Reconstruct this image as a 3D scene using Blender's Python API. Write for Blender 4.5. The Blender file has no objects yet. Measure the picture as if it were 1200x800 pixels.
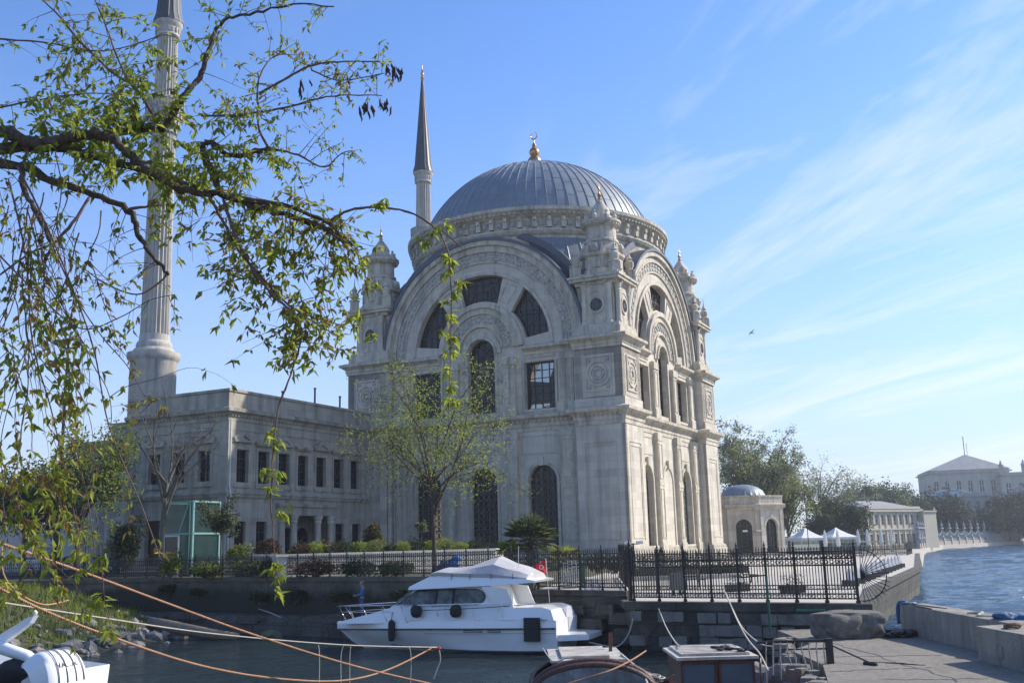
import bpy, bmesh, math, random
from mathutils import Vector, Matrix
from mathutils.geometry import tessellate_polygon
R = math.radians
rnd = random.Random(7)
SC = bpy.context.scene
COL = SC.collection

# ------------------------------------------------------------------ camera
CAM_H = 4.5
FPX, PITCH, ROLL = 1189.57, 0.1961, 0.0257
cd = bpy.data.cameras.new('camera')
cam = bpy.data.objects.new('camera', cd)
COL.objects.link(cam)
cd.sensor_width = 36.0
cd.lens = FPX * 36.0 / 1200.0
cd.clip_start = 0.1
cd.clip_end = 9000.0
_f = Vector((0, math.cos(PITCH), math.sin(PITCH)))
_u = Vector((0, -math.sin(PITCH), math.cos(PITCH)))
_r = Vector((1, 0, 0))
_r2 = _r * math.cos(ROLL) - _u * math.sin(ROLL)
_u2 = _u * math.cos(ROLL) + _r * math.sin(ROLL)
M3 = Matrix((_r2, _u2, -_f)).transposed()
cam.matrix_world = Matrix.Translation((0, 0, CAM_H)) @ M3.to_4x4()
SC.camera = cam

# ------------------------------------------------------------------ sky, sun, exposure
SUN_EL, SUN_AZ = R(35.0), R(69.0)          # azimuth from +Y towards +X
world = bpy.data.worlds.new('World')
SC.world = world
world.use_nodes = True
wn = world.node_tree
wn.nodes.clear()
def wnode(t, **kw):
    n = wn.nodes.new(t)
    for k, v in kw.items():
        setattr(n, k, v)
    return n
sky = wnode('ShaderNodeTexSky', sky_type='NISHITA')
sky.sun_disc = False
sky.sun_elevation = SUN_EL
sky.sun_rotation = SUN_AZ
sky.altitude = 0.0
sky.air_density = 1.0
sky.dust_density = 0.35
sky.ozone_density = 4.5
tc = wnode('ShaderNodeTexCoord')
sep = wnode('ShaderNodeSeparateXYZ')
wn.links.new(tc.outputs['Generated'], sep.inputs[0])
def wmath(op, a, b=None, clamp=False):
    n = wnode('ShaderNodeMath', operation=op)
    n.use_clamp = clamp
    for i, v in enumerate((a, b)):
        if v is None:
            continue
        if isinstance(v, (int, float)):
            n.inputs[i].default_value = v
        else:
            wn.links.new(v, n.inputs[i])
    return n.outputs[0]
zz = wmath('MAXIMUM', sep.outputs['Z'], 0.0)
den = wmath('ADD', zz, 0.10)
cxx = wmath('DIVIDE', sep.outputs['X'], den)
cyy = wmath('DIVIDE', sep.outputs['Y'], den)
comb = wnode('ShaderNodeCombineXYZ')
wn.links.new(cxx, comb.inputs[0]); wn.links.new(cyy, comb.inputs[1])
mp = wnode('ShaderNodeMapping')
mp0 = wnode('ShaderNodeMapping')
mp0.inputs['Rotation'].default_value = (0, 0, R(-34))
wn.links.new(comb.outputs[0], mp0.inputs[0])
mp.inputs['Scale'].default_value = (1.55, 0.50, 1.0)
mp.inputs['Location'].default_value = (0.35, 0.1, 0.0)
wn.links.new(mp0.outputs[0], mp.inputs[0])
nz = wnode('ShaderNodeTexNoise')
nz.inputs['Scale'].default_value = 1.0
nz.inputs['Detail'].default_value = 9.0
nz.inputs['Roughness'].default_value = 0.63
nz.inputs['Distortion'].default_value = 1.1
wn.links.new(mp.outputs[0], nz.inputs['Vector'])
rp = wnode('ShaderNodeValToRGB')
rp.color_ramp.elements[0].position = 0.46
rp.color_ramp.elements[0].color = (0, 0, 0, 1)
rp.color_ramp.elements[1].position = 0.78
rp.color_ramp.elements[1].color = (1, 1, 1, 1)
wn.links.new(nz.outputs['Fac'], rp.inputs[0])
# thin cirrus lies mostly to the right of the mosque
side = wmath('MULTIPLY', wmath('ADD', sep.outputs['X'], 0.06), 3.6, True)
side = wmath('ADD', wmath('MULTIPLY', side, 0.93), 0.07)
cm = wmath('MULTIPLY', rp.outputs['Color'], side)
cm = wmath('MULTIPLY', cm, 0.82, True)
# whitish haze low over the horizon
hz = wmath('POWER', wmath('SUBTRACT', 1.0, wmath('MULTIPLY', zz, 1.7, True)), 2.6)
hz = wmath('MULTIPLY', hz, 0.97)
tint = wnode('ShaderNodeMixRGB', blend_type='MULTIPLY')
tint.inputs[0].default_value = 1.0
tint.inputs[2].default_value = (0.61, 0.75, 0.95, 1)
wn.links.new(sky.outputs[0], tint.inputs[1])
mixc = wnode('ShaderNodeMixRGB')
mixc.inputs[2].default_value = (2.75, 2.95, 3.3, 1)
wn.links.new(hz, mixc.inputs[0])
wn.links.new(tint.outputs[0], mixc.inputs[1])
mixd = wnode('ShaderNodeMixRGB')
mixd.inputs[2].default_value = (4.1, 4.2, 4.4, 1)
wn.links.new(cm, mixd.inputs[0])
wn.links.new(mixc.outputs[0], mixd.inputs[1])
bg = wnode('ShaderNodeBackground')
bg.inputs['Strength'].default_value = 0.15
wn.links.new(mixd.outputs[0], bg.inputs[0])
wo = wnode('ShaderNodeOutputWorld')
wn.links.new(bg.outputs[0], wo.inputs[0])

sl = bpy.data.lights.new('sun', 'SUN')
sl.energy = 3.7
sl.angle = R(0.6)
sl.color = (1.0, 0.93, 0.82)
sun = bpy.data.objects.new('sun', sl)
COL.objects.link(sun)
_sd = Vector((math.cos(SUN_EL) * math.sin(SUN_AZ), math.cos(SUN_EL) * math.cos(SUN_AZ), math.sin(SUN_EL)))
sun.rotation_euler = _sd.to_track_quat('Z', 'Y').to_euler()
sun.location = _sd * 400
SC.view_settings.view_transform = 'Standard'
SC.view_settings.look = 'None'
SC.view_settings.exposure = 0.78
SC.view_settings.gamma = 1.0
SC.view_settings.use_curve_mapping = False
SC.render.engine = 'CYCLES'
SC.cycles.max_bounces = 8
SC.cycles.transparent_max_bounces = 12
SC.cycles.use_denoising = True
SC.cycles.caustics_reflective = False
SC.cycles.caustics_refractive = False

# ------------------------------------------------------------------ helpers
def ray(px, py):
    return _f * FPX + _r2 * (px - 600) + _u2 * (400 - py)
def at(px, py, Y):                        # the point at depth Y seen there in the survey photograph
    d = ray(px, py)
    return Vector((0, 0, CAM_H)) + d * (Y / d.y)
def gr(px, py, z):                        # the point on the level z
    d = ray(px, py)
    return Vector((0, 0, CAM_H)) + d * ((z - CAM_H) / d.z)

class MB:
    def __init__(s):
        s.v, s.f, s.m = [], [], []
    def add(s, vs, fs, mi=0):
        b = len(s.v)
        s.v += [tuple(v) for v in vs]
        s.f += [tuple(b + i for i in f) for f in fs]
        s.m += [mi] * len(fs)
    def box(s, c, d, rz=0.0, mi=0, taper=1.0):
        x, y, z = d[0] / 2, d[1] / 2, d[2] / 2
        ca, sa = math.cos(rz), math.sin(rz)
        vs = []
        for (a, b, e) in ((-1, -1, -1), (1, -1, -1), (1, 1, -1), (-1, 1, -1), (-1, -1, 1), (1, -1, 1), (1, 1, 1), (-1, 1, 1)):
            t = taper if e > 0 else 1.0
            X, Y = a * x * t, b * y * t
            vs.append((c[0] + X * ca - Y * sa, c[1] + X * sa + Y * ca, c[2] + e * z))
        s.add(vs, [(0, 3, 2, 1), (4, 5, 6, 7), (0, 1, 5, 4), (1, 2, 6, 5), (2, 3, 7, 6), (3, 0, 4, 7)], mi)
    def tube(s, pts, rad, n=6, mi=0, cap=True):
        pts = [Vector(p) for p in pts]
        if not isinstance(rad, (list, tuple)):
            rad = [rad] * len(pts)
        vs, fs = [], []
        up = None
        for i, p in enumerate(pts):
            a = pts[max(0, i - 1)]; b = pts[min(len(pts) - 1, i + 1)]
            t = (b - a)
            if t.length < 1e-9:
                t = Vector((0, 0, 1))
            t.normalize()
            if up is None:
                up = t.orthogonal().normalized()
            else:
                up = up - t * up.dot(t)
                if up.length < 1e-6:
                    up = t.orthogonal()
                up.normalize()
            w = t.cross(up)
            for k in range(n):
                an = 2 * math.pi * k / n
                vs.append(p + (up * math.cos(an) + w * math.sin(an)) * rad[i])
        for i in range(len(pts) - 1):
            for k in range(n):
                k2 = (k + 1) % n
                fs.append((i * n + k, i * n + k2, (i + 1) * n + k2, (i + 1) * n + k))
        if cap:
            fs.append(tuple(range(n))[::-1])
            fs.append(tuple((len(pts) - 1) * n + k for k in range(n)))
        s.add(vs, fs, mi)
    def beam(s, a, b, w, h=None, mi=0):       # square bar between two points
        a, b = Vector(a), Vector(b)
        h = h or w
        t = (b - a)
        if t.length < 1e-9:
            return
        t.normalize()
        up = Vector((0, 0, 1)) if abs(t.z) < 0.95 else Vector((0, 1, 0))
        sx = t.cross(up).normalized() * (w / 2)
        sy = t.cross(sx).normalized() * (h / 2)
        vs = [a - sx - sy, a + sx - sy, a + sx + sy, a - sx + sy, b - sx - sy, b + sx - sy, b + sx + sy, b - sx + sy]
        s.add(vs, [(0, 3, 2, 1), (4, 5, 6, 7), (0, 1, 5, 4), (1, 2, 6, 5), (2, 3, 7, 6), (3, 0, 4, 7)], mi)
    def lathe(s, prof, n=24, c=(0, 0), flute=None, mi=0, a0=0.0, sq=0.0):
        vs, fs = [], []
        for (r, z) in prof:
            for k in range(n):
                an = a0 + 2 * math.pi * k / n
                q = r
                if flute:
                    q = r * (1 - flute[1] * (0.5 + 0.5 * math.cos(flute[0] * an)))
                vs.append((c[0] + q * math.cos(an), c[1] + q * math.sin(an), z))
        for i in range(len(prof) - 1):
            for k in range(n):
                k2 = (k + 1) % n
                fs.append((i * n + k, i * n + k2, (i + 1) * n + k2, (i + 1) * n + k))
        fs.append(tuple(range(n))[::-1])
        fs.append(tuple((len(prof) - 1) * n + k for k in range(n)))
        s.add(vs, fs, mi)
    def slab(s, outer, holes, d0, d1, fn, mi=0, back=True):
        loops = [outer] + list(holes)
        flat = [p for l in loops for p in l]
        tris = tessellate_polygon([[Vector((p[0], p[1], 0)) for p in l] for l in loops])
        n = len(flat)
        vs = [fn(p[0], d0, p[1]) for p in flat] + [fn(p[0], d1, p[1]) for p in flat]
        fs = [tuple(t) for t in tris]
        if back:
            fs += [tuple(n + i for i in t)[::-1] for t in tris]
        o = 0
        for l in loops:
            m = len(l)
            for i in range(m):
                j = (i + 1) % m
                fs.append((o + i, o + j, n + o + j, n + o + i))
            o += m
        s.add(vs, fs, mi)
    def ring(s, r0, r1, d0, d1, a0, a1, c, fn, n=40, mi=0):
        o = [(c[0] + r1 * math.cos(a0 + (a1 - a0) * i / n), c[1] + r1 * math.sin(a0 + (a1 - a0) * i / n)) for i in range(n + 1)]
        q = [(c[0] + r0 * math.cos(a0 + (a1 - a0) * i / n), c[1] + r0 * math.sin(a0 + (a1 - a0) * i / n)) for i in range(n + 1)]
        vs, fs = [], []
        for i in range(n + 1):
            vs += [fn(q[i][0], d0, q[i][1]), fn(o[i][0], d0, o[i][1]), fn(o[i][0], d1, o[i][1]), fn(q[i][0], d1, q[i][1])]
        for i in range(n):
            b = 4 * i
            for k in range(4):
                k2 = (k + 1) % 4
                fs.append((b + k, b + k2, b + 4 + k2, b + 4 + k))
        fs.append((0, 1, 2, 3)); e = 4 * n
        fs.append((e + 3, e + 2, e + 1, e))
        s.add(vs, fs, mi)
    def sweep(s, prof, path, closed=False, mi=0, flip=1.0):
        # profile of (out, z) carried along a plan polyline, mitred; out is to the right of the path
        n = len(path)
        P = [Vector((p[0], p[1])) for p in path]
        rows = []
        for i in range(n):
            def nrm(a, b):
                t = (b - a).normalized()
                return Vector((t.y, -t.x)) * flip
            if closed:
                n1 = nrm(P[i - 1], P[i]); n2 = nrm(P[i], P[(i + 1) % n])
            else:
                n1 = nrm(P[i - 1], P[i]) if i > 0 else nrm(P[0], P[1])
                n2 = nrm(P[i], P[i + 1]) if i < n - 1 else n1
            m = (n1 + n2)
            m = m / max(0.15, (1 + n1.dot(n2)))
            rows.append([(P[i].x + m.x * o, P[i].y + m.y * o, z) for (o, z) in prof])
        k = len(prof)
        vs = [v for r in rows for v in r]
        fs = []
        for i in range(n if closed else n - 1):
            j = (i + 1) % n
            for q in range(k - 1):
                fs.append((i * k + q, j * k + q, j * k + q + 1, i * k + q + 1))
        if not closed:
            fs.append(tuple(range(k)))
            fs.append(tuple((n - 1) * k + q for q in range(k))[::-1])
        s.add(vs, fs, mi)
    def obj(s, name, mats, parent=None, smooth=False, recalc=True, loc=None, rz=0.0):
        me = bpy.data.meshes.new(name)
        me.from_pydata(s.v, [], s.f)
        if not isinstance(mats, (list, tuple)):
            mats = [mats]
        for m in mats:
            me.materials.append(m)
        for p, mi in zip(me.polygons, s.m):
            p.material_index = mi
        if recalc:
            bm = bmesh.new(); bm.from_mesh(me)
            bmesh.ops.recalc_face_normals(bm, faces=bm.faces)
            bm.to_mesh(me); bm.free()
        if smooth:
            me.shade_smooth()
            if smooth is not True:
                me.set_sharp_from_angle(angle=R(smooth))
        me.update()
        o = bpy.data.objects.new(name, me)
        COL.objects.link(o)
        if parent:
            o.parent = parent
        if loc is not None:
            o.location = loc
        o.rotation_euler.z = rz
        return o

def tag(o, label=None, cat=None, group=None, kind=None):
    if label: o['label'] = label
    if cat: o['category'] = cat
    if group: o['group'] = group
    if kind: o['kind'] = kind
    return o
def thing(name, label, cat, loc=(0, 0, 0), rz=0.0, group=None):
    o = bpy.data.objects.new(name, None)
    o.empty_display_size = 0.3
    COL.objects.link(o)
    o.location = loc
    o.rotation_euler.z = rz
    return tag(o, label, cat, group)
def copy_tree(o, parent=None):
    c = o.copy()
    COL.objects.link(c)
    if parent: c.parent = parent
    for ch in list(o.children):
        copy_tree(ch, c)
    return c
def text(name, body, size, mat, parent, loc, rot, ext=0.004):
    cu = bpy.data.curves.new(name, 'FONT')
    cu.body = body; cu.size = size; cu.extrude = ext
    cu.align_x = 'CENTER'; cu.align_y = 'CENTER'
    cu.materials.append(mat)
    tmp = bpy.data.objects.new(name, cu)
    COL.objects.link(tmp)
    me = bpy.data.meshes.new_from_object(tmp.evaluated_get(bpy.context.evaluated_depsgraph_get()))
    bpy.data.objects.remove(tmp)
    o = bpy.data.objects.new(name, me)
    COL.objects.link(o)
    o.parent = parent; o.location = loc; o.rotation_euler = rot
    return o

# ------------------------------------------------------------------ materials
MATS = {}
def pm(name, c1, c2=None, scale=3.0, rough=0.8, metal=0.0, bump=0.0, bscale=18.0, streak=None, blocks=None, spec=0.4, trans=0.0, contrast=0.5, coat=0.0, detail=5.0):
    m = bpy.data.materials.new(name)
    m.use_nodes = True
    nt = m.node_tree
    N, L = nt.nodes, nt.links
    b = N['Principled BSDF']
    b.inputs['Roughness'].default_value = rough
    b.inputs['Metallic'].default_value = metal
    b.inputs['Specular IOR Level'].default_value = spec
    if coat:
        b.inputs['Coat Weight'].default_value = coat
        b.inputs['Coat Roughness'].default_value = 0.08
    t = N.new('ShaderNodeTexCoord')
    col = None
    if c2 is None:
        c2 = tuple(x * 0.82 for x in c1)
    n1 = N.new('ShaderNodeTexNoise'); n1.inputs['Scale'].default_value = scale
    n1.inputs['Detail'].default_value = detail; n1.inputs['Roughness'].default_value = 0.62
    L.new(t.outputs['Object'], n1.inputs['Vector'])
    cr = N.new('ShaderNodeValToRGB')
    cr.color_ramp.elements[0].position = 0.5 - contrast / 2
    cr.color_ramp.elements[1].position = 0.5 + contrast / 2
    cr.color_ramp.elements[0].color = (*c2, 1); cr.color_ramp.elements[1].color = (*c1, 1)
    L.new(n1.outputs['Fac'], cr.inputs[0])
    col = cr.outputs['Color']
    if streak:                               # rain streaks and soot running down the stone: (colour, amount, width scale)
        sc_, am, ws = streak
        mpn = N.new('ShaderNodeMapping'); mpn.inputs['Scale'].default_value = (ws, ws, ws * 0.06)
        L.new(t.outputs['Object'], mpn.inputs[0])
        n2 = N.new('ShaderNodeTexNoise'); n2.inputs['Scale'].default_value = 1.0; n2.inputs['Detail'].default_value = 6
        n2.inputs['Roughness'].default_value = 0.7
        L.new(mpn.outputs[0], n2.inputs['Vector'])
        r2 = N.new('ShaderNodeValToRGB')
        r2.color_ramp.elements[0].position = 0.46; r2.color_ramp.elements[1].position = 0.74
        r2.color_ramp.elements[0].color = (0, 0, 0, 1); r2.color_ramp.elements[1].color = (am, am, am, 1)
        L.new(n2.outputs['Fac'], r2.inputs[0])
        mx = N.new('ShaderNodeMixRGB'); mx.inputs[2].default_value = (*sc_, 1)
        L.new(r2.outputs[0], mx.inputs[0]); L.new(col, mx.inputs[1])
        col = mx.outputs[0]
    hsrc = n1.outputs['Fac']
    if blocks:                               # ashlar joints: (width, height, mortar colour factor)
        s3 = N.new('ShaderNodeSeparateXYZ'); L.new(t.outputs['Object'], s3.inputs[0])
        ad = N.new('ShaderNodeMath'); ad.operation = 'ADD'
        L.new(s3.outputs[0], ad.inputs[0]); L.new(s3.outputs[1], ad.inputs[1])
        c3 = N.new('ShaderNodeCombineXYZ'); L.new(ad.outputs[0], c3.inputs[0]); L.new(s3.outputs[2], c3.inputs[1])
        bt = N.new('ShaderNodeTexBrick')
        bt.inputs['Scale'].default_value = 1.0
        bt.inputs['Brick Width'].default_value = blocks[0]; bt.inputs['Row Height'].default_value = blocks[1]
        bt.inputs['Mortar Size'].default_value = blocks[3] if len(blocks) > 3 else 0.012
        bt.inputs['Mortar Smooth'].default_value = 0.3
        bt.inputs['Color1'].default_value = (1, 1, 1, 1); bt.inputs['Color2'].default_value = (0.78, 0.78, 0.79, 1)
        q = blocks[2]; bt.inputs['Mortar'].default_value = (q, q, q, 1)
        L.new(c3.outputs[0], bt.inputs['Vector'])
        mx = N.new('ShaderNodeMixRGB'); mx.blend_type = 'MULTIPLY'; mx.inputs[0].default_value = 1.0
        L.new(col, mx.inputs[1]); L.new(bt.outputs['Color'], mx.inputs[2])
        col = mx.outputs[0]
    L.new(col, b.inputs['Base Color'])
    if bump:
        n3 = N.new('ShaderNodeTexNoise'); n3.inputs['Scale'].default_value = bscale; n3.inputs['Detail'].default_value = 6
        L.new(t.outputs['Object'], n3.inputs['Vector'])
        bp = N.new('ShaderNodeBump'); bp.inputs['Strength'].default_value = bump; bp.inputs['Distance'].default_value = 0.05
        L.new(n3.outputs['Fac'], bp.inputs['Height']); L.new(bp.outputs[0], b.inputs['Normal'])
    if trans:
        ts = N.new('ShaderNodeBsdfTranslucent'); L.new(col, ts.inputs['Color'])
        ms = N.new('ShaderNodeMixShader'); ms.inputs[0].default_value = trans
        L.new(b.outputs[0], ms.inputs[1]); L.new(ts.outputs[0], ms.inputs[2])
        L.new(ms.outputs[0], N['Material Output'].inputs['Surface'])
    MATS[name] = m
    return m
def glassy(name, col, alpha, rough=0.05):    # thin pane: part clear, part mirror
    m = bpy.data.materials.new(name); m.use_nodes = True
    nt = m.node_tree; N, L = nt.nodes, nt.links
    b = N['Principled BSDF']
    b.inputs['Base Color'].default_value = (*col, 1); b.inputs['Roughness'].default_value = rough
    t = N.new('ShaderNodeTexCoord'); nz_ = N.new('ShaderNodeTexNoise'); nz_.inputs['Scale'].default_value = 1.3
    L.new(t.outputs['Object'], nz_.inputs['Vector'])
    bp = N.new('ShaderNodeBump'); bp.inputs['Strength'].default_value = 0.5; bp.inputs['Distance'].default_value = 0.06
    L.new(nz_.outputs['Fac'], bp.inputs['Height']); L.new(bp.outputs[0], b.inputs['Normal'])
    tr = N.new('ShaderNodeBsdfTransparent'); tr.inputs[0].default_value = (0.80, 0.84, 0.84, 1)
    ms = N.new('ShaderNodeMixShader'); ms.inputs[0].default_value = alpha
    L.new(b.outputs[0], ms.inputs[1]); L.new(tr.outputs[0], ms.inputs[2])
    L.new(ms.outputs[0], N['Material Output'].inputs['Surface'])
    return m

STONE = pm('pale_limestone', (0.70, 0.63, 0.51), (0.59, 0.53, 0.425), 0.9, 0.85, bump=0.25, bscale=9, streak=((0.22, 0.205, 0.18), 0.6, 1.1), blocks=(1.9, 0.62, 0.72, 0.014))
STONE_T = pm('carved_limestone', (0.70, 0.625, 0.49), (0.43, 0.385, 0.305), 1.8, 0.85, bump=0.5, bscale=14, streak=((0.14, 0.13, 0.115), 0.85, 1.7))
STONE_W = pm('grey_weathered_limestone', (0.53, 0.475, 0.375), (0.385, 0.345, 0.275), 0.8, 0.88, bump=0.25, bscale=9, streak=((0.12, 0.12, 0.115), 0.85, 1.3), blocks=(1.7, 0.55, 0.84, 0.010))
STONE_M = pm('minaret_stone', (0.58, 0.54, 0.47), (0.42, 0.39, 0.345), 1.2, 0.85, bump=0.3, bscale=8, streak=((0.16, 0.155, 0.145), 0.7, 2.2))
RELIEF = pm('carved_relief', (0.54, 0.51, 0.45), (0.26, 0.245, 0.22), 4.5, 0.88, bump=0.9, bscale=6, contrast=0.3)
LEAD_SHADED = pm('shaded_lead', (0.13, 0.14, 0.16), (0.075, 0.082, 0.098), 0.8, 0.5, metal=0.1)  # lead darkened for the arch edges, their shade painted into the colour
LEAD = pm('lead_sheet', (0.24, 0.272, 0.30), (0.15, 0.175, 0.20), 0.7, 0.5, metal=0.12, bump=0.15, bscale=5)
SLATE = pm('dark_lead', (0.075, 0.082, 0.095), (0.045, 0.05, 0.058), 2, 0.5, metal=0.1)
SEAM = pm('lead_seam', (0.32, 0.335, 0.36), (0.24, 0.255, 0.275), 2, 0.45, metal=0.3)  # lighter than the sheet: highlights along the ribs painted into the colour
GOLD = pm('gilded_copper', (0.62, 0.36, 0.15), (0.40, 0.20, 0.08), 5, 0.32, metal=0.9)
PANE = glassy('window_glass', (0.015, 0.018, 0.02), 0.34)
DARKPANE = pm('dark_glass', (0.016, 0.019, 0.022), (0.008, 0.009, 0.010), 1.5, 0.10, bump=0.05, bscale=2, spec=0.5)
WOODFR = pm('window_wood', (0.085, 0.062, 0.050), (0.045, 0.035, 0.03), 6, 0.6)
IRON = pm('black_iron', (0.018, 0.018, 0.019), (0.030, 0.024, 0.020), 9, 0.5, bump=0.2, bscale=40)
GRILLE = pm('iron_grille', (0.16, 0.155, 0.14), (0.07, 0.068, 0.06), 8, 0.55)
CONC = pm('quay_concrete', (0.38, 0.34, 0.28), (0.24, 0.215, 0.18), 1.4, 0.92, bump=0.9, bscale=20, detail=12, streak=((0.11, 0.10, 0.085), 0.8, 1.8))
PIERC = pm('pier_concrete', (0.34, 0.305, 0.25), (0.205, 0.182, 0.15), 7.0, 0.95, bump=1.0, bscale=40, detail=15, contrast=0.34, streak=((0.15, 0.135, 0.11), 0.5, 0.6))
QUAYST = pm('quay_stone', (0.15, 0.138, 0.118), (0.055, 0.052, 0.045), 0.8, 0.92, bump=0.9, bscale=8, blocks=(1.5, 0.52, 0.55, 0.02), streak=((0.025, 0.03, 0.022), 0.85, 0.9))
WALLP = pm('rough_plaster', (0.17, 0.152, 0.115), (0.085, 0.078, 0.06), 0.9, 0.95, bump=0.6, bscale=12, streak=((0.05, 0.05, 0.042), 0.8, 1.4))
PAVE = pm('cream_paving', (0.52, 0.475, 0.40), (0.42, 0.385, 0.325), 0.8, 0.85, bump=0.15, bscale=20)
WHITEW = pm('cream_render', (0.62, 0.58, 0.50), (0.50, 0.46, 0.40), 0.9, 0.85, bump=0.2, streak=((0.30, 0.28, 0.24), 0.6, 1.2))
SOIL = pm('garden_soil', (0.085, 0.075, 0.05), (0.05, 0.055, 0.03), 1.5, 0.95, bump=0.6, bscale=10)
ROCKM = pm('rubble_stone', (0.30, 0.285, 0.265), (0.12, 0.11, 0.10), 1.6, 0.9, bump=0.8, bscale=12, detail=8)
BARK = pm('dark_bark', (0.14, 0.105, 0.078), (0.045, 0.034, 0.027), 14, 0.9, bump=1.0, bscale=45, contrast=0.35)
TWIG = pm('red_brown_twig', (0.16, 0.095, 0.075), (0.085, 0.05, 0.042), 12, 0.8)
BARK_G = pm('grey_bark', (0.16, 0.14, 0.115), (0.08, 0.07, 0.058), 6, 0.9, bump=0.6, bscale=24)
def leafm(name, a, b, trans=0.45):
    return pm(name, a, b, 6.0, 0.55, trans=trans, spec=0.3)
LEAF_G = leafm('leaf_green', (0.25, 0.29, 0.045), (0.17, 0.215, 0.034), 0.58)
LEAF_Y = leafm('leaf_spring_yellow', (0.38, 0.41, 0.06), (0.28, 0.33, 0.05), 0.6)
LEAF_B = leafm('leaf_bronze', (0.30, 0.20, 0.065), (0.20, 0.135, 0.05), 0.55)
LEAF_D = leafm('leaf_dark', (0.040, 0.055, 0.022), (0.022, 0.034, 0.014), 0.25)
LEAF_M = leafm('leaf_mid', (0.085, 0.115, 0.035), (0.050, 0.078, 0.024), 0.35)
LEAF_P = leafm('leaf_pale', (0.27, 0.28, 0.15), (0.20, 0.215, 0.11), 0.45)
LEAF_R = leafm('leaf_red', (0.17, 0.05, 0.035), (0.10, 0.035, 0.025), 0.3)
GEL = pm('white_gelcoat', (0.88, 0.88, 0.87), (0.82, 0.82, 0.81), 1.2, 0.22, coat=0.4)
YPANE = pm('yacht_glass', (0.15, 0.155, 0.14), (0.02, 0.022, 0.024), 2.2, 0.08, contrast=0.25)
CANVAS = pm('grey_canvas', (0.50, 0.48, 0.475), (0.38, 0.365, 0.365), 1.4, 0.85, bump=0.3, bscale=6)
RUBBER = pm('black_rubber', (0.016, 0.016, 0.017), (0.026, 0.026, 0.026), 8, 0.7)
STEEL = pm('polished_steel', (0.65, 0.65, 0.66), (0.55, 0.55, 0.56), 4, 0.22, metal=1.0)
REDWOOD = pm('varnished_red_wood', (0.17, 0.050, 0.030), (0.085, 0.028, 0.02), 5, 0.35, coat=0.3)
BROWNWOOD = pm('dark_brown_wood', (0.055, 0.030, 0.022), (0.03, 0.018, 0.014), 5, 0.45)
WHITEP = pm('white_paint', (0.76, 0.75, 0.72), (0.60, 0.58, 0.54), 2.0, 0.5, bump=0.1)
ROPE_O = pm('orange_rope', (0.62, 0.36, 0.20), (0.42, 0.20, 0.11), 30, 0.8, bump=0.6, bscale=90)
ROPE_W = pm('pale_rope', (0.60, 0.55, 0.47), (0.42, 0.37, 0.31), 30, 0.85, bump=0.6, bscale=90)
BLUE = pm('blue_tarpaulin', (0.02, 0.20, 0.58), (0.015, 0.12, 0.40), 3, 0.5, bump=0.7, bscale=9)
TEALP = pm('dark_blue_tarpaulin', (0.025, 0.10, 0.22), (0.015, 0.06, 0.14), 3, 0.55, bump=0.7, bscale=9)
REDC = pm('red_cloth', (0.62, 0.015, 0.02), (0.45, 0.01, 0.015), 3, 0.75, bump=0.3)
GREENP = pm('green_paint', (0.025, 0.13, 0.075), (0.018, 0.085, 0.05), 4, 0.55)

# algae, damp and painted-in shade darken the lower part of the garden quay wall, up to a ragged line
_nt = WALLP.node_tree; _N, _L = _nt.nodes, _nt.links
_b = _N['Principled BSDF']; _src = _b.inputs['Base Color'].links[0].from_socket
_t = _N.new('ShaderNodeTexCoord'); _s = _N.new('ShaderNodeSeparateXYZ'); _L.new(_t.outputs['Object'], _s.inputs[0])
_n = _N.new('ShaderNodeTexNoise'); _n.inputs['Scale'].default_value = 0.8; _n.inputs['Detail'].default_value = 7; _L.new(_t.outputs['Object'], _n.inputs['Vector'])
_m = _N.new('ShaderNodeMath'); _m.operation = 'MULTIPLY_ADD'; _m.inputs[1].default_value = 1.5; _L.new(_n.outputs['Fac'], _m.inputs[0]); _L.new(_s.outputs[2], _m.inputs[2])
_r = _N.new('ShaderNodeMapRange'); _r.inputs['From Min'].default_value = 2.75; _r.inputs['From Max'].default_value = 3.25; _L.new(_m.outputs[0], _r.inputs['Value'])
_x = _N.new('ShaderNodeMixRGB'); _x.inputs[1].default_value = (0.035, 0.036, 0.026, 1); _L.new(_r.outputs[0], _x.inputs[0]); _L.new(_src, _x.inputs[2]); _L.new(_x.outputs[0], _b.inputs['Base Color'])
# ================================================================== THE GREAT STRUCTURES
# ---- mosque: local frame x = -u (u runs left along the shaded front), y = v (depth along the sunlit front)
MYAW = 0.4628
MC = Vector((8.9838, 81.8185, 0.9))
MROT = math.atan2(-math.sin(MYAW), math.cos(MYAW))
S, HC, DW = 27.4, 13.7, 1.15            # side, half side, recess of the middle bay
PW = 4.35                               # corner pier width
mosque = thing('mosque', 'great grey stone mosque with lead dome, fan windows under round arches and corner turrets', 'mosque', MC, MROT)
mosque.rotation_euler.z = MROT
def face(k):                            # k: 0 shaded front, 3 sunlit front, 1 and 2 the far sides; (s, depth, z) -> local
    ca, sa = [(1, 0), (0, 1), (-1, 0), (0, -1)][k]
    def fn(s, d, z):
        x, y = s - HC, d - HC
        u, v = x * ca - y * sa + HC, x * sa + y * ca + HC
        return (-u, v, z)
    return fn
def rotuv(p, k):
    q = face(k)(p[0], p[1], 0)
    return (q[0], q[1])
Z0, ZB = 2.1, 20.5                      # ground, springing of the great arches
def arched(cx, hw, z0, zs, n=14):       # outline of a round-headed opening
    pts = [(cx - hw, z0), (cx + hw, z0)]
    pts += [(cx + hw * math.cos(math.pi * i / n), zs + hw * math.sin(math.pi * i / n)) for i in range(n + 1)]
    return pts
def rect(cx, hw, z0, z1):
    return [(cx - hw, z0), (cx + hw, z0), (cx + hw, z1), (cx - hw, z1)]
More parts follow.
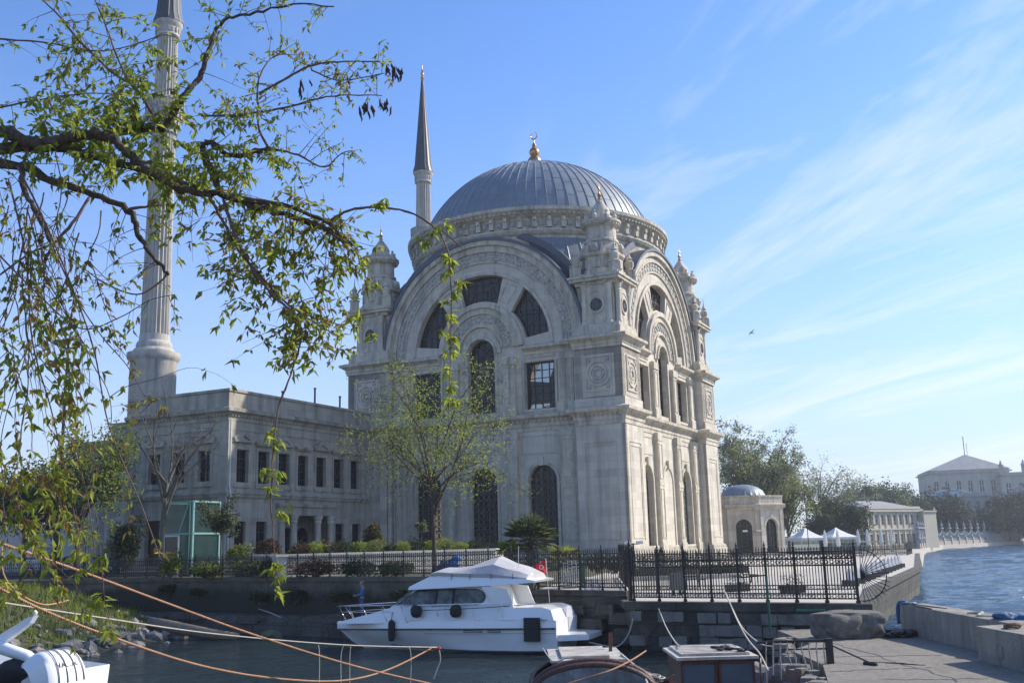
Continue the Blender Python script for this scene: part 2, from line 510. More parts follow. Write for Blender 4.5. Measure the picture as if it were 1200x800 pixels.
def fan(a0o, a1o, a0i, a1i, r0, r1, n=10):
    c = (HC, ZB + 0.05)
    o = [(c[0] + r1 * math.cos(R(a0o + (a1o - a0o) * i / n)), c[1] + r1 * math.sin(R(a0o + (a1o - a0o) * i / n))) for i in range(n + 1)]
    q = [(c[0] + r0 * math.cos(R(a1i + (a0i - a1i) * i / n)), c[1] + r0 * math.sin(R(a1i + (a0i - a1i) * i / n))) for i in range(n + 1)]
    return o + q
OFF = 5.65
LOW = [arched(HC - OFF, 1.32, 3.1, 8.75), arched(HC, 1.32, 3.1, 8.75), arched(HC + OFF, 1.32, 3.1, 8.75)]
UPR = [rect(HC - OFF, 1.42, 14.85, 18.95), rect(HC + OFF, 1.42, 14.85, 18.95)]
UPC = arched(HC, 1.36, 14.85, 20.1)
FANS = [fan(70, 110, 67, 113, 4.4, 6.8), fan(8, 50, 8, 46, 4.4, 6.8), fan(130, 172, 134, 172, 4.4, 6.8)]

def inside(p, poly):
    x, y = p; r = False
    for i in range(len(poly)):
        (x1, y1), (x2, y2) = poly[i], poly[i - 1]
        if (y1 > y) != (y2 > y) and x < (x2 - x1) * (y - y1) / (y2 - y1) + x1:
            r = not r
    return r
def clip_line(a, b, poly, n=60):        # the stretch of a-b that lies in the outline
    pts = [(a[0] + (b[0] - a[0]) * i / n, a[1] + (b[1] - a[1]) * i / n) for i in range(n + 1)]
    k = [i for i, p in enumerate(pts) if inside(p, poly)]
    if len(k) < 2: return None
    return pts[k[0]], pts[k[-1]]
def window(parent, fn, poly, d, glass, frame, bars=(3, 5), bw=0.09, fw=0.16, diag=False, lattice=False, grille=GRILLE):
    xs = [p[0] for p in poly]; zs = [p[1] for p in poly]
    x0, x1, z0, z1 = min(xs), max(xs), min(zs), max(zs)
    g = MB(); tri = tessellate_polygon([[Vector((p[0], p[1], 0)) for p in poly]])
    g.add([fn(p[0], d, p[1]) for p in poly], [tuple(t) for t in tri])
    w = g.obj('window', glass, parent)
    f = MB()
    for i in range(len(poly)):
        a, b = poly[i], poly[(i + 1) % len(poly)]
        f.beam(fn(a[0], d - 0.04, a[1]), fn(b[0], d - 0.04, b[1]), fw)
    for i in range(1, bars[0]):
        x = x0 + (x1 - x0) * i / bars[0]
        c = clip_line((x, z0), (x, z1), poly)
        if c: f.beam(fn(c[0][0], d - 0.05, c[0][1]), fn(c[1][0], d - 0.05, c[1][1]), bw)
    for i in range(1, bars[1]):
        z = z0 + (z1 - z0) * i / bars[1]
        c = clip_line((x0, z), (x1, z), poly)
        if c: f.beam(fn(c[0][0], d - 0.055, c[0][1]), fn(c[1][0], d - 0.055, c[1][1]), bw * 0.8)
    if diag:
        rr = random.Random(int(x0 * 100 + z0 * 10))
        for i in range(7):
            a = (rr.uniform(x0, x1), rr.uniform(z0, z1)); an = rr.uniform(0, 3.1)
            L_ = rr.uniform(0.6, 1.3)
            c = clip_line((a[0] - L_ * math.cos(an), a[1] - L_ * math.sin(an)), (a[0] + L_ * math.cos(an), a[1] + L_ * math.sin(an)), poly)
            if c: f.beam(fn(c[0][0], d - 0.06, c[0][1]), fn(c[1][0], d - 0.06, c[1][1]), bw * 0.7)
    f.obj('frame', frame, w)
    if lattice:
        q = MB()
        n = 5; st = (x1 - x0) / n
        zz_ = z0
        while zz_ < z1:
            for i in range(n):
                c = (x0 + st * (i + 0.5), zz_ + st * 0.5)
                if inside((c[0], c[1] + st * 0.6), poly):
                    r_ = st * 0.44
                    o = [(c[0] + r_ * math.cos(t * math.pi / 4), c[1] + r_ * math.sin(t * math.pi / 4)) for t in range(8)]
                    for t in range(8):
                        a, b = o[t], o[(t + 1) % 8]
                        q.beam(fn(a[0], d - 0.16, a[1]), fn(b[0], d - 0.16, b[1]), 0.05)
            zz_ += st
        for i in range(n + 1):
            x = x0 + st * i
            c = clip_line((x, z0), (x, z1), poly)
            if c: q.beam(fn(c[0][0], d - 0.16, c[0][1]), fn(c[1][0], d - 0.16, c[1][1]), 0.045)
        q.obj('grille', grille, w)
    return w

def fbox(m, fn, s0, s1, d0, d1, z0, z1, mi=0):
    vs = [fn(s, d, z) for z in (z0, z1) for d in (d0, d1) for s in (s0, s1)]
    m.add(vs, [(0, 1, 3, 2), (4, 6, 7, 5), (0, 4, 5, 1), (1, 5, 7, 3), (3, 7, 6, 2), (2, 6, 4, 0)], mi)
def fframe(m, fn, s0, s1, z0, z1, d, w=0.1, h=0.06, mi=0):   # raised moulding round a panel
    fbox(m, fn, s0, s1, d - h, d + 0.02, z0, z0 + w, mi)
    fbox(m, fn, s0, s1, d - h, d + 0.02, z1 - w, z1, mi)
    fbox(m, fn, s0, s0 + w, d - h, d + 0.02, z0 + w, z1 - w, mi)
    fbox(m, fn, s1 - w, s1, d - h, d + 0.02, z0 + w, z1 - w, mi)

AC = (HC, ZB + 0.05)
for k in (0, 3, 1, 2):
    fn = face(k)
    front = k in (0, 3)
    n = 44
    outer = [(4.2, Z0), (S - 4.2, Z0), (S - 4.2, ZB), (HC + 9.9, ZB)]
    outer += [(AC[0] + 9.9 * math.cos(math.pi * i / n), AC[1] + 9.9 * math.sin(math.pi * i / n)) for i in range(1, n)]
    outer += [(HC - 9.9, ZB), (4.2, ZB)]
    holes = []
    if k != 1:                           # the royal wing stands against the fourth side
        low = LOW if k == 0 else ([LOW[0], LOW[2]] if k == 3 else [])
        holes = list(low) + UPR + [UPC] + FANS
    w = MB()
    w.slab(outer, holes, DW, DW + 1.0, fn)
    w.obj('facade_wall', STONE, mosque)
    if front:
        for i, p in enumerate(low):
            window(mosque, fn, p, DW + 0.62, PANE, WOODFR, (2, 4), 0.10, 0.14, lattice=True)
        for p in UPR:
            window(mosque, fn, p, DW + 0.60, PANE, WOODFR, (4, 6), 0.085, 0.2, diag=True)
        window(mosque, fn, UPC, DW + 0.62, PANE, WOODFR, (4, 10), 0.085, 0.16, diag=True)
        for p in FANS:
            window(mosque, fn, p, DW + 0.62, PANE, WOODFR, (6, 4), 0.085, 0.16, diag=True)
    # ---- archivolts
    a = MB(); orn = MB()
    pi = math.pi
    bands = [(6.82, 7.10, -0.10), (7.10, 7.95, 0.10), (7.95, 8.10, -0.06), (8.10, 8.95, 0.02), (8.95, 9.12, -0.16), (9.12, 9.55, -0.08), (9.55, 9.98, -0.34)]
    for (r0, r1, dd) in bands:
        a.ring(r0, r1, DW + dd - 0.08, DW + 0.6 if r1 < 9.9 else DW + 1.0, 0, pi, AC, fn, 56)
    for (r0, r1, dd) in [(1.40, 1.62, -0.20), (1.62, 2.05, -0.05), (2.05, 2.20, -0.18), (2.20, 3.25, -0.02), (3.25, 3.42, -0.20), (3.42, 3.80, -0.10), (3.80, 4.22, -0.28)]:
        a.ring(r0, r1, DW + dd - 0.06, DW + 0.3, 0, pi, AC if r0 > 1.7 else (HC, 20.1), fn, 36)
    a.obj('arch_moulding', STONE_T, mosque, smooth=40)
    if front:
        for i in range(34):                  # carved garland blocks in the big band
            t0 = pi * (i + 0.5) / 34
            for j in range(2):
                rr_ = 8.30 + 0.42 * j
                orn.ring(rr_ - 0.13, rr_ + 0.15, DW - 0.13, DW + 0.1, t0 - 0.030 + 0.012 * (j - 0.5), t0 + 0.030 + 0.012 * (j - 0.5), AC, fn, 2)
            orn.ring(8.22, 8.86, DW - 0.085, DW + 0.1, t0 + 0.042, t0 + 0.050, AC, fn, 1)
        orn.obj('outer_garland', RELIEF, mosque); orn = MB()
        for i in range(13):
            t0 = pi * (i + 0.5) / 13
            for (dr, da, sz) in ((2.55, -0.07, 0.13), (2.85, 0.05, 0.16), (2.6, 0.09, 0.10), (3.0, -0.06, 0.09)):
                c = (AC[0] + dr * math.cos(t0 + da), AC[1] + dr * math.sin(t0 + da))
                orn.slab([(c[0] + sz * math.cos(q * pi / 4), c[1] + sz * math.sin(q * pi / 4)) for q in range(8)], [], DW - 0.16, DW + 0.1, fn, back=False)
        orn.obj('inner_garland', RELIEF, mosque)
    # ---- mullions between the fans: framed panels
    pl = MB()
    if front:
        for ang in (60, 120):
            t = R(ang); dx, dz = math.cos(t), math.sin(t)
            for (ra, rb, wa, wb) in ((4.7, 6.45, 0.42, 0.58),):
                q = [(AC[0] + dx * r_ - dz * w_ * sg, AC[1] + dz * r_ + dx * w_ * sg) for (r_, w_, sg) in ((ra, wa, -1), (ra, wa, 1), (rb, wb, 1), (rb, wb, -1))]
                for i in range(4):
                    A_, B_ = q[i], q[(i + 1) % 4]
                    pl.beam(fn(A_[0], DW - 0.02, A_[1]), fn(B_[0], DW - 0.02, B_[1]), 0.09)
            pl.obj('mullion_panel', STONE_T, mosque); pl = MB()
        # ---- pilasters of the middle bay, lower and upper storey
        for (cs, hw) in ((HC - 2.85, 0.62), (HC + 2.85, 0.62), (HC - 8.25, 0.75), (HC + 8.25, 0.75)):
            pd = 0.38
            fbox(pl, fn, cs - hw, cs + hw, DW - pd, DW + 0.1, Z0, 13.05)
            fbox(pl, fn, cs - hw - 0.07, cs + hw + 0.07, DW - pd - 0.07, DW + 0.1, Z0, 3.3)
            fbox(pl, fn, cs - hw - 0.05, cs + hw + 0.05, DW - pd - 0.05, DW + 0.1, 12.35, 13.05)
            fbox(pl, fn, cs - hw - 0.04, cs + hw + 0.04, DW - pd - 0.04, DW + 0.1, 8.35, 8.65)
            fframe(pl, fn, cs - hw + 0.16, cs + hw - 0.16, 3.7, 8.1, DW - pd, 0.07, 0.05)
            fframe(pl, fn, cs - hw + 0.16, cs + hw - 0.16, 8.95, 12.1, DW - pd, 0.07, 0.05)
            pl.obj('pilaster', STONE_T, mosque); pl = MB()
            fbox(pl, fn, cs - hw + 0.05, cs + hw - 0.05, DW - pd + 0.04, DW + 0.1, 14.4, 19.6)
            fbox(pl, fn, cs - hw - 0.06, cs + hw + 0.06, DW - pd - 0.06, DW + 0.1, 14.4, 15.25)
            fbox(pl, fn, cs - hw - 0.05, cs + hw + 0.05, DW - pd - 0.05, DW + 0.1, 18.9, 19.5)
            fframe(pl, fn, cs - hw + 0.2, cs + hw - 0.2, 15.5, 18.7, DW - pd + 0.04, 0.07, 0.05)
            pl.obj('upper_pilaster', STONE_T, mosque); pl = MB()
        # ---- surrounds of windows: archivolts and keystones
        for cx in ((HC - OFF, HC, HC + OFF)):
            pl.ring(1.36, 1.62, DW - 0.10, DW + 0.1, 0, pi, (cx, 8.75), fn, 16)
            fbox(pl, fn, cx - 1.62, cx - 1.36, DW - 0.10, DW + 0.1, 3.1, 8.75)
            fbox(pl, fn, cx + 1.36, cx + 1.62, DW - 0.10, DW + 0.1, 3.1, 8.75)
            fbox(pl, fn, cx - 0.20, cx + 0.20, DW - 0.26, DW + 0.1, 10.0, 10.75)
            fbox(pl, fn, cx - 1.75, cx + 1.75, DW - 0.18, DW + 0.1, 2.75, 3.1)
            pl.obj('window_surround', STONE_T, mosque); pl = MB()
        for cx in (HC - OFF, HC + OFF):
            fframe(pl, fn, cx - 1.68, cx + 1.68, 14.62, 19.2, DW, 0.22, 0.10)
            pl.obj('window_surround', STONE_T, mosque); pl = MB()
            fframe(pl, fn, cx - 1.9, cx + 1.9, 11.0, 12.6, DW, 0.08, 0.05)
            pl.obj('wall_panel', STONE_T, mosque); pl = MB()
        for sg in (-1, 1):
            fbox(pl, fn, HC + sg * 1.5 - 0.13, HC + sg * 1.5 + 0.13, DW - 0.12, DW + 0.1, 14.5, 20.1)
        pl.obj('window_surround', STONE_T, mosque); pl = MB()
    # ---- corner piers (one per face k at its s=0 end) with panels on both fronts
    p = MB()
    fbox(p, fn, 0.06, PW, 0.06, PW, Z0, 20.35)
    for (g_, swap) in ((fn, 0), (face((k + 3) % 4), 1)):
        lo, hi = (0.0, PW) if not swap else (S - PW, S)
        # edge strips leave a sunk panel in the middle
        for (z0, z1, b0, b1, ex) in ((Z0, 13.0, 1.5, 1.5, 0.0), (14.4, 19.6, 0.9, 0.8, 0.06)):
            fbox(p, g_, lo + ex, lo + 0.75, ex, 0.3, z0, z1)
            fbox(p, g_, hi - 0.75, hi - ex, ex, 0.3, z0, z1)
            fbox(p, g_, lo + 0.75, hi - 0.75, ex, 0.3, z0, z0 + b0)
            fbox(p, g_, lo + 0.75, hi - 0.75, ex, 0.3, z1 - b1, z1)
        fframe(p, g_, lo + 0.88, hi - 0.88, 3.75, 11.3, 0.06, 0.12, 0.05)
        fbox(p, g_, lo - 0.0, hi + 0.0, -0.08, 0.2, 14.4, 15.15)
        fframe(p, g_, lo + 1.0, hi - 1.0, 15.7, 18.7, 0.06, 0.14, 0.09)
        m_ = (lo + hi) / 2
        p.ring(0.95, 1.12, -0.05, 0.1, 0, 2 * pi, (m_, 17.2), g_, 24)
        p.ring(0.62, 0.74, -0.02, 0.1, 0, 2 * pi, (m_, 17.2), g_, 20)
        for q in range(10):
            an = 2 * pi * q / 10
            c = (m_ + 0.42 * math.cos(an), 17.2 + 0.42 * math.sin(an))
            p.slab([(c[0] + 0.15 * math.cos(t * pi / 3), c[1] + 0.15 * math.sin(t * pi / 3)) for t in range(6)], [], -0.04, 0.1, g_, mi=1, back=False)
        for (cx_, cz_) in ((lo + 1.35, 16.05), (hi - 1.35, 16.05), (lo + 1.35, 18.35), (hi - 1.35, 18.35)):
            p.slab([(cx_ + 0.16 * math.cos(t * pi / 3), cz_ + 0.16 * math.sin(t * pi / 3)) for t in range(6)], [], -0.03, 0.1, g_, mi=1, back=False)
    p.obj('corner_pier', [STONE, RELIEF], mosque)

# ---- base, middle and upper cornices carried round the breaks of the plan
def outline(k):
    return [(0, 0), (PW, 0), (PW, DW), (S - PW, DW), (S - PW, 0)]
plan = []
for k in (0, 1, 2, 3):
    plan += [rotuv(p, k) for p in outline(k)]
def area2(p): return sum(p[i - 1][0] * p[i][1] - p[i][0] * p[i - 1][1] for i in range(len(p)))
FL = 1.0 if area2(plan) > 0 else -1.0
base = MB()
base.sweep([(0, 0.9), (0.34, 0.9), (0.34, 2.1), (0.30, 2.15), (0.30, 2.62), (0.20, 2.7), (0.20, 2.92), (0.04, 3.05), (0, 3.05)], plan, True, flip=FL)
base.obj('plinth', STONE_W, mosque)
c1 = MB()
c1.sweep([(0, 12.95), (0.06, 12.95), (0.06, 13.25), (0.14, 13.35), (0.14, 13.72), (0.34, 13.9), (0.62, 14.05), (0.66, 14.30), (0.10, 14.48), (0, 14.48)], plan, True, flip=FL)
n_d = 0
for k in (0, 3):
    fn = face(k)
    for i in range(66):                 # dentils
        s_ = 0.2 + i * 0.41
        d_ = 0.0 if (s_ < PW or s_ > S - PW) else DW
        fbox(c1, fn, s_, s_ + 0.2, d_ - 0.30, d_ - 0.1, 13.70, 13.86)
c1.obj('middle_cornice', STONE_T, mosque)
for k in range(4):
    c2 = MB()
    pth = [rotuv(p, k) for p in ((9.45, DW), (PW, DW), (PW, 0), (0, 0), (0, PW), (DW, PW), (DW, 9.45))]
    c2.sweep([(0, 19.35), (0.07, 19.35), (0.07, 19.55), (0.14, 19.62), (0.14, 19.85), (0.36, 20.02), (0.58, 20.12), (0.60, 20.34), (0.05, 20.52), (0, 20.52)], pth, False, flip=-FL)
    c2.obj('upper_cornice', STONE_T, mosque)

# ---- lead covered vault between the arches, and the lead edge of each great arch
v = MB()
ZC, RS, HQ = 20.6, 15.85, 11.6
nA, nR = 192, 12
vs, fs = [], []
for i in range(nA):
    an = 2 * math.pi * i / nA
    rmax = min(15.4, HQ / max(abs(math.cos(an)), abs(math.sin(an))))
    for j in range(nR + 1):
        r_ = 11.4 + (rmax - 11.4) * j / nR
        vs.append((-HC + r_ * math.cos(an), HC + r_ * math.sin(an), ZC + math.sqrt(RS * RS - r_ * r_)))
for i in range(nA):
    for j in range(nR):
        i2 = (i + 1) % nA
        fs.append((i * (nR + 1) + j, i2 * (nR + 1) + j, i2 * (nR + 1) + j + 1, i * (nR + 1) + j + 1))
v.add(vs, fs)
for q in range(64):
    an = 2 * math.pi * (q + 0.5) / 64
    rmax = min(15.4, HQ / max(abs(math.cos(an)), abs(math.sin(an))))
    pts = []
    for j in range(8):
        r_ = 11.8 + (rmax - 11.8) * j / 7
        pts.append((-HC + r_ * math.cos(an), HC + r_ * math.sin(an), ZC + math.sqrt(RS * RS - r_ * r_) + 0.03))
    if rmax > 12.0: v.tube(pts, 0.055, 5, mi=1)
for r_ in (12.9, 14.0, 15.0):
    for q in range(64):
        a0, a1 = 2 * math.pi * (q + 0.5) / 64, 2 * math.pi * (q + 1.5) / 64
        am = (a0 + a1) / 2
        if HQ / max(abs(math.cos(am)), abs(math.sin(am))) > r_ + 0.1:
            zq = ZC + math.sqrt(RS * RS - r_ * r_) + 0.02
            v.tube([(-HC + r_ * math.cos(a0), HC + r_ * math.sin(a0), zq), (-HC + r_ * math.cos(a1), HC + r_ * math.sin(a1), zq)], 0.03, 4, mi=1)
v.obj('pendentive_roof', [LEAD, SEAM], mosque, smooth=30)
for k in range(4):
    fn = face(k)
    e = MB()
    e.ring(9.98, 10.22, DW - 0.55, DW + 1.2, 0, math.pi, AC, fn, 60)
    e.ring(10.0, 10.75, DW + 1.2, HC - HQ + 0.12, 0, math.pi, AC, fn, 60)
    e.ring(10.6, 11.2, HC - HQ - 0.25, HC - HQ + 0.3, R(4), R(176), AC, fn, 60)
    e.obj('arch_lead_edge', LEAD_SHADED, mosque, smooth=30)

# ---- drum, dome, finial
dm = MB()
dc = (-HC, HC)
dm.lathe([(11.2, 29.6), (12.35, 29.6), (12.35, 30.75), (12.55, 30.9), (12.7, 31.15), (12.7, 31.32), (12.45, 31.4), (12.45, 32.35), (12.7, 32.5), (12.95, 32.75), (13.2, 32.95), (13.22, 33.25), (12.9, 33.36), (11.6, 33.7), (11.2, 33.7)], 128, dc)
for i in range(60):
    an = 2 * math.pi * i / 60
    c, s_ = math.cos(an), math.sin(an)
    dm.box((dc[0] + 12.58 * c, dc[1] + 12.58 * s_, 31.9), (0.44, 0.42, 0.98), an)
    dm.box((dc[0] + 12.80 * c, dc[1] + 12.80 * s_, 32.2), (0.30, 0.30, 0.34), an)
    a2 = an + math.pi / 60
    dm.box((dc[0] + 12.47 * math.cos(a2), dc[1] + 12.47 * math.sin(a2), 31.9), (0.16, 0.5, 0.5), a2, mi=1)
    dm.box((dc[0] + 12.52 * math.cos(a2), dc[1] + 12.52 * math.sin(a2), 31.9), (0.16, 0.26, 0.26), a2 , mi=1)
for i in range(180):
    an = 2 * math.pi * i / 180
    dm.box((dc[0] + 12.95 * math.cos(an), dc[1] + 12.95 * math.sin(an), 32.68), (0.3, 0.18, 0.14), an)
dm.obj('drum', [STONE_T, RELIEF], mosque)
do = MB()
DR, DZ = 12.55, 41.75 - 12.55
prof = [(11.75, 33.5)]
for i in range(25):
    z = 33.9 + (41.7 - 33.9) * (i / 24) ** 0.8
    prof.append((math.sqrt(max(0.02, DR ** 2 - (z - DZ) ** 2)), z))
do.lathe(prof, 144, dc)
for q in range(72):
    an = 2 * math.pi * q / 72
    top = 41.45 if q % 2 == 0 else 40.0
    pts = []
    for i in range(17):
        z = 33.75 + (top - 33.75) * (i / 16) ** 0.75
        r_ = math.sqrt(max(0.02, DR ** 2 - (z - DZ) ** 2)) + 0.03
        pts.append((dc[0] + r_ * math.cos(an), dc[1] + r_ * math.sin(an), z))
    do.tube(pts, 0.042, 5, mi=1)
for z in (35.3, 36.9, 38.4, 39.7, 40.8):
    for q in range(72):
        zz_ = z + (0.28 if q % 2 else -0.2)
        r_ = math.sqrt(DR ** 2 - (zz_ - DZ) ** 2) + 0.012
        a0, a1 = 2 * math.pi * q / 72, 2 * math.pi * (q + 1) / 72
        do.tube([(dc[0] + r_ * math.cos(a0), dc[1] + r_ * math.sin(a0), zz_), (dc[0] + r_ * math.cos(a1), dc[1] + r_ * math.sin(a1), zz_)], 0.028, 4, mi=1)
dome = do.obj('dome', [LEAD, SEAM], mosque, smooth=30)
fi = MB()
z = 41.7
fi.lathe([(0.85, z - 0.1), (0.80, z + 0.1), (0.55, z + 0.3), (0.72, z + 0.55), (0.78, z + 0.85), (0.55, z + 1.25), (0.36, z + 1.4), (0.5, z + 1.6), (0.58, z + 1.85), (0.42, z + 2.2), (0.2, z + 2.4), (0.26, z + 2.55), (0.2, z + 2.7), (0.08, z + 2.9), (0.05, z + 3.3), (0.02, z + 3.32)], 16, dc, flute=(12, 0.08))
ca = [(dc[0] + 0.36 * math.cos(t), dc[1], z + 3.68 + 0.36 * math.sin(t)) for t in [R(-250 + 320 * i / 18) + R(0) for i in range(19)]]
ca = [(dc[0] + 0.36 * math.cos(R(110 + 320 * i / 18)), dc[1], z + 3.68 + 0.36 * math.sin(R(110 + 320 * i / 18))) for i in range(19)]
fi.tube(ca, [0.015 + 0.055 * math.sin(math.pi * i / 18) for i in range(19)], 6)
fi.obj('finial', GOLD, dome, smooth=40)

# ---- corner turrets
def turret_parts(cx, cy, k):
    t = MB()
    L2 = 4.3
    t.box((cx, cy, 20.75), (4.35, 4.35, 0.7))
    t.box((cx, cy, 21.25), (4.1, 4.1, 0.35))
    t.box((cx, cy, 23.1), (2.9, 2.9, 3.6))
    pi = math.pi
    for q in range(4):                  # the four fronts stand proud, with the column corners set back
        an = q * pi / 2
        dx, dy = math.cos(an), math.sin(an)
        t.box((cx + dx * 1.62, cy + dy * 1.62, 23.1), (0.3, 2.1, 3.5), an)
        t.box((cx + dx * 1.78, cy + dy * 1.78, 21.75), (0.08, 1.9, 0.5), an)
        fnq = lambda s_, d_, z_, dx=dx, dy=dy: (cx + dx * (1.77 - d_) - dy * s_, cy + dy * (1.77 - d_) + dx * s_, z_)
        t.ring(0.56, 0.74, -0.10, 0.1, 0, 2 * pi, (0, 23.1), fnq, 24)
        t.ring(0.86, 0.98, -0.05, 0.05, 0, pi, (0, 23.35), fnq, 16)
        t.ring(0.95, 1.22, -0.32, 0.1, R(20), R(160), (0, 24.55), fnq, 14)
        # scroll brackets above
        t.box((cx + dx * 1.45, cy + dy * 1.45, 28.15), (0.7, 0.45, 0.9), an, taper=0.6)
        t.lathe([(0.02, 27.75), (0.30, 27.8), (0.42, 28.1), (0.30, 28.45), (0.02, 28.5)], 8, (cx + dx * 1.68, cy + dy * 1.68))
    t.box((cx, cy, 25.0), (3.75, 3.75, 0.3))
    t.box((cx, cy, 25.28), (4.5, 4.5, 0.26)); t.box((cx, cy, 25.5), (4.75, 4.75, 0.18)); t.box((cx, cy, 25.68), (4.3, 4.3, 0.2))
    a8 = pi / 8
    t.lathe([(1.95, 25.7), (1.95, 26.2), (1.78, 26.3), (1.72, 27.35), (1.95, 27.5), (1.98, 27.72), (1.7, 27.85), (1.55, 28.4), (1.45, 28.85)], 8, (cx, cy), a0=a8)
    for q in range(8):
        an = q * pi / 4
        t.box((cx + 1.66 * math.cos(an), cy + 1.66 * math.sin(an), 26.8), (0.12, 0.9, 0.75), an)
        t.box((cx + 1.60 * math.cos(an + a8), cy + 1.60 * math.sin(an + a8), 28.1), (0.55, 0.26, 0.85), an + a8, taper=0.7)
    t.lathe([(1.5, 28.8), (1.5, 29.0), (1.32, 29.1), (1.30, 30.15), (1.42, 30.25), (1.62, 30.4), (1.78, 30.55), (1.78, 30.75), (1.3, 30.85), (1.2, 30.9)], 16, (cx, cy))
    for q in range(28):
        an = 2 * pi * q / 28
        t.box((cx + 1.56 * math.cos(an), cy + 1.56 * math.sin(an), 30.42), (0.22, 0.15, 0.2), an)
    for q in range(8):                  # leaf crown
        an = 2 * pi * q / 8
        t.lathe([(0.03, 30.8), (0.22, 30.85), (0.26, 31.1), (0.10, 31.35), (0.16, 31.5), (0.02, 31.6)], 6, (cx + 1.32 * math.cos(an), cy + 1.32 * math.sin(an)))
    o = t.obj('corner_turret', STONE_T, mosque, smooth=35)
    cap = MB()
    cap.lathe([(1.0, 30.85), (0.98, 31.3), (0.82, 31.5), (0.86, 31.75), (0.70, 32.1), (0.42, 32.5), (0.24, 32.75), (0.1, 32.85)], 16, (cx, cy), flute=(8, 0.08))
    cap.obj('cap', STONE_T, o, smooth=50)
    f = MB()
    f.lathe([(0.16, 32.8), (0.2, 32.95), (0.10, 33.1), (0.19, 33.3), (0.08, 33.5), (0.05, 33.7), (0.10, 33.85), (0.03, 34.0), (0.015, 34.6)], 8, (cx, cy))
    f.obj('finial', GOLD, o, smooth=40)
    for q in range(4):
        an = q * pi / 2 + pi / 4
        for off in (-0.42, 0.42):
            px_ = cx + 2.05 * math.cos(an) * 0.98 - off * math.sin(an); py_ = cy + 2.05 * math.sin(an) * 0.98 + off * math.cos(an)
            cmb = MB()
            cmb.lathe([(0.32, 21.4), (0.32, 21.6), (0.25, 21.72), (0.235, 22.5), (0.215, 24.2), (0.26, 24.3), (0.22, 24.4), (0.34, 24.75), (0.34, 24.88)], 12, (px_, py_))
            cmb.obj('column', STONE, o, smooth=35)
        u_ = MB()
        ux, uy = cx + 2.55 * math.cos(an), cy + 2.55 * math.sin(an)
        u_.box((ux, uy, 26.1), (0.75, 0.75, 0.9), an)
        u_.lathe([(0.5, 26.55), (0.52, 26.65), (0.28, 26.75), (0.42, 27.1), (0.40, 27.35), (0.2, 27.5), (0.3, 27.65), (0.16, 27.85), (0.06, 28.1), (0.025, 28.8), (0.01, 28.82)], 10, (ux, uy))
        u_.obj('urn', STONE_T, o, smooth=40)
        an2 = q * pi / 2
        g = MB()
        dx, dy = math.cos(an2), math.sin(an2)
        fnq = lambda s_, d_, z_, dx=dx, dy=dy: (cx + dx * (1.795 - d_) - dy * s_, cy + dy * (1.795 - d_) + dx * s_, z_)
        g.slab([(0.57 * math.cos(t * pi / 10), 23.1 + 0.57 * math.sin(t * pi / 10)) for t in range(20)], [], 0.0, 0.04, fnq)
        g.obj('oculus', DARKPANE, o)
        b_ = MB()
        for t in range(4):
            th = t * pi / 4
            b_.beam(fnq(-0.55 * math.cos(th), -0.02, 23.1 - 0.55 * math.sin(th)), fnq(0.55 * math.cos(th), -0.02, 23.1 + 0.55 * math.sin(th)), 0.05)
        b_.obj('oculus_bars', GRILLE, o)
for (k, (u_, v_)) in enumerate(((2.25, 2.25), (S - 2.25, 2.25), (S - 2.25, S - 2.25), (2.25, S - 2.25))):
    turret_parts(-u_, v_, k)
# floor and inner ceiling keep the hall closed
flr = MB(); flr.box((-HC, HC, Z0 + 0.02), (S - 3, S - 3, 0.1)); flr.obj('floor', STONE_W, mosque)

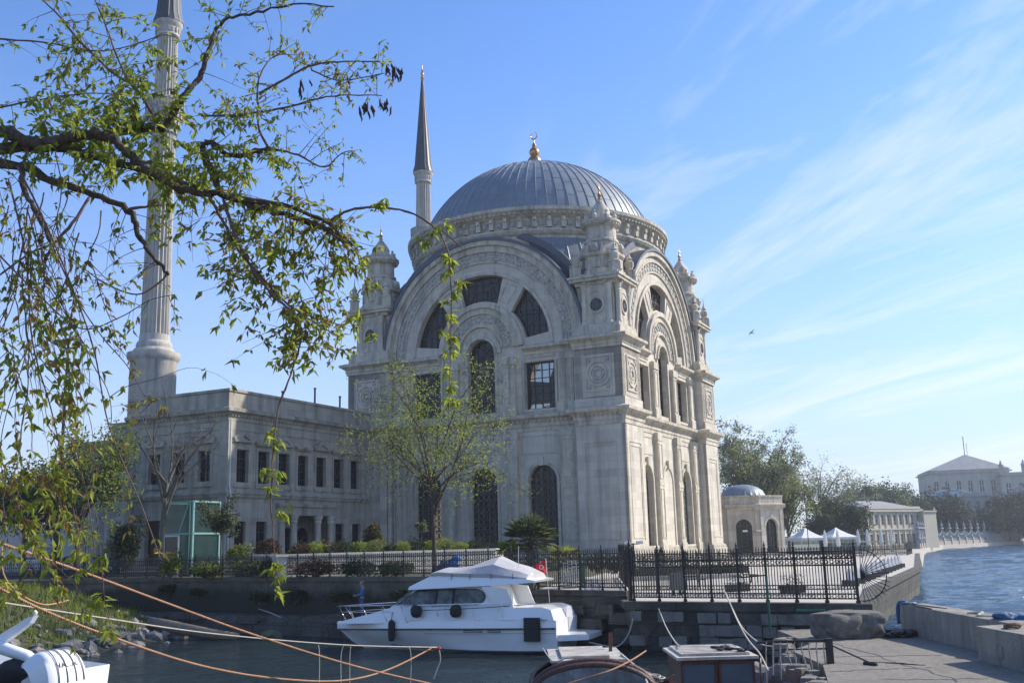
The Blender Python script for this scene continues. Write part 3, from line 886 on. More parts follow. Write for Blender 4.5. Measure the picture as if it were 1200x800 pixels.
# ---- minarets
def minaret(u_, v_, label, z0):
    root = thing('minaret', label, 'minaret', MC + Matrix.Rotation(MROT, 3, 'Z') @ Vector((-u_, v_, 0)), MROT, 'twin fluted minarets of the mosque')
    p = MB()
    p.lathe([(2.05, z0), (2.05, 20.6), (2.15, 20.75), (2.32, 20.95), (2.36, 21.25), (2.36, 21.45), (2.0, 21.5)], 40)
    p.obj('pedestal', STONE_M, root, smooth=35)
    b = MB()
    b.lathe([(1.86, 21.45), (1.88, 21.65), (1.76, 21.85), (1.58, 21.95), (1.62, 22.2), (1.54, 22.45), (1.38, 22.6), (1.33, 23.2)], 32)
    b.obj('base_moulding', STONE_M, root, smooth=35)
    s = MB()
    NN = 22
    pr_ = [(1.31, 23.1)]
    for i in range(12):
        t = i / 11
        pr_.append((1.31 - 0.20 * t, 23.3 + 19.6 * t))
    s.lathe(pr_, NN * 6, flute=(NN, 0.12))
    pr_ = [(1.1, 45.0 + 9.0 * i / 4) for i in range(5)]
    s.lathe([(1.08 - 0.03 * i, 45.6 + 1.9 * i) for i in range(5)], NN * 6, flute=(NN, 0.12))
    s.obj('shaft', STONE_M, root, smooth=20)
    c = MB()
    c.lathe([(1.16, 42.8), (1.3, 42.9), (1.22, 43.1), (1.24, 43.6), (1.4, 44.0), (1.32, 44.15), (1.5, 44.6), (1.78, 44.95), (1.70, 45.05), (1.72, 46.0), (1.82, 46.05), (1.82, 46.2), (1.6, 46.22), (1.1, 46.2)], 40, flute=(20, 0.03))
    for q in range(20):                # acanthus leaves and balcony balusters
        an = 2 * math.pi * q / 20
        c.box((1.34 * math.cos(an), 1.34 * math.sin(an), 43.75), (0.3, 0.22, 0.7), an, taper=1.25)
        c.box((1.58 * math.cos(an), 1.58 * math.sin(an), 44.6), (0.35, 0.24, 0.55), an, taper=1.2)
        c.box((1.74 * math.cos(an), 1.74 * math.sin(an), 45.55), (0.10, 0.14, 0.85), an)
    c.obj('balcony', RELIEF, root)
    d = MB()
    d.lathe([(1.06, 52.8), (1.18, 52.95), (1.10, 53.15), (1.10, 53.8), (1.24, 54.0), (1.36, 54.25), (1.36, 54.45), (1.1, 54.5)], 36)
    for q in range(18):
        an = 2 * math.pi * q / 18
        d.box((1.15 * math.cos(an), 1.15 * math.sin(an), 53.5), (0.1, 0.16, 0.5), an)
    d.obj('collar', STONE_M, root, smooth=30)
    e = MB()
    e.lathe([(1.42, 54.4), (1.40, 54.6), (1.16, 55.4), (0.14, 68.3), (0.08, 68.4)], 16)
    for q in range(16):
        an = 2 * math.pi * q / 16
        e.tube([(1.41 * math.cos(an), 1.41 * math.sin(an), 54.6), (1.17 * math.cos(an), 1.17 * math.sin(an), 55.4), (0.15 * math.cos(an), 0.15 * math.sin(an), 68.2)], 0.03, 4, mi=1)
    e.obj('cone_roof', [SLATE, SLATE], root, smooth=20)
    f = MB()
    f.lathe([(0.2, 68.2), (0.3, 68.5), (0.12, 68.8), (0.25, 69.1), (0.22, 69.3), (0.08, 69.5), (0.16, 69.7), (0.05, 69.9), (0.03, 70.6), (0.01, 70.62)], 10)
    f.obj('finial', GOLD, root, smooth=40)
    return root
minaret(41.85, -10.0, 'fluted stone minaret rising over the low wing behind the overhanging branches', 12.0)
minaret(41.85, 37.4, 'minaret peeping out behind the dome, its dark pointed cone against the sky', 2.1)

# ---- royal wing: two storeys with pedimented windows
wing = thing('palace_wing', 'low two storey grey stone wing with pedimented windows, left of the mosque', 'building', MC, MROT)
UW, VW = 24.95, -18.5
def wf(s, d, z): return (-(UW + d), s, z)            # long front: s = v
def ws(s, d, z): return (-s, VW + d, z)              # short front: s = u
wins_r = [-16.9 + 2.44 * i for i in range(7)]
wl = MB()
holes = [rect(c, 0.66, 8.5, 11.15) for c in wins_r]
PORCH = rect(-9.05, 3.35, 2.1, 6.25)
holes += [PORCH, rect(-16.9, 0.6, 2.6, 5.75), rect(-14.5, 0.6, 2.6, 5.75), rect(-4.35, 0.62, 3.2, 5.65), rect(-1.9, 0.62, 3.2, 5.65)]
wl.slab([(VW, 2.0), (2.6, 2.0), (2.6, 14.3), (VW, 14.3)], holes, 0.0, 0.5, wf)
wins_l = [27.2, 29.75, 32.3]
holes2 = [rect(c, 0.62, 8.6, 11.1) for c in wins_l] + [rect(32.3, 0.75, 2.1, 6.0)]
wl.slab([(UW, 2.0), (35.3, 2.0), (35.3, 14.3), (UW, 14.3)], holes2, 0.003, 0.5, ws)
wl.box((-(35.3 + UW) / 2, 3.0, 14.45), (35.3 - UW - 0.3, 42.0, 0.3))          # flat roof
wl.box((-35.25, 2.7, 8.2), (0.3, 42.0, 12.4))
wl.box((-30.2, 23.6, 8.2), (10.0, 0.3, 12.4))
wl.box((-38.8, 4.5, 8.0), (6.8, 37.0, 12.0))                                   # lower block set back to the left
wl.box((-45.0, 4.5, 7.6), (6.0, 34.0, 11.2))
wl.obj('wall', STONE_W, wing)
bk = MB()
bk.box((-(UW + 2.0), -9.05, 4.2), (0.15, 6.6, 4.3)); bk.box((-(UW + 1.2), -9.05, 6.33), (1.7, 6.8, 0.15))
bk.box((-(UW + 1.2), -12.45, 4.2), (1.6, 0.12, 4.3)); bk.box((-(UW + 1.2), -5.65, 4.2), (1.6, 0.12, 4.3))
bk.obj('porch_back', STONE_W, wing)
for vq in (-11.0, -9.05, -7.1):
    window(wing, wf, arched(vq, 0.62, 2.3, 4.7, 10), 1.9, DARKPANE, WOODFR, (2, 4), 0.06, 0.1)
for vq in (-12.25, -10.75, -7.6, -5.85):
    cmb = MB()
    cmb.lathe([(0.42, 2.1), (0.42, 2.4), (0.33, 2.55), (0.31, 3.6), (0.27, 5.6), (0.36, 5.75), (0.30, 5.85), (0.44, 6.1), (0.46, 6.24)], 16, (-(UW - 0.12), vq))
    cmb.obj('porch_column', STONE, wing, smooth=35)
tr = MB()
wplan = [(-UW, 2.5), (-UW, VW), (-35.3, VW)]
fl = 1.0
def wing_sweep(prof, path): tr.sweep(prof, path, False, flip=1.0)
# out must point away from the wing: towards +x on the long front, -y on the short one
test = Vector((wplan[1][0] - wplan[0][0], wplan[1][1] - wplan[0][1])).normalized()
wflip = 1.0 if Vector((test.y, -test.x)).x > 0 else -1.0
tr.sweep([(0, 13.3), (0.08, 13.3), (0.10, 13.6), (0.32, 13.85), (0.52, 13.95), (0.55, 14.2), (0.16, 14.32), (0.12, 15.45), (0.22, 15.5), (0.22, 15.7), (-0.3, 15.72), (-0.32, 14.3), (0, 14.3)], wplan, False, flip=wflip)
tr.sweep([(0, 7.55), (0.12, 7.55), (0.16, 7.75), (0.22, 7.8), (0.22, 7.95), (0.06, 8.05), (0.06, 8.3), (0, 8.3)], wplan, False, flip=wflip)
tr.sweep([(0, 12.6), (0.06, 12.6), (0.06, 12.75), (0, 12.78)], wplan, False, flip=wflip)
tr.sweep([(0, 2.0), (0.18, 2.0), (0.18, 2.55), (0, 2.62)], [(-UW, -12.4), (-UW, VW), (-35.3, VW)], False, flip=wflip)
p2 = [(-35.3, -14.0), (-42.2, -14.0)]
tr.sweep([(0, 12.9), (0.1, 12.9), (0.4, 13.3), (0.45, 13.6), (0.1, 13.7), (0.1, 14.5), (0.2, 14.7), (-0.3, 14.7), (-0.3, 13.4), (0, 13.4)], p2, False, flip=wflip)
tr.sweep([(0, 13.0), (0.35, 13.2), (0.35, 13.5), (-0.3, 13.6)], [(-42.2, -12.5), (-48.0, -12.5)], False, flip=wflip)
fbox(tr, wf, -12.75, -5.35, -0.30, 0.2, 6.26, 6.95); fbox(tr, wf, -12.9, -5.2, -0.42, 0.2, 6.95, 7.2)
for i in range(60):
    fbox(tr, wf, VW + 0.1 + i * 0.35, VW + 0.28 + i * 0.35, -0.24, 0.1, 13.62, 13.8)
for i in range(29):
    fbox(tr, ws, UW + 0.15 + i * 0.35, UW + 0.33 + i * 0.35, -0.24, 0.1, 13.62, 13.8)
for (a, b) in ((UW - 0.05, UW + 0.75), (34.5, 35.3)):
    fbox(tr, ws, a, b, -0.1, 0.1, 2.6, 13.3)
fbox(tr, wf, VW - 0.05, VW + 0.75, -0.1, 0.1, 8.3, 13.3)
tr.obj('cornice', STONE_W, wing)
def pedimented(fn, c, hw, z0, z1, tri):
    w_ = window(wing, fn, rect(c, hw, z0, z1), 0.34, DARKPANE, WOODFR, (2, 4), 0.06, 0.12)
    s_ = MB()
    fframe(s_, fn, c - hw - 0.2, c + hw + 0.2, z0 - 0.02, z1 + 0.22, 0.0, 0.2, 0.08)
    fbox(s_, fn, c - hw - 0.3, c + hw + 0.3, -0.16, 0.1, z0 - 0.22, z0 - 0.02)
    fbox(s_, fn, c - hw - 0.38, c + hw + 0.38, -0.30, 0.1, z1 + 0.55, z1 + 0.72)
    if tri:
        s_.slab([(c - hw - 0.38, z1 + 0.72), (c + hw + 0.38, z1 + 0.72), (c, z1 + 1.22)], [], -0.10, 0.1, fn)
        for (a, b) in (((c - hw - 0.42, z1 + 0.76), (c, z1 + 1.26)), ((c + hw + 0.42, z1 + 0.76), (c, z1 + 1.26))):
            s_.beam(fn(a[0], -0.15, a[1]), fn(b[0], -0.15, b[1]), 0.16, 0.34)
    else:
        fbox(s_, fn, c - hw - 0.30, c + hw + 0.30, -0.22, 0.1, z1 + 0.42, z1 + 0.55)
    s_.obj('surround', STONE_W, w_)
for i, c in enumerate(wins_r):
    pedimented(wf, c, 0.66, 8.5, 11.15, i % 2 == 0)
for i, c in enumerate(wins_l):
    pedimented(ws, c, 0.62, 8.6, 11.1, i != 1)
for c in (-16.9, -14.5):
    window(wing, wf, rect(c, 0.6, 2.6, 5.75), 0.34, DARKPANE, WOODFR, (2, 4), 0.06, 0.12)
for c in (-4.35, -1.9):
    window(wing, wf, rect(c, 0.62, 3.2, 5.65), 0.34, DARKPANE, WOODFR, (2, 3), 0.06, 0.12)
dr = MB(); fbox(dr, ws, 31.55, 33.05, 0.36, 0.44, 2.1, 6.0); fframe(dr, ws, 31.65, 32.25, 2.4, 5.6, 0.36, 0.08, 0.03); fframe(dr, ws, 32.35, 32.95, 2.4, 5.6, 0.36, 0.08, 0.03)
dr.obj('door', BROWNWOOD, wing)
for (u_, v_, h) in ((25.6, -3.6, 1.2), (25.6, -7.2, 1.5), (26.0, -11.0, 0.8)):
    pp = MB(); pp.tube([(-u_, v_, 15.6), (-u_, v_, 15.6 + h)], 0.08, 8); pp.tube([(-u_, v_, 15.6 + h), (-u_, v_, 15.7 + h)], 0.12, 8)
    pp.obj('vent_pipe', IRON, wing)
dp = MB(); dp.tube([(-UW + 0.1, -18.3, 13.4), (-UW + 0.1, -18.3, 8.4), (-UW + 0.25, -18.3, 7.6), (-UW + 0.1, -18.3, 7.2), (-UW + 0.1, -18.3, 2.4)], 0.06, 8)
dp.obj('drainpipe', WHITEP, wing)
# ================================================================== WATER, GROUND, QUAYS
def water_mat():
    m = bpy.data.materials.new('sea_water'); m.use_nodes = True
    nt = m.node_tree; N, L = nt.nodes, nt.links
    b = N['Principled BSDF']
    b.inputs['Roughness'].default_value = 0.10
    b.inputs['IOR'].default_value = 1.33
    t = N.new('ShaderNodeTexCoord')
    mp_ = N.new('ShaderNodeMapping'); mp_.inputs['Rotation'].default_value = (0, 0, R(24)); mp_.inputs['Scale'].default_value = (0.75, 1.5, 1)
    L.new(t.outputs['Object'], mp_.inputs[0])
    sx = N.new('ShaderNodeSeparateXYZ'); L.new(t.outputs['Object'], sx.inputs[0])     # dark grey-green in the basin, blue in the strait
    mr = N.new('ShaderNodeMapRange'); mr.inputs['From Min'].default_value = 11; mr.inputs['From Max'].default_value = 17
    L.new(sx.outputs[0], mr.inputs['Value'])
    mc = N.new('ShaderNodeMixRGB'); mc.inputs[1].default_value = (0.020, 0.030, 0.026, 1); mc.inputs[2].default_value = (0.012, 0.060, 0.110, 1)
    L.new(mr.outputs[0], mc.inputs[0]); L.new(mc.outputs[0], b.inputs['Base Color'])
    hs = []
    for sc_, w_ in ((1.3, 0.6), (3.2, 0.34), (9.0, 0.10)):
        n = N.new('ShaderNodeTexNoise'); n.inputs['Scale'].default_value = sc_; n.inputs['Detail'].default_value = 3; n.inputs['Distortion'].default_value = 0.6
        L.new(mp_.outputs[0], n.inputs['Vector'])
        q = N.new('ShaderNodeMath'); q.operation = 'MULTIPLY'; q.inputs[1].default_value = w_
        L.new(n.outputs['Fac'], q.inputs[0]); hs.append(q.outputs[0])
    a1 = N.new('ShaderNodeMath'); L.new(hs[0], a1.inputs[0]); L.new(hs[1], a1.inputs[1])
    a2 = N.new('ShaderNodeMath'); L.new(a1.outputs[0], a2.inputs[0]); L.new(hs[2], a2.inputs[1])
    bp = N.new('ShaderNodeBump'); bp.inputs['Strength'].default_value = 0.8; bp.inputs['Distance'].default_value = 0.55
    L.new(a2.outputs[0], bp.inputs['Height']); L.new(bp.outputs[0], b.inputs['Normal'])
    return m
WATER = water_mat()
from mathutils import noise as _noise
def wave(x, y):
    f_ = min(1.0, max(0.22, (x - 4) / 12.0)) * (1.0 if y < 320 else max(0, 1 - (y - 320) / 60))
    a = _noise.noise(Vector((x * 0.16 + 0.05 * y, y * 0.30, 0.3))) * 0.24
    b_ = _noise.noise(Vector((x * 0.42 - 0.1 * y, y * 0.75, 5.1))) * 0.15
    c_ = abs(_noise.noise(Vector((x * 0.9, y * 1.5, 9.7)))) * 0.07
    return (a + b_ - c_) * f_
wb = MB()
def wgrid(x0, x1, y0, y1, st_):
    nx_, ny_ = int(round((x1 - x0) / st_)), int(round((y1 - y0) / st_))
    base_ = []
    for j in range(ny_ + 1):
        for i in range(nx_ + 1):
            x, y = x0 + (x1 - x0) * i / nx_, y0 + (y1 - y0) * j / ny_
            e_ = min(1.0, min(x - x0, x1 - x, y - y0, y1 - y) / 3.0)
            base_.append((x, y, wave(x, y) * max(0, e_)))
    wb.add(base_, [(j * (nx_ + 1) + i, j * (nx_ + 1) + i + 1, (j + 1) * (nx_ + 1) + i + 1, (j + 1) * (nx_ + 1) + i) for j in range(ny_) for i in range(nx_)])
wgrid(-30, 12, 14, 62, 0.30)
wgrid(12, 72, 14, 62, 0.34)
wgrid(12, 72, 62, 152, 0.5)
wgrid(12, 72, 152, 232, 1.0)
wgrid(72, 232, 62, 382, 1.0)
def wq(x0, x1, y0, y1): wb.add([(x0, y0, 0), (x1, y0, 0), (x1, y1, 0), (x0, y1, 0)], [(0, 1, 2, 3)])
wq(-4000, 4000, -200, 14); wq(-4000, -30, 14, 7000); wq(-30, 12, 62, 7000); wq(72, 4000, 14, 62); wq(232, 4000, 62, 7000); wq(72, 232, 382, 7000); wq(12, 72, 232, 7000)
tag(wb.obj('water', WATER, recalc=False, smooth=True), kind='structure')
sb_ = MB(); sb_.add([(-4000, -200, -4), (4000, -200, -4), (4000, 7000, -4), (-4000, 7000, -4)], [(0, 1, 2, 3)])
tag(sb_.obj('seabed', SOIL, recalc=False), kind='structure')

def prism(m, poly, z0, z1, mi=0, top_only=False):
    m.slab([(p[0], p[1]) for p in poly], [], z0, z1, lambda a, d, b: (a, b, d), mi)
WL = [(-62, 66.0), (-30, 65.0), (-21.9, 64.6), (-8.3, 55.2), (0.8, 49.6)]      # edge of the garden quay
gp = MB(); prism(gp, WL + [(3.0, 62), (4.6, 68), (7.6, 82.2), (15.0, 97), (30, 135), (34, 200), (-120, 200), (-120, 66)], -0.5, 2.95)
tag(gp.obj('garden_ground', SOIL), kind='structure')
g2 = MB(); prism(g2, [(0.86, 49.62), (4.8, 46.0), (6.4, 66.0), (3.1, 66.0), (3.0, 62.0)], -0.5, 2.30)
tag(g2.obj('quay_pavement', PAVE), kind='structure')
ES = [(4.86, 44.55), (12.9, 39.35), (16.5, 49.6), (30.6, 80), (51, 133), (51, 140), (30, 140), (10, 100), (6.45, 66), (5.1, 50)]
es = MB(); prism(es, ES, -2.0, 1.95)
tag(es.obj('esplanade', PAVE), kind='structure')
# quay walls
m = MB(); prism(m, [(6.5, 66.1), (14.5, 67.6), (21.2, 79.6), (36, 112), (36, 135), (29, 135), (12, 97), (6.5, 83), (4.7, 68.4)], -0.5, 2.20)
tag(m.obj('paved_terrace', PAVE), kind='structure')
qw = thing('quay_wall', 'rough plastered quay wall below the garden railing, dark stone ledge at its foot', 'wall', (0, 0, 0))
m = MB()
m.sweep([(0.02, -1.5), (0.30, -1.5), (0.22, 1.6), (0.14, 2.72), (0.26, 2.74), (0.26, 2.97), (-0.35, 2.97), (-0.35, 2.5), (0.02, 2.5)], WL, False)
m.obj('wall_face', WALLP, qw)
m = MB()
LED = [(-24.5, 64.6), (-21.9, 64.3), (-8.3, 55.0), (0.8, 49.4)]
m.sweep([(0.2, -1.5), (1.75, -1.5), (1.62, 0.35), (1.58, 0.72), (1.45, 0.93), (0.25, 0.97)], LED, False)
rr = random.Random(3)
for i in range(26):
    t = rr.random(); a = Vector(LED[1]).lerp(Vector(LED[2]), t) if rr.random() < 0.7 else Vector(LED[2]).lerp(Vector(LED[3]), t)
    n_ = Vector((-0.57, -0.82)) * rr.uniform(1.1, 1.6)
    m.box((a.x + n_.x, a.y + n_.y, rr.uniform(0.75, 0.98)), (rr.uniform(0.7, 1.6), rr.uniform(0.4, 0.7), rr.uniform(0.14, 0.4)), -0.6 + rr.uniform(-0.1, 0.1))
m.obj('ledge', QUAYST, qw)
q2 = thing('quay_wall', 'dark wet quay wall just behind the stern of the white motor yacht', 'wall', (0, 0, 0))
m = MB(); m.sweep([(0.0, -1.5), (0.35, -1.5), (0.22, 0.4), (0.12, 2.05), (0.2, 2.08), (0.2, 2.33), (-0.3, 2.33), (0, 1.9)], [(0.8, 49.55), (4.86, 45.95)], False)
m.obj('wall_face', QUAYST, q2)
m = MB()
for i, (x, y, z, s) in enumerate(((3.9, 46.1, 1.55, 0.7), (4.5, 45.7, 1.2, 0.8), (3.3, 46.5, 0.9, 0.8), (2.6, 47.3, 1.5, 0.6), (4.7, 45.2, 0.5, 1.0))):
    m.box((x, y, z), (s * 1.4, s * 0.8, s * 0.6), -0.7 + 0.1 * i, taper=0.85)
m.obj('corner_stones', QUAYST, q2)
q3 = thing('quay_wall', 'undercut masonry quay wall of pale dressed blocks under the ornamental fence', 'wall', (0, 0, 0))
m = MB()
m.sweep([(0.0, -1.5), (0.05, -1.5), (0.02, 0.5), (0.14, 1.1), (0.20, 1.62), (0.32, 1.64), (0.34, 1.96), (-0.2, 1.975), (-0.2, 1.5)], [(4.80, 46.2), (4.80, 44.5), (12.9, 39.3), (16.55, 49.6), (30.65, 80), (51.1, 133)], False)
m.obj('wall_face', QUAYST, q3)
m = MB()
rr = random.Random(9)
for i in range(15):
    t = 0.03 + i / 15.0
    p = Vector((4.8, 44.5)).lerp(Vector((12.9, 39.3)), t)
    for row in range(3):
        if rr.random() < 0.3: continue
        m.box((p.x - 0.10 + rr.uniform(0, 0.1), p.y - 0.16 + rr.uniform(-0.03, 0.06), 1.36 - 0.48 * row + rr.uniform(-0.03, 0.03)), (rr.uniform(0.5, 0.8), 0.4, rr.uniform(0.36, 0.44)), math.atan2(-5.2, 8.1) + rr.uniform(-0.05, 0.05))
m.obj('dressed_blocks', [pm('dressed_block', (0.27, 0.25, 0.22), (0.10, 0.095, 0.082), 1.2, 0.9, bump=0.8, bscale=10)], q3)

# near quay and pier
m = MB(); prism(m, [(-60, -40), (40, -40), (40, 7.5), (-60, 12)], -1.0, 2.9); tag(m.obj('near_quay', CONC), kind='structure')
PIER = [(6.5, 7.0), (7.0, 24.2), (7.9, 27.7), (8.0, 31.2), (9.1, 33.0), (9.3, 38.0), (12.4, 38.2), (13.7, 36.0), (13.7, 7.0)]
m = MB(); prism(m, PIER, -2.0, 1.2)
for i in range(40):                       # chipped, broken left edge
    t = rnd.random(); a = Vector((7.0, 24.2)).lerp(Vector((7.95, 31.0)), t) if i < 28 else Vector((8.0, 31.2)).lerp(Vector((9.2, 36)), t)
    s_ = rnd.uniform(0.15, 0.5)
    m.box((a.x - rnd.uniform(-0.05, 0.25), a.y, 1.2 - s_ * 0.45 + rnd.uniform(-0.1, 0.02)), (s_ * 1.3, s_ * 1.2, s_ * 0.8), rnd.uniform(0, 3), taper=0.8)
tag(m.obj('pier', PIERC), kind='structure')
m = MB()
rr = random.Random(44)
for (x0_, y0_, x1_, y1_) in ((8.4, 29.4, 11.6, 29.0), (7.6, 26.2, 10.2, 26.6), (9.8, 33.0, 9.9, 24.0), (8.3, 24.6, 10.6, 24.3)):
    n_ = 14; px_ = None
    for i in range(n_ + 1):
        t = i / n_
        q = Vector((x0_ + (x1_ - x0_) * t + rr.uniform(-0.12, 0.12), y0_ + (y1_ - y0_) * t + rr.uniform(-0.12, 0.12), 1.203))
        if px_ is not None and rr.random() < 0.85: m.beam(px_, q, 0.02 + 0.03 * rr.random(), 0.006)
        px_ = q
tag(m.obj('pier_crack', IRON), kind='structure')
# parapet along the seaward side of the pier
pa = thing('parapet_wall', 'thick low concrete parapet along the seaward edge of the pier', 'wall', (12.95, 31, 1.2))
m = MB()
W2 = [(0, 4.7), (0, -3.35), (-0.97, -3.35), (-0.93, -24.0), (0.85, -24.0), (0.85, 4.7)]
m.slab(W2, [], -0.6, 0.90, lambda a, d, b: (a, b, d + (0.05 if (d > 0 and b > 4) else 0.0) - (0.03 if (d > 0 and b < -3 and a < -0.5) else 0)))
for (y, w) in ((2.4, 0.04), (-0.6, 0.05)):
    m.box((-0.005, y, 0.42), (0.03, w, 0.8))
m.box((-0.98, -4.6, 0.35), (0.05, 0.3, 0.3))
m.obj('wall_body', CONC, pa)
m = MB(); m.beam((0.02, 4.6, 0.99), (0.02, 2.0, 0.95), 0.035); m.beam((0.02, 2.0, 0.95), (0.02, 2.0, 0.72), 0.03); m.beam((0.02, 4.6, 1.0), (0.5, 2.0, 0.95), 0.03)
m.obj('steel_edge_bar', IRON, pa)
def lump(c, sx, sy, sz, seed, n=3, amp=0.25, flat=0.0):
    r_ = random.Random(seed)
    bm = bmesh.new(); bmesh.ops.create_icosphere(bm, subdivisions=n, radius=1.0)
    from mathutils import noise
    off = Vector((r_.uniform(0, 50), r_.uniform(0, 50), r_.uniform(0, 50)))
    vs = []
    for v_ in bm.verts:
        d = 1 + amp * noise.noise(v_.co * 1.3 + off) + amp * 0.5 * noise.noise(v_.co * 3.1 + off)
        z = v_.co.z * d
        if flat and z > flat: z = flat + (z - flat) * 0.2
        vs.append((c[0] + v_.co.x * d * sx, c[1] + v_.co.y * d * sy, c[2] + z * sz))
    fs = [tuple(v_.index for v_ in f.verts) for f in bm.faces]
    bm.free()
    return vs, fs
m = MB(); m.add(*lump((10.85, 34.6, 1.55), 1.15, 0.75, 0.85, 5, 5, 0.36, 0.5))
tag(m.obj('boulder', [pm('conglomerate', (0.24, 0.215, 0.185), (0.11, 0.10, 0.088), 5, 0.95, bump=1.0, bscale=22, detail=9)], smooth=False), 'big rough conglomerate block lying at the far end of the pier', 'boulder')
m = MB()
for i in range(16):
    m.add(*lump((12.4 + rnd.uniform(-0.45, 0.4), 34.6 + rnd.uniform(-0.6, 0.5), 1.26 + rnd.uniform(0, 0.12)), rnd.uniform(0.12, 0.35), rnd.uniform(0.1, 0.25), 0.10, i, 1, 0.4))
tag(m.obj('driftwood_pile', BROWNWOOD), 'dark heap of old timber and rope between the boulder and the parapet', 'debris heap')
# ropes and blue bundles on the parapet
def rope_obj(name, label, cat, pts, r, mat, group=None, sag=0.0, n=24):
    if len(pts) == 2 and sag is not None:
        a, b = Vector(pts[0]), Vector(pts[1])
        pts = [a.lerp(b, i / n) - Vector((0, 0, sag * 4 * (i / n) * (1 - i / n))) for i in range(n + 1)]
    m_ = MB(); m_.tube(pts, r, 6)
    return tag(m_.obj(name, mat, smooth=True), label, cat, group)
def laid_rope(m_, pts, r, pitch):            # three strands twisted together
    P = [Vector(p) for p in pts]
    D = [0.0]
    for a, b in zip(P[:-1], P[1:]): D.append(D[-1] + (b - a).length)
    n = max(20, min(900, int(D[-1] / pitch * 5)))
    for s in range(3):
        out = []; j = 0
        for i in range(n + 1):
            d = D[-1] * i / n
            while j < len(P) - 2 and D[j + 1] < d: j += 1
            f_ = (d - D[j]) / max(1e-6, D[j + 1] - D[j])
            q = P[j].lerp(P[j + 1], f_); tt = (P[j + 1] - P[j]).normalized()
            u_ = tt.cross(Vector((0, 0.3, 1))).normalized(); w_ = tt.cross(u_)
            an = 2 * math.pi * (d / pitch + s / 3)
            out.append(q + (u_ * math.cos(an) + w_ * math.sin(an)) * r * 0.52)
        m_.tube(out, r * 0.56, 5)
def smooth_path(pts, n=6):
    P = [Vector(p) for p in pts]; out = []
    for i in range(len(P) - 1):
        p0, p1, p2, p3 = P[max(0, i - 1)], P[i], P[i + 1], P[min(len(P) - 1, i + 2)]
        for j in range(n):
            t = j / n
            out.append(0.5 * ((2 * p1) + (p2 - p0) * t + (2 * p0 - 5 * p1 + 4 * p2 - p3) * t * t + (3 * p1 - p0 - 3 * p2 + p3) * t ** 3))
    out.append(P[-1])
    return out
m = MB(); m.add(*lump((13.35, 28.9, 2.16), 0.30, 0.42, 0.15, 21, 3, 0.5)); m.add(*lump((13.55, 28.4, 2.14), 0.2, 0.25, 0.11, 22, 2, 0.5))
tag(m.obj('net_bundle', TEALP, smooth=True), 'dark blue net bundle lying on top of the pier parapet', 'net')
m = MB(); m.tube(smooth_path([(13.2, 35.6, 2.14), (13.1, 35.66, 2.2), (12.95, 35.72, 2.16), (12.9, 35.74, 1.9), (12.9, 35.74, 1.5)]), 0.07, 6); m.add(*lump((13.15, 35.4, 2.17), 0.28, 0.2, 0.07, 25, 2, 0.5))
tag(m.obj('tarpaulin', TEALP, smooth=True), 'blue rag hung over the far end of the parapet', 'tarpaulin')
m = MB(); m.tube(smooth_path([(13.2, 30.9, 2.14), (13.4, 30.4, 2.20), (13.1, 30.0, 2.14), (13.3, 29.5, 2.14)]), 0.045, 6)
tag(m.obj('rope_coil', ROPE_W, smooth=True), 'short pale mooring rope tossed on the middle of the parapet', 'rope')
pts = []
for i in range(70):
    a = i * 0.55; r_ = 0.16 + 0.04 * math.sin(i * 1.7)
    pts.append((12.45 + r_ * math.cos(a), 26.6 + r_ * 1.2 * math.sin(a), 2.10 + 0.0012 * i + 0.02 * math.sin(i)))
m = MB(); m.tube(pts, 0.022, 5)
tag(m.obj('rope_coil', [pm('rusty_rope', (0.22, 0.13, 0.08), (0.12, 0.07, 0.05), 20, 0.9)], smooth=True), 'small rusty coil of rope on the near end of the parapet', 'rope')
# rail, bent rod and green pole on the pier
ra = thing('mooring_rail', 'low iron rail hung with ropes at the broken edge of the pier', 'rail', (7.8, 28.6, 1.2))
m = MB(); m.box((0.35, -0.75, 0.32), (0.16, 0.16, 0.64)); m.obj('post', IRON, ra)
m = MB(); m.beam((0.35, -0.75, 0.58), (-1.35, 0.05, 0.50), 0.07); m.beam((0.35, -0.75, 0.38), (-1.2, 0.0, 0.30), 0.04); m.obj('bar', IRON, ra)
m = MB()
for i in range(9):
    t = i / 9.0; x, y = 0.25 - 1.55 * t, -0.7 + 0.7 * t
    m.tube(smooth_path([(x, y, 0.58 - 0.06 * t), (x - 0.05, y - 0.06, 0.3), (x + rnd.uniform(-0.12, 0.12), y - 0.1, -0.2 - rnd.uniform(0, 0.5))], 4), 0.018, 5)
m.obj('hanging_ropes', ROPE_W, ra)
m = MB(); m.tube([(8.35, 28.6, 1.62), (9.0, 27.3, 1.26), (9.02, 27.25, 1.22)], 0.022, 6); m.tube([(8.9, 27.45, 1.23), (9.1, 27.1, 1.23)], 0.05, 6)
tag(m.obj('iron_rod', IRON), 'bent iron rod leaning from the rail onto the pier', 'rod')
m = MB()
for i in range(3):
    m.tube([(9.2 + 0.3 * i, 27.9 - 0.3 * i, 1.206), (9.9 + 0.15 * i, 27.5 - 0.25 * i, 1.206), (10.1 + 0.1 * i, 27.0, 1.206)], 0.012, 4)
tag(m.obj('wire_scraps', IRON), 'thin dark wire scraps lying on the pier surface', 'wire')
gpole = thing('green_pole', 'green painted iron pole standing in front of the ornamental fence', 'pole', (8.95, 37.6, 1.2))
m = MB(); m.tube([(0, 0, 0), (0, 0, 2.0)], 0.045, 8); m.obj('shaft', GREENP, gpole)
m = MB(); m.beam((0, 0, 1.95), (-1.0, -0.25, 1.9), 0.05); m.obj('arm', IRON, gpole)
m = MB(); m.tube([(11.05, 38.0, 1.2), (11.05, 38.0, 1.85), (10.1, 38.2, 1.85)], 0.05, 8)
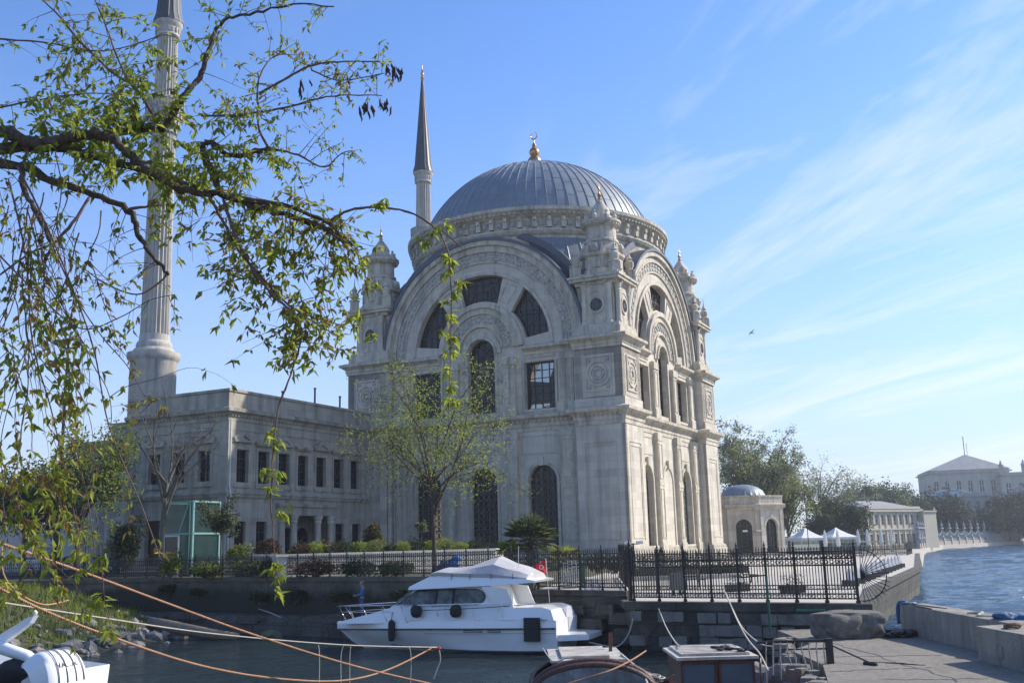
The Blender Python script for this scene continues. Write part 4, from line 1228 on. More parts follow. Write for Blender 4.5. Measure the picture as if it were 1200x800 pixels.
tag(m.obj('bent_pipe', GREENP), 'short bent green pipe rail beside the boulder', 'pipe')
m = MB()
for i in range(5):
    m.add(*lump((7.2 + rnd.uniform(-0.5, 0.5), 26.0 + 1.3 * i, 0.3 + rnd.uniform(-0.1, 0.2)), 0.7, 0.7, 0.45, 60 + i, 2, 0.5))
tag(m.obj('rubble', ROCKM, smooth=False), kind='stuff')

# ------------------------------------------------------------------ ornamental iron fences
def fence_panel_mb(L, H, sp, low_orn=True):
    m = MB(); n = max(2, int(round(L / sp)))
    for z in ((0.16, 0.34) if low_orn else (0.14,)) + (H - 0.62, H - 0.36, H - 0.10):
        m.beam((0, 0, z), (L, 0, z), 0.035, 0.045)
    for i in range(1, n):
        x = L * i / n
        m.beam((x, 0, 0.16), (x, 0, H - 0.02), 0.028)
        m.lathe([(0.004, H - 0.03), (0.026, H + 0.0), (0.022, H + 0.03), (0.003, H + 0.10)], 5, (x, 0))
    k = max(2, int(L / 0.19))
    for i in range(k):
        x = L * (i + 0.5) / k
        rows = [(H - 0.23, 0.085), (H - 0.49, 0.075)] + ([(0.25, 0.075)] if low_orn else [])
        for (z, r_) in rows:
            pts = [(x + r_ * math.cos(t * math.pi / 3), 0, z + r_ * math.sin(t * math.pi / 3)) for t in range(7)]
            m.tube(pts, 0.015, 4, cap=False)
    return m
def fence(label, pts, H, bay, sp, cat='fence', heavy=0.075, zs=None):
    base = Vector((pts[0][0], pts[0][1], pts[0][2]))
    root = thing('iron_fence', label, cat, base)
    pm_ = None
    pmesh = {}
    def post(p):
        nonlocal pm_
        if pm_ is None:
            m = MB(); m.beam((0, 0, -0.02), (0, 0, H + 0.06), heavy)
            m.lathe([(heavy * 0.75, H + 0.05), (heavy * 0.8, H + 0.09), (heavy * 0.3, H + 0.12), (heavy * 0.55, H + 0.19), (heavy * 0.3, H + 0.25), (0.004, H + 0.34)], 8)
            m.box((0, 0, 0.05), (heavy * 1.6, heavy * 1.6, 0.1))
            o = m.obj('post', IRON, root); pm_ = o
        else:
            o = pm_.copy(); COL.objects.link(o)
        o.parent = root; o.location = Vector(p) - base
    for a, b in zip(pts[:-1], pts[1:]):
        a, b = Vector(a), Vector(b)
        d = b - a; n = max(1, int(round(d.length / bay))); L = d.length / n
        key = round(L, 3)
        for i in range(n):
            p = a + d * (i / n)
            post(p)
            if key not in pmesh:
                o = fence_panel_mb(L, H, sp).obj('railing_panel', IRON, root); pmesh[key] = o
            else:
                o = pmesh[key].copy(); COL.objects.link(o); o.parent = root
            o.location = p - base
            o.rotation_euler.z = math.atan2(d.y, d.x)
    post(pts[-1])
    return root
def z_(p, z): return (p[0], p[1], z)
f1 = fence('long low black iron railing along the top of the garden quay wall', [(-40, 65.5, 2.95), (-30, 65.25, 2.95), (-21.8, 64.85, 2.95), (-8.2, 55.45, 2.95), (0.8, 49.85, 2.95)], 1.15, 1.32, 0.13)
f2 = fence('black iron railing on the lower pavement behind the white motor yacht', [(0.95, 49.75, 2.30), (4.75, 46.25, 2.30)], 1.75, 1.3, 0.13)
fr = fence('tall ornamental black iron fence along the edge of the paved esplanade', [(4.9, 44.35, 1.975), (12.75, 39.35, 1.975)], 2.02, 1.18, 0.12, heavy=0.085)
# quarter-wheel of spikes where the fence ends over the water
m = MB()
o = Vector((12.9, 39.3, 3.0)); dx = Vector((0.84, -0.54, 0))
for rad in (0.95,):
    pts = [o + dx * rad * math.cos(R(a)) + Vector((0, 0, rad * math.sin(R(a)))) for a in range(-90, 91, 10)]
    m.tube(pts, 0.022, 6)
for a in range(-85, 90, 9):
    e = o + dx * 1.16 * math.cos(R(a)) + Vector((0, 0, 1.16 * math.sin(R(a))))
    m.tube([o, o.lerp(e, 0.9), e], [0.014, 0.014, 0.003], 5)
fo = m.obj('spiked_wheel', IRON, None)
fo.parent = fr; fo.location = -fr.location
fence('second black iron fence a few metres behind the tall ornamental one', [(5.5, 50.8, 1.975), (15.0, 46.4, 1.975)], 1.85, 1.3, 0.13)
fence('black iron fence running back from the esplanade corner beside the pavement', [(5.1, 47.5, 2.30), (6.2, 63.5, 2.30)], 1.7, 1.35, 0.14)
fence('black iron fence round the flower bed at the foot of the mosque', [(7.2, 66.5, 2.22), (14.6, 68.0, 2.22)], 1.2, 1.5, 0.30)
m = MB()
gt = thing('iron_gate_post', 'thick black gate post at the corner of the esplanade fence', 'post', (4.82, 44.7, 1.6))
m.box((0, 0, 1.2), (0.11, 0.11, 2.6)); m.lathe([(0.10, 2.5), (0.13, 2.56), (0.05, 2.62), (0.09, 2.72), (0.04, 2.84), (0.005, 2.95)], 10); m.obj('shaft', IRON, gt)
m = MB(); m.tube([(-0.1, -0.1, -1.2), (-0.1, -0.1, 1.5)], 0.03, 6); m.obj('stay_pipe', IRON, gt)

# white garden wall with raised bed
gw = thing('garden_wall', 'long low cream wall of the raised flower bed in front of the mosque', 'wall', (0, 0, 0))
m = MB()
GW = [(-16.5, 64.5), (-13.5, 58.6), (-1.5, 66.6), (-0.6, 70.0)]
m.sweep([(0, 2.9), (0.12, 2.9), (0.12, 4.06), (0.2, 4.08), (0.2, 4.22), (-0.25, 4.22), (-0.25, 4.0), (0, 4.0)], GW, False)
m.obj('wall_face', WHITEW, gw)
m = MB(); prism(m, [(-16.3, 64.7), (-13.45, 58.85), (-1.75, 66.75), (-0.9, 70.0), (-0.9, 75), (-16.3, 76)], 2.9, 4.05)
tag(m.obj('flower_bed', SOIL), kind='structure')
# glass kiosk
ki = thing('glass_kiosk', 'green tinted glass entrance box with pale steel frame before the wing', 'kiosk', (-21.6, 68.3, 2.95), -0.45)
m = MB(); m.box((0, 0, 2.35), (2.6, 2.4, 4.7)); m.obj('glass', [glassy('green_glass', (0.02, 0.07, 0.055), 0.62, 0.05)], ki)
TEALF = pm('teal_steel', (0.22, 0.42, 0.37), (0.17, 0.34, 0.30), 3, 0.4)
for (x, y) in ((-1.3, -1.2), (1.3, -1.2), (1.3, 1.2), (-1.3, 1.2)):
    m = MB(); m.box((x * 1.02, y * 1.02, 2.38), (0.12, 0.12, 4.8)); m.obj('frame_post', TEALF, ki)
m = MB()
for z in (2.7, 4.75):
    m.beam((-1.33, -1.26, z), (1.33, -1.26, z), 0.11); m.beam((1.36, -1.22, z), (1.36, 1.22, z), 0.11); m.beam((-1.36, -1.22, z), (-1.36, 1.22, z), 0.11)
m.beam((0.2, -1.27, 2.75), (0.95, -1.27, 4.7), 0.06)
m.obj('frame_beam', TEALF, ki)
m = MB(); m.box((-0.35, -1.29, 1.3), (1.15, 0.05, 2.5)); m.obj('door_panel', DARKPANE, ki)
m = MB(); fn_ = lambda s, d, z: (s, -1.30 + d, z); fframe(m, fn_, -1.0, 0.3, 0.02, 2.62, -0.02, 0.09, 0.05); m.obj('door_frame', WHITEP, ki)
# cream balustrade wall, far left behind the cars
bw = thing('balustrade_wall', 'cream wall with a balustrade behind the parked cars at far left', 'wall', (0, 0, 0))
a, b = at(10, 596, 100), at(132, 594, 100)
m = MB(); m.beam((a.x - 30, 100, 5.2), (b.x + 2, 100, 5.2), 0.5, 4.6); m.obj('wall_face', WHITEW, bw)
m = MB()
for i in range(60):
    m.lathe([(0.12, 7.5), (0.2, 7.75), (0.1, 8.0), (0.12, 8.15)], 6, (a.x - 28 + 0.75 * i, 100))
m.beam((a.x - 30, 100, 8.25), (b.x + 2, 100, 8.25), 0.4, 0.25)
m.obj('balustrade', WHITEW, bw)
m = MB(); prism(m, [(-64, 78), (-27.5, 78), (-30, 94), (-64, 94)], 2.8, 2.99); tag(m.obj('road', [pm('asphalt', (0.07, 0.068, 0.065), (0.045, 0.044, 0.043), 3, 0.9, bump=0.4, bscale=40)]), kind='structure')
# wooded hill beyond the road
m = MB()
nx, ny = 60, 16
vs, fs = [], []
from mathutils import noise as _noise
for j in range(ny):
    for i in range(nx):
        x = -260 + 330 * i / (nx - 1); y = 190 + 170 * j / (ny - 1)
        h = 3 + 20 * math.sin(math.pi * min(1, j / (ny - 1) * 0.9)) * (0.75 + 0.5 * _noise.noise(Vector((x * 0.02, y * 0.02, 0)))) * max(0.1, min(1, (60 - x) / 140))
        vs.append((x, y, h))
for j in range(ny - 1):
    for i in range(nx - 1):
        fs.append((j * nx + i, j * nx + i + 1, (j + 1) * nx + i + 1, (j + 1) * nx + i))
m.add(vs, fs)
tag(m.obj('hill', [pm('wooded_slope', (0.055, 0.065, 0.03), (0.03, 0.038, 0.018), 0.25, 0.95, bump=1.0, bscale=0.6)], smooth=True), kind='structure')

# ------------------------------------------------------------------ left bank: grass slope and rubble shore
SH = [(-19.5, 66), (-17.6, 57), (-18.9, 46.9), (-22.5, 40.5), (-31, 34), (-64, 27)]
def shore_d(x, y):                       # distance inland from the shoreline
    best, sg = 1e9, 1
    for a, b in zip(SH[:-1], SH[1:]):
        ax, ay, bx, by = a[0], a[1], b[0], b[1]
        dx_, dy_ = bx - ax, by - ay
        t = max(0, min(1, ((x - ax) * dx_ + (y - ay) * dy_) / (dx_ * dx_ + dy_ * dy_)))
        d = math.hypot(x - ax - t * dx_, y - ay - t * dy_)
        if d < best:
            best = d; sg = 1 if (dx_ * (y - ay) - dy_ * (x - ax)) < 0 else -1
    return best * sg
def bank_z(x, y):
    d = shore_d(x, y)
    n = _noise.noise(Vector((x * 0.35, y * 0.35, 1.7)))
    return -0.35 + min(3.0, max(-1.5, 0.30 * d)) + 0.22 * n * min(1, max(0, d * 0.4 + 0.3)) + 0.1 * _noise.noise(Vector((x * 1.3, y * 1.3, 4)))
m = MB()
nx, ny = 90, 74
vs, fs = [], []
for j in range(ny):
    for i in range(nx):
        x = -62 + 48 * i / (nx - 1); y = 26 + 38.9 * j / (ny - 1)
        vs.append((x, y, bank_z(x, y)))
for j in range(ny - 1):
    for i in range(nx - 1):
        fs.append((j * nx + i, j * nx + i + 1, (j + 1) * nx + i + 1, (j + 1) * nx + i))
m.add(vs, fs)
tag(m.obj('bank', [pm('bank_soil', (0.085, 0.08, 0.045), (0.04, 0.042, 0.022), 0.9, 0.95, bump=0.8, bscale=7)], smooth=True), kind='structure')
gm = MB(); rr = random.Random(12)
cnt = 0
while cnt < 26000:
    x = rr.uniform(-48, -17); y = rr.uniform(36, 64.6)
    d = shore_d(x, y)
    if d < 2.7 + 1.6 * _noise.noise(Vector((x * 0.4, y * 0.4, 8))): continue
    if rr.random() < 0.22 + 0.4 * _noise.noise(Vector((x * 0.5, y * 0.5, 2))): continue
    cnt += 1
    z = bank_z(x, y); h = rr.uniform(0.15, 0.42); a = rr.uniform(0, 6.28); w = rr.uniform(0.025, 0.06)
    lx, ly = rr.uniform(-0.2, 0.2), rr.uniform(-0.2, 0.2)
    c, s_ = math.cos(a) * w, math.sin(a) * w
    gm.add([(x - c, y - s_, z - 0.03), (x + c, y + s_, z - 0.03), (x + lx + c * 0.3, y + ly + s_ * 0.3, z + h)], [(0, 1, 2)], 0 if rr.random() < 0.7 else 1)
tag(gm.obj('grass', [LEAF_G, LEAF_M], recalc=False), kind='stuff')
rm = MB(); rr = random.Random(15)
for i in range(1900):
    x = rr.uniform(-36, -15.5); y = rr.uniform(36, 62)
    d = shore_d(x, y)
    if not (-0.6 < d < 4.8): continue
    if d > 2.6 and rr.random() < 0.55: continue
    s_ = rr.choice((0.09, 0.12, 0.15, 0.15, 0.2, 0.26, 0.36)) * rr.uniform(0.8, 1.25)
    vs, fs = lump((x, y, bank_z(x, y) + s_ * 0.25), s_ * rr.uniform(0.8, 1.5), s_ * rr.uniform(0.7, 1.3), s_ * rr.uniform(0.5, 0.9), i, 1, 0.55)
    rm.add(vs, fs)
tag(rm.obj('rubble', ROCKM), kind='stuff')
m = MB(); m.tube([Vector((-20.2, 57.5, 0.75)), Vector((-18.6, 56.4, 0.55)), Vector((-16.3, 55.2, 0.25)), Vector((-14.6, 54.4, 0.12))], [0.30, 0.33, 0.28, 0.2], 10)
tag(m.obj('drift_log', [pm('weathered_log', (0.30, 0.24, 0.17), (0.16, 0.12, 0.085), 5, 0.9, bump=0.8, bscale=12)], smooth=True), 'thick brown log washed up at the water edge of the rubble bank', 'log')
m = MB(); m.add(*lump((-12.9, 54.5, 0.1), 0.55, 0.4, 0.3, 77, 3, 0.4))
tag(m.obj('mossy_rock', [pm('moss_rock', (0.13, 0.17, 0.06), (0.10, 0.10, 0.08), 3, 0.95, bump=0.8)]), 'small green mossy rock alone in the dark water off the bank', 'rock')

# ------------------------------------------------------------------ bollards along the esplanade quay
proto = None
for i in range(12):
    t = i / 11
    p = Vector((17.6, 52.6)).lerp(Vector((30.0, 79.5)), t) + Vector((-0.75, 0.35))
    if proto is None:
        proto = thing('quay_bollard', 'dark based pale stone bollard on the esplanade edge', 'bollard', (p.x, p.y, 1.95), 0.45, 'bollards along the esplanade quay')
        m = MB(); m.box((0, 0, 0.15), (0.6, 0.6, 0.3)); m.obj('base', [pm('dark_granite', (0.05, 0.05, 0.052), (0.035, 0.035, 0.036), 8, 0.6)], proto)
        m = MB(); m.lathe([(0.22, 0.3), (0.19, 0.45), (0.09, 0.85), (0.03, 0.95)], 4, a0=math.pi / 4); m.obj('obelisk', WHITEP, proto)
        o = proto
    else:
        o = copy_tree(proto); o.location = (p.x, p.y, 1.95)
    o['label'] = 'pale pyramid bollard with dark base in the row along the esplanade water edge'
# ================================================================== BOATS, PEOPLE, THINGS
# ---- white flybridge motor yacht; local x runs from stern to bow
def loft(m, secs, mi=0, close=True):
    n = len(secs[0]); b = len(m.v)
    vs = [p for s in secs for p in s]; fs = []
    for i in range(len(secs) - 1):
        for k in range(n - 1):
            fs.append((i * n + k, i * n + k + 1, (i + 1) * n + k + 1, (i + 1) * n + k))
    if close:
        fs.append(tuple(range(n))[::-1]); fs.append(tuple((len(secs) - 1) * n + k for k in range(n)))
    m.add(vs, fs, mi)
ys, yb = at(698, 748, 44.6), at(393, 729, 48.6)
dv = Vector((yb.x - ys.x, yb.y - ys.y, 0)); LY = dv.length
yacht = thing('motor_yacht', 'white flybridge motor yacht with canvas covered top moored along the quay', 'boat', (ys.x, ys.y, 0), math.atan2(dv.y, dv.x))
k = LY / 11.4
def hull_sec(x, hb, hc, zk, zc, zs):     # half section ring: sheer, rubrail, chine, keel, mirrored
    return [(x, -hb, zs), (x, -hb * 1.02, zs - 0.30), (x, -hb * 0.985, zs - 0.36), (x, -hc, zc), (x, 0, zk), (x, hc, zc), (x, hb * 0.985, zs - 0.36), (x, hb * 1.02, zs - 0.30), (x, hb, zs)]
st = [(1.15, 1.62, 1.5, -0.35, 0.12, 1.34), (2.6, 1.72, 1.58, -0.45, 0.10, 1.33), (4.6, 1.76, 1.58, -0.5, 0.12, 1.32), (6.6, 1.70, 1.42, -0.5, 0.18, 1.31), (8.3, 1.45, 1.02, -0.45, 0.30, 1.28), (9.6, 1.05, 0.55, -0.2, 0.50, 1.24), (10.6, 0.55, 0.2, 0.30, 0.74, 1.20), (11.25, 0.12, 0.04, 0.86, 0.98, 1.17)]
m = MB(); loft(m, [hull_sec(x * k, hb, hc, zk, zc, zs) for (x, hb, hc, zk, zc, zs) in st]); hull = m.obj('hull', GEL, yacht, smooth=35)
m = MB()
for sgn in (-1, 1):
    m.tube([(x * k, sgn * hb * 1.025, zs - 0.33) for (x, hb, hc, zk, zc, zs) in st], 0.035, 6)
    m.tube([(x * k, sgn * (hc + 0.02), zc - 0.03) for (x, hb, hc, zk, zc, zs) in st[:5]], 0.03, 5)
m.obj('rub_rail', [pm('dark_navy_trim', (0.05, 0.055, 0.08), (0.04, 0.044, 0.06), 4, 0.4)], hull)
m = MB(); loft(m, [[(0.0, -1.1, 0.52), (0.0, 1.1, 0.52), (0.0, 1.1, 0.72), (0.0, -1.1, 0.72)], [(1.25 * k, -1.5, 0.48), (1.25 * k, 1.5, 0.48), (1.25 * k, 1.5, 0.74), (1.25 * k, -1.5, 0.74)]]); m.obj('swim_platform', GEL, yacht)
def slabY(m, prof, y0, y1, mi=0):        # side profile (x, z) extruded across the beam, y may shrink with height
    zs = [p[1] for p in prof]; zl, zh = min(zs), max(zs)
    n = len(prof)
    vs = []
    for sg in (-1, 1):
        for (x, z) in prof:
            t = (z - zl) / max(1e-6, zh - zl)
            vs.append((x * k, sg * (y0 + (y1 - y0) * t), z))
    fs = [(i, (i + 1) % n, n + (i + 1) % n, n + i) for i in range(n)]
    tri = tessellate_polygon([[Vector((p[0], p[1], 0)) for p in prof]])
    fs += [tuple(t) for t in tri] + [tuple(n + i for i in t) for t in tri]
    m.add(vs, fs, mi)
m = MB(); slabY(m, [(1.2, 1.3), (1.35, 1.75), (1.75, 1.86), (3.4, 1.84), (3.5, 1.35)], 1.66, 1.55); m.obj('cockpit_coaming', GEL, yacht, smooth=30)
m = MB(); slabY(m, [(3.0, 1.25), (3.55, 1.92), (3.75, 2.5), (3.95, 2.78), (7.1, 2.70), (7.55, 2.42), (8.25, 1.84), (9.1, 1.60), (10.5, 1.27), (10.6, 1.18)], 1.45, 1.15); m.obj('cabin', GEL, yacht, smooth=30)
m = MB()
slabY(m, [(7.18, 2.66), (7.55, 2.44), (8.24, 1.90), (8.05, 1.96), (7.4, 2.40)], 1.315, 1.195)
m.obj('windscreen', YPANE, yacht)
for sg in (-1, 1):
    win = [(7.95, 1.98), (7.05, 2.60), (5.2, 2.62)] + [(4.62 + 0.5 * math.cos(R(a)), 2.29 + 0.33 * math.sin(R(a))) for a in range(90, 271, 20)] + [(5.4, 1.95), (7.5, 1.95)]
    m = MB()
    yf = lambda z: 1.45 + (1.15 - 1.45) * (z - 1.35) / (2.78 - 1.35) + 0.012
    n = len(win)
    tri = tessellate_polygon([[Vector((p[0], p[1], 0)) for p in win]])
    m.add([(x * k, sg * yf(z), z) for (x, z) in win] + [(x * k, sg * (yf(z) - 0.08), z) for (x, z) in win], [tuple(t) for t in tri] + [(i, (i + 1) % n, n + (i + 1) % n, n + i) for i in range(n)])
    w = m.obj('side_window', YPANE, yacht)
    m = MB()
    for i in range(n): m.beam((win[i][0] * k, sg * (yf(win[i][1]) + 0.006), win[i][1]), (win[(i + 1) % n][0] * k, sg * (yf(win[(i + 1) % n][1]) + 0.006), win[(i + 1) % n][1]), 0.03)
    for x in (6.25, 5.5): m.beam((x * k, sg * (yf(1.96) + 0.008), 1.96), ((x - 0.05) * k, sg * (yf(2.6) + 0.008), 2.61), 0.07)
    m.obj('window_frame', RUBBER, w)
    m = MB(); slab_prof = [(3.15, 2.62), (3.75, 2.72), (4.2, 2.72), (3.62, 1.9), (3.12, 1.55), (2.85, 1.8)]
    tri = tessellate_polygon([[Vector((p[0], p[1], 0)) for p in slab_prof]])
    m.add([(x * k, sg * 1.47, z) for (x, z) in slab_prof] + [(x * k, sg * 1.36, z) for (x, z) in slab_prof], [tuple(t) for t in tri] + [tuple(6 + i for i in t) for t in tri] + [(i, (i + 1) % 6, 6 + (i + 1) % 6, 6 + i) for i in range(6)])
    m.obj('aft_strut', GEL, yacht)
m = MB(); slabY(m, [(2.0, 2.94), (2.05, 2.86), (3.4, 2.78), (7.35, 2.62), (7.3, 2.76), (6.2, 3.30), (5.9, 3.32), (5.7, 3.22), (3.0, 3.10)], 1.55, 1.25); m.obj('flybridge', GEL, yacht, smooth=25)
# canvas cover draped over the flybridge
m = MB()
xs = [2.35, 2.7, 3.2, 3.8, 4.4, 5.0, 5.6, 6.1, 6.4]
zt = [3.30, 3.52, 3.66, 3.98, 3.80, 3.58, 3.50, 3.52, 3.36]
zb = [3.02, 3.06, 3.12, 3.2, 3.22, 3.26, 3.30, 3.34, 3.30]
secs = []
for x, a, b in zip(xs, zt, zb):
    secs.append([(x * k, -1.36, b - 0.12), (x * k, -1.38, b + 0.06 * (a - b)), (x * k, -1.1, b + 0.55 * (a - b)), (x * k, -0.5, b + 0.86 * (a - b)), (x * k, 0, a), (x * k, 0.5, b + 0.86 * (a - b)), (x * k, 1.1, b + 0.55 * (a - b)), (x * k, 1.38, b + 0.06 * (a - b)), (x * k, 1.36, b - 0.12)])
loft(m, secs); m.obj('canvas_cover', CANVAS, yacht, smooth=18)
for i, x in enumerate((1.9, 2.9, 4.0)):
    pass
rl = MB()
for sg in (-1, 1):
    rail = [(7.1, 1.62, 1.98), (8.2, 1.46, 1.98), (9.3, 1.12, 1.94), (10.3, 0.68, 1.90), (11.2, 0.22, 1.85)]
    rl.tube([(x * k, sg * y, z) for (x, y, z) in rail], 0.018, 6)
    rl.tube([(x * k, sg * y * 1.02, z - 0.28) for (x, y, z) in rail[1:]], 0.011, 5)
    for (x, y, z, dx_) in ((7.7, 1.5, 1.98, -0.35), (8.7, 1.30, 1.96, -0.4), (9.7, 0.95, 1.92, -0.42), (10.5, 0.58, 1.89, -0.4), (11.1, 0.26, 1.86, -0.4)):
        rl.tube([(x * k, sg * y, z), ((x + dx_) * k, sg * (y + 0.14), 1.24)], 0.014, 5)
rl.tube([(11.2 * k, -0.22, 1.85), (11.35 * k, 0, 1.83), (11.2 * k, 0.22, 1.85)], 0.018, 6)
rl.obj('bow_rail', STEEL, yacht, smooth=True)
for x, y_ in ((6.95, -1.78), (5.25, -1.79)):
    m = MB()
    m.lathe([(0.02, -0.27), (0.17, -0.24), (0.25, -0.1), (0.25, 0.1), (0.17, 0.24), (0.02, 0.27)], 14)
    o = m.obj('round_fender', RUBBER, yacht, smooth=True); o.location = (x * k, 1.62, 1.72)
m = MB(); m.lathe([(0.03, -0.45), (0.12, -0.42), (0.15, -0.3), (0.15, 0.3), (0.12, 0.4), (0.04, 0.47)], 12); m.tube([(0, 0, 0.45), (0.05, -0.2, 0.78)], 0.015, 5)
o = m.obj('long_fender', RUBBER, yacht, smooth=True); o.location = (8.05 * k, 1.60, 0.9)
m = MB(); m.box((0, 0, 0), (0.68, 0.16, 0.95)); m.box((0, 0.06, 0), (0.58, 0.12, 0.85))
for i in range(4): m.beam((-0.34, 0.13, -0.4 + 0.27 * i), (0.34, 0.13, -0.4 + 0.27 * i), 0.03)
o = m.obj('square_fender', RUBBER, yacht); o.location = (2.05 * k, 1.80, 0.98)
for x in (6.35, 9.35):
    m = MB(); pts = [(0.17 * math.cos(R(a)), 0.0, 0.055 * math.sin(R(a))) for a in range(0, 360, 24)]
    m.slab([(p[0], p[2]) for p in pts], [], -0.06, 0.03, lambda a, d, b: (a, d, b))
    o = m.obj('porthole', DARKPANE, yacht); o.location = (x * k, 1.66 if x < 7 else 1.02, 0.98 if x < 7 else 1.12)
    if x > 7: o.rotation_euler.z = -0.34
m = MB()
for gx0, gx1 in ((4.1, 4.9), (3.35, 3.9)):
    for i in range(4): m.beam((gx0 * k, 1.725, 0.86 + 0.06 * i), (gx1 * k, 1.725, 0.86 + 0.06 * i), 0.022)
m.obj('vent_louvre', RUBBER, yacht)
m = MB(); m.tube([(6.0 * k, 1.62, 1.5), (6.05 * k, 1.64, 1.72), (5.8 * k, 1.6, 1.95), (6.3 * k, 1.6, 1.9)], 0.018, 5); m.tube([(2.9 * k, 1.55, 1.85), (3.0 * k, 1.55, 2.5)], 0.012, 5)
m.obj('deck_fitting', STEEL, yacht)
m = MB(); m.tube([(1.25 * k, -0.2, 0.75), (1.25 * k, -0.2, 0.2)], 0.05, 6); m.tube([(1.5 * k, 1.5, 1.8), (1.2 * k, 1.52, 1.2), (1.22 * k, 1.5, 0.75)], 0.025, 6); m.tube([(1.75 * k, 1.45, 1.86), (1.4 * k, 1.5, 1.25), (1.4 * k, 1.48, 0.78)], 0.025, 6)
m.obj('stern_handrail', STEEL, yacht, smooth=True)
m = MB()
for x in (1.6, 4.4, 7.3, 9.6):
    hb = 1.66 if x < 5 else (1.6 if x < 8 else 0.98)
    m.beam((x * k - 0.14, hb, 1.36), (x * k + 0.14, hb, 1.36), 0.03); m.beam((x * k, hb, 1.28), (x * k, hb, 1.36), 0.05)
m.tube([(4.0 * k, 1.50, 1.98), (7.9 * k, 1.50, 1.94)], 0.016, 5)
m.tube([(3.0 * k, 1.62, 2.05), (3.4 * k, 1.62, 2.05), (6.9 * k, 1.66, 1.98)], 0.014, 5)
for x in (3.3, 4.5, 5.7, 6.8): m.tube([(x * k, 1.63, 1.33), (x * k, 1.63, 2.02)], 0.012, 5)
m.obj('cleat_rail', STEEL, yacht)
m = MB(); m.lathe([(0.16, 0), (0.2, 0.05), (0.18, 0.16), (0.05, 0.2)], 12); m.tube([(0.4, 0.2, 0), (0.35, 0.2, 1.3)], 0.012, 5)
o = m.obj('antenna', WHITEP, yacht, smooth=30); o.location = (2.5 * k, 0.6, 3.08)
m = MB()
for x in (2.9, 3.8, 4.7, 5.5): m.tube([(x * k, 1.385, 3.24), (x * k, 1.44, 3.02)], 0.014, 4)
m.obj('cover_strap', RUBBER, yacht)
m = MB()
for i in range(7): m.tube([(x_ * k, hb_ * 1.012 + 0.004, z_s - 0.52 - 0.0 * i) for (x_, hb_, z_s) in ((1.2, 1.6, 1.34), (4.6, 1.73, 1.32), (6.6, 1.64, 1.31))], 0.006, 4) if i == 0 else None
m.obj('hull_seam', RUBBER, yacht)
# ensign on its staff
fl = thing('flag', 'red flag with white crescent and star on a short staff behind the yacht canopy', 'flag', at(643, 668, 47.6))
m = MB(); m.tube([(0, 0, -1.55), (-0.12, 0, 0.55)], 0.016, 6); m.obj('staff', WHITEP, fl)
m = MB()
vs, fs = [], []
for i in range(9):
    for j in range(7):
        u, v_ = i / 8, j / 6
        vs.append((-0.12 - 0.5 * u * (1 - 0.25 * v_), 0.08 * math.sin(u * 7 + v_ * 2), 0.5 - 0.62 * v_ - 0.25 * u))
for i in range(8):
    for j in range(6): fs.append((i * 7 + j, i * 7 + j + 1, (i + 1) * 7 + j + 1, (i + 1) * 7 + j))
m.add(vs, fs); cl = m.obj('cloth', REDC, fl, smooth=True, recalc=False)
mod = cl.modifiers.new('thickness', 'SOLIDIFY'); mod.thickness = 0.012
m = MB()
m.ring(0.075, 0.105, -0.02, 0.0, R(40), R(320), (0, 0), lambda a, d, b: (-0.33 + a, d - 0.10, 0.16 + b), 14)
star = [(0.06 * (1 if i % 2 == 0 else 0.42) * math.cos(R(36 * i)) + 0.09, 0.06 * (1 if i % 2 == 0 else 0.42) * math.sin(R(36 * i))) for i in range(10)]
m.slab(star, [], -0.02, 0.0, lambda a, d, b: (-0.33 + a, d - 0.10, 0.16 + b))
m.obj('crescent_and_star', WHITEP, cl)

# ---- the man on the ledge
def skinned(name, verts, edges, radii, mat, parent, sub=2, root=0):
    me = bpy.data.meshes.new(name); me.from_pydata(verts, edges, []); me.materials.append(mat)
    o = bpy.data.objects.new(name, me); COL.objects.link(o); o.parent = parent
    md = o.modifiers.new('skin', 'SKIN'); md.use_smooth_shade = True
    sv = me.skin_vertices[0].data
    for i, r_ in enumerate(radii):
        sv[i].radius = r_ if isinstance(r_, tuple) else (r_, r_); sv[i].use_root = (i == root)
    ms = o.modifiers.new('sub', 'SUBSURF'); ms.levels = sub; ms.render_levels = sub
    return o
SKIN_ = pm('skin', (0.42, 0.25, 0.17), (0.36, 0.21, 0.14), 4, 0.55)
DENIM = pm('blue_denim', (0.07, 0.13, 0.30), (0.045, 0.09, 0.21), 7, 0.85, bump=0.4, bscale=30)
JACK = pm('blue_jacket', (0.06, 0.16, 0.36), (0.04, 0.11, 0.26), 5, 0.7, bump=0.5, bscale=14)
HAIR = pm('dark_hair', (0.03, 0.022, 0.018), (0.018, 0.014, 0.012), 20, 0.6)
GREYH = pm('grey_hair', (0.22, 0.19, 0.16), (0.12, 0.10, 0.09), 20, 0.7)
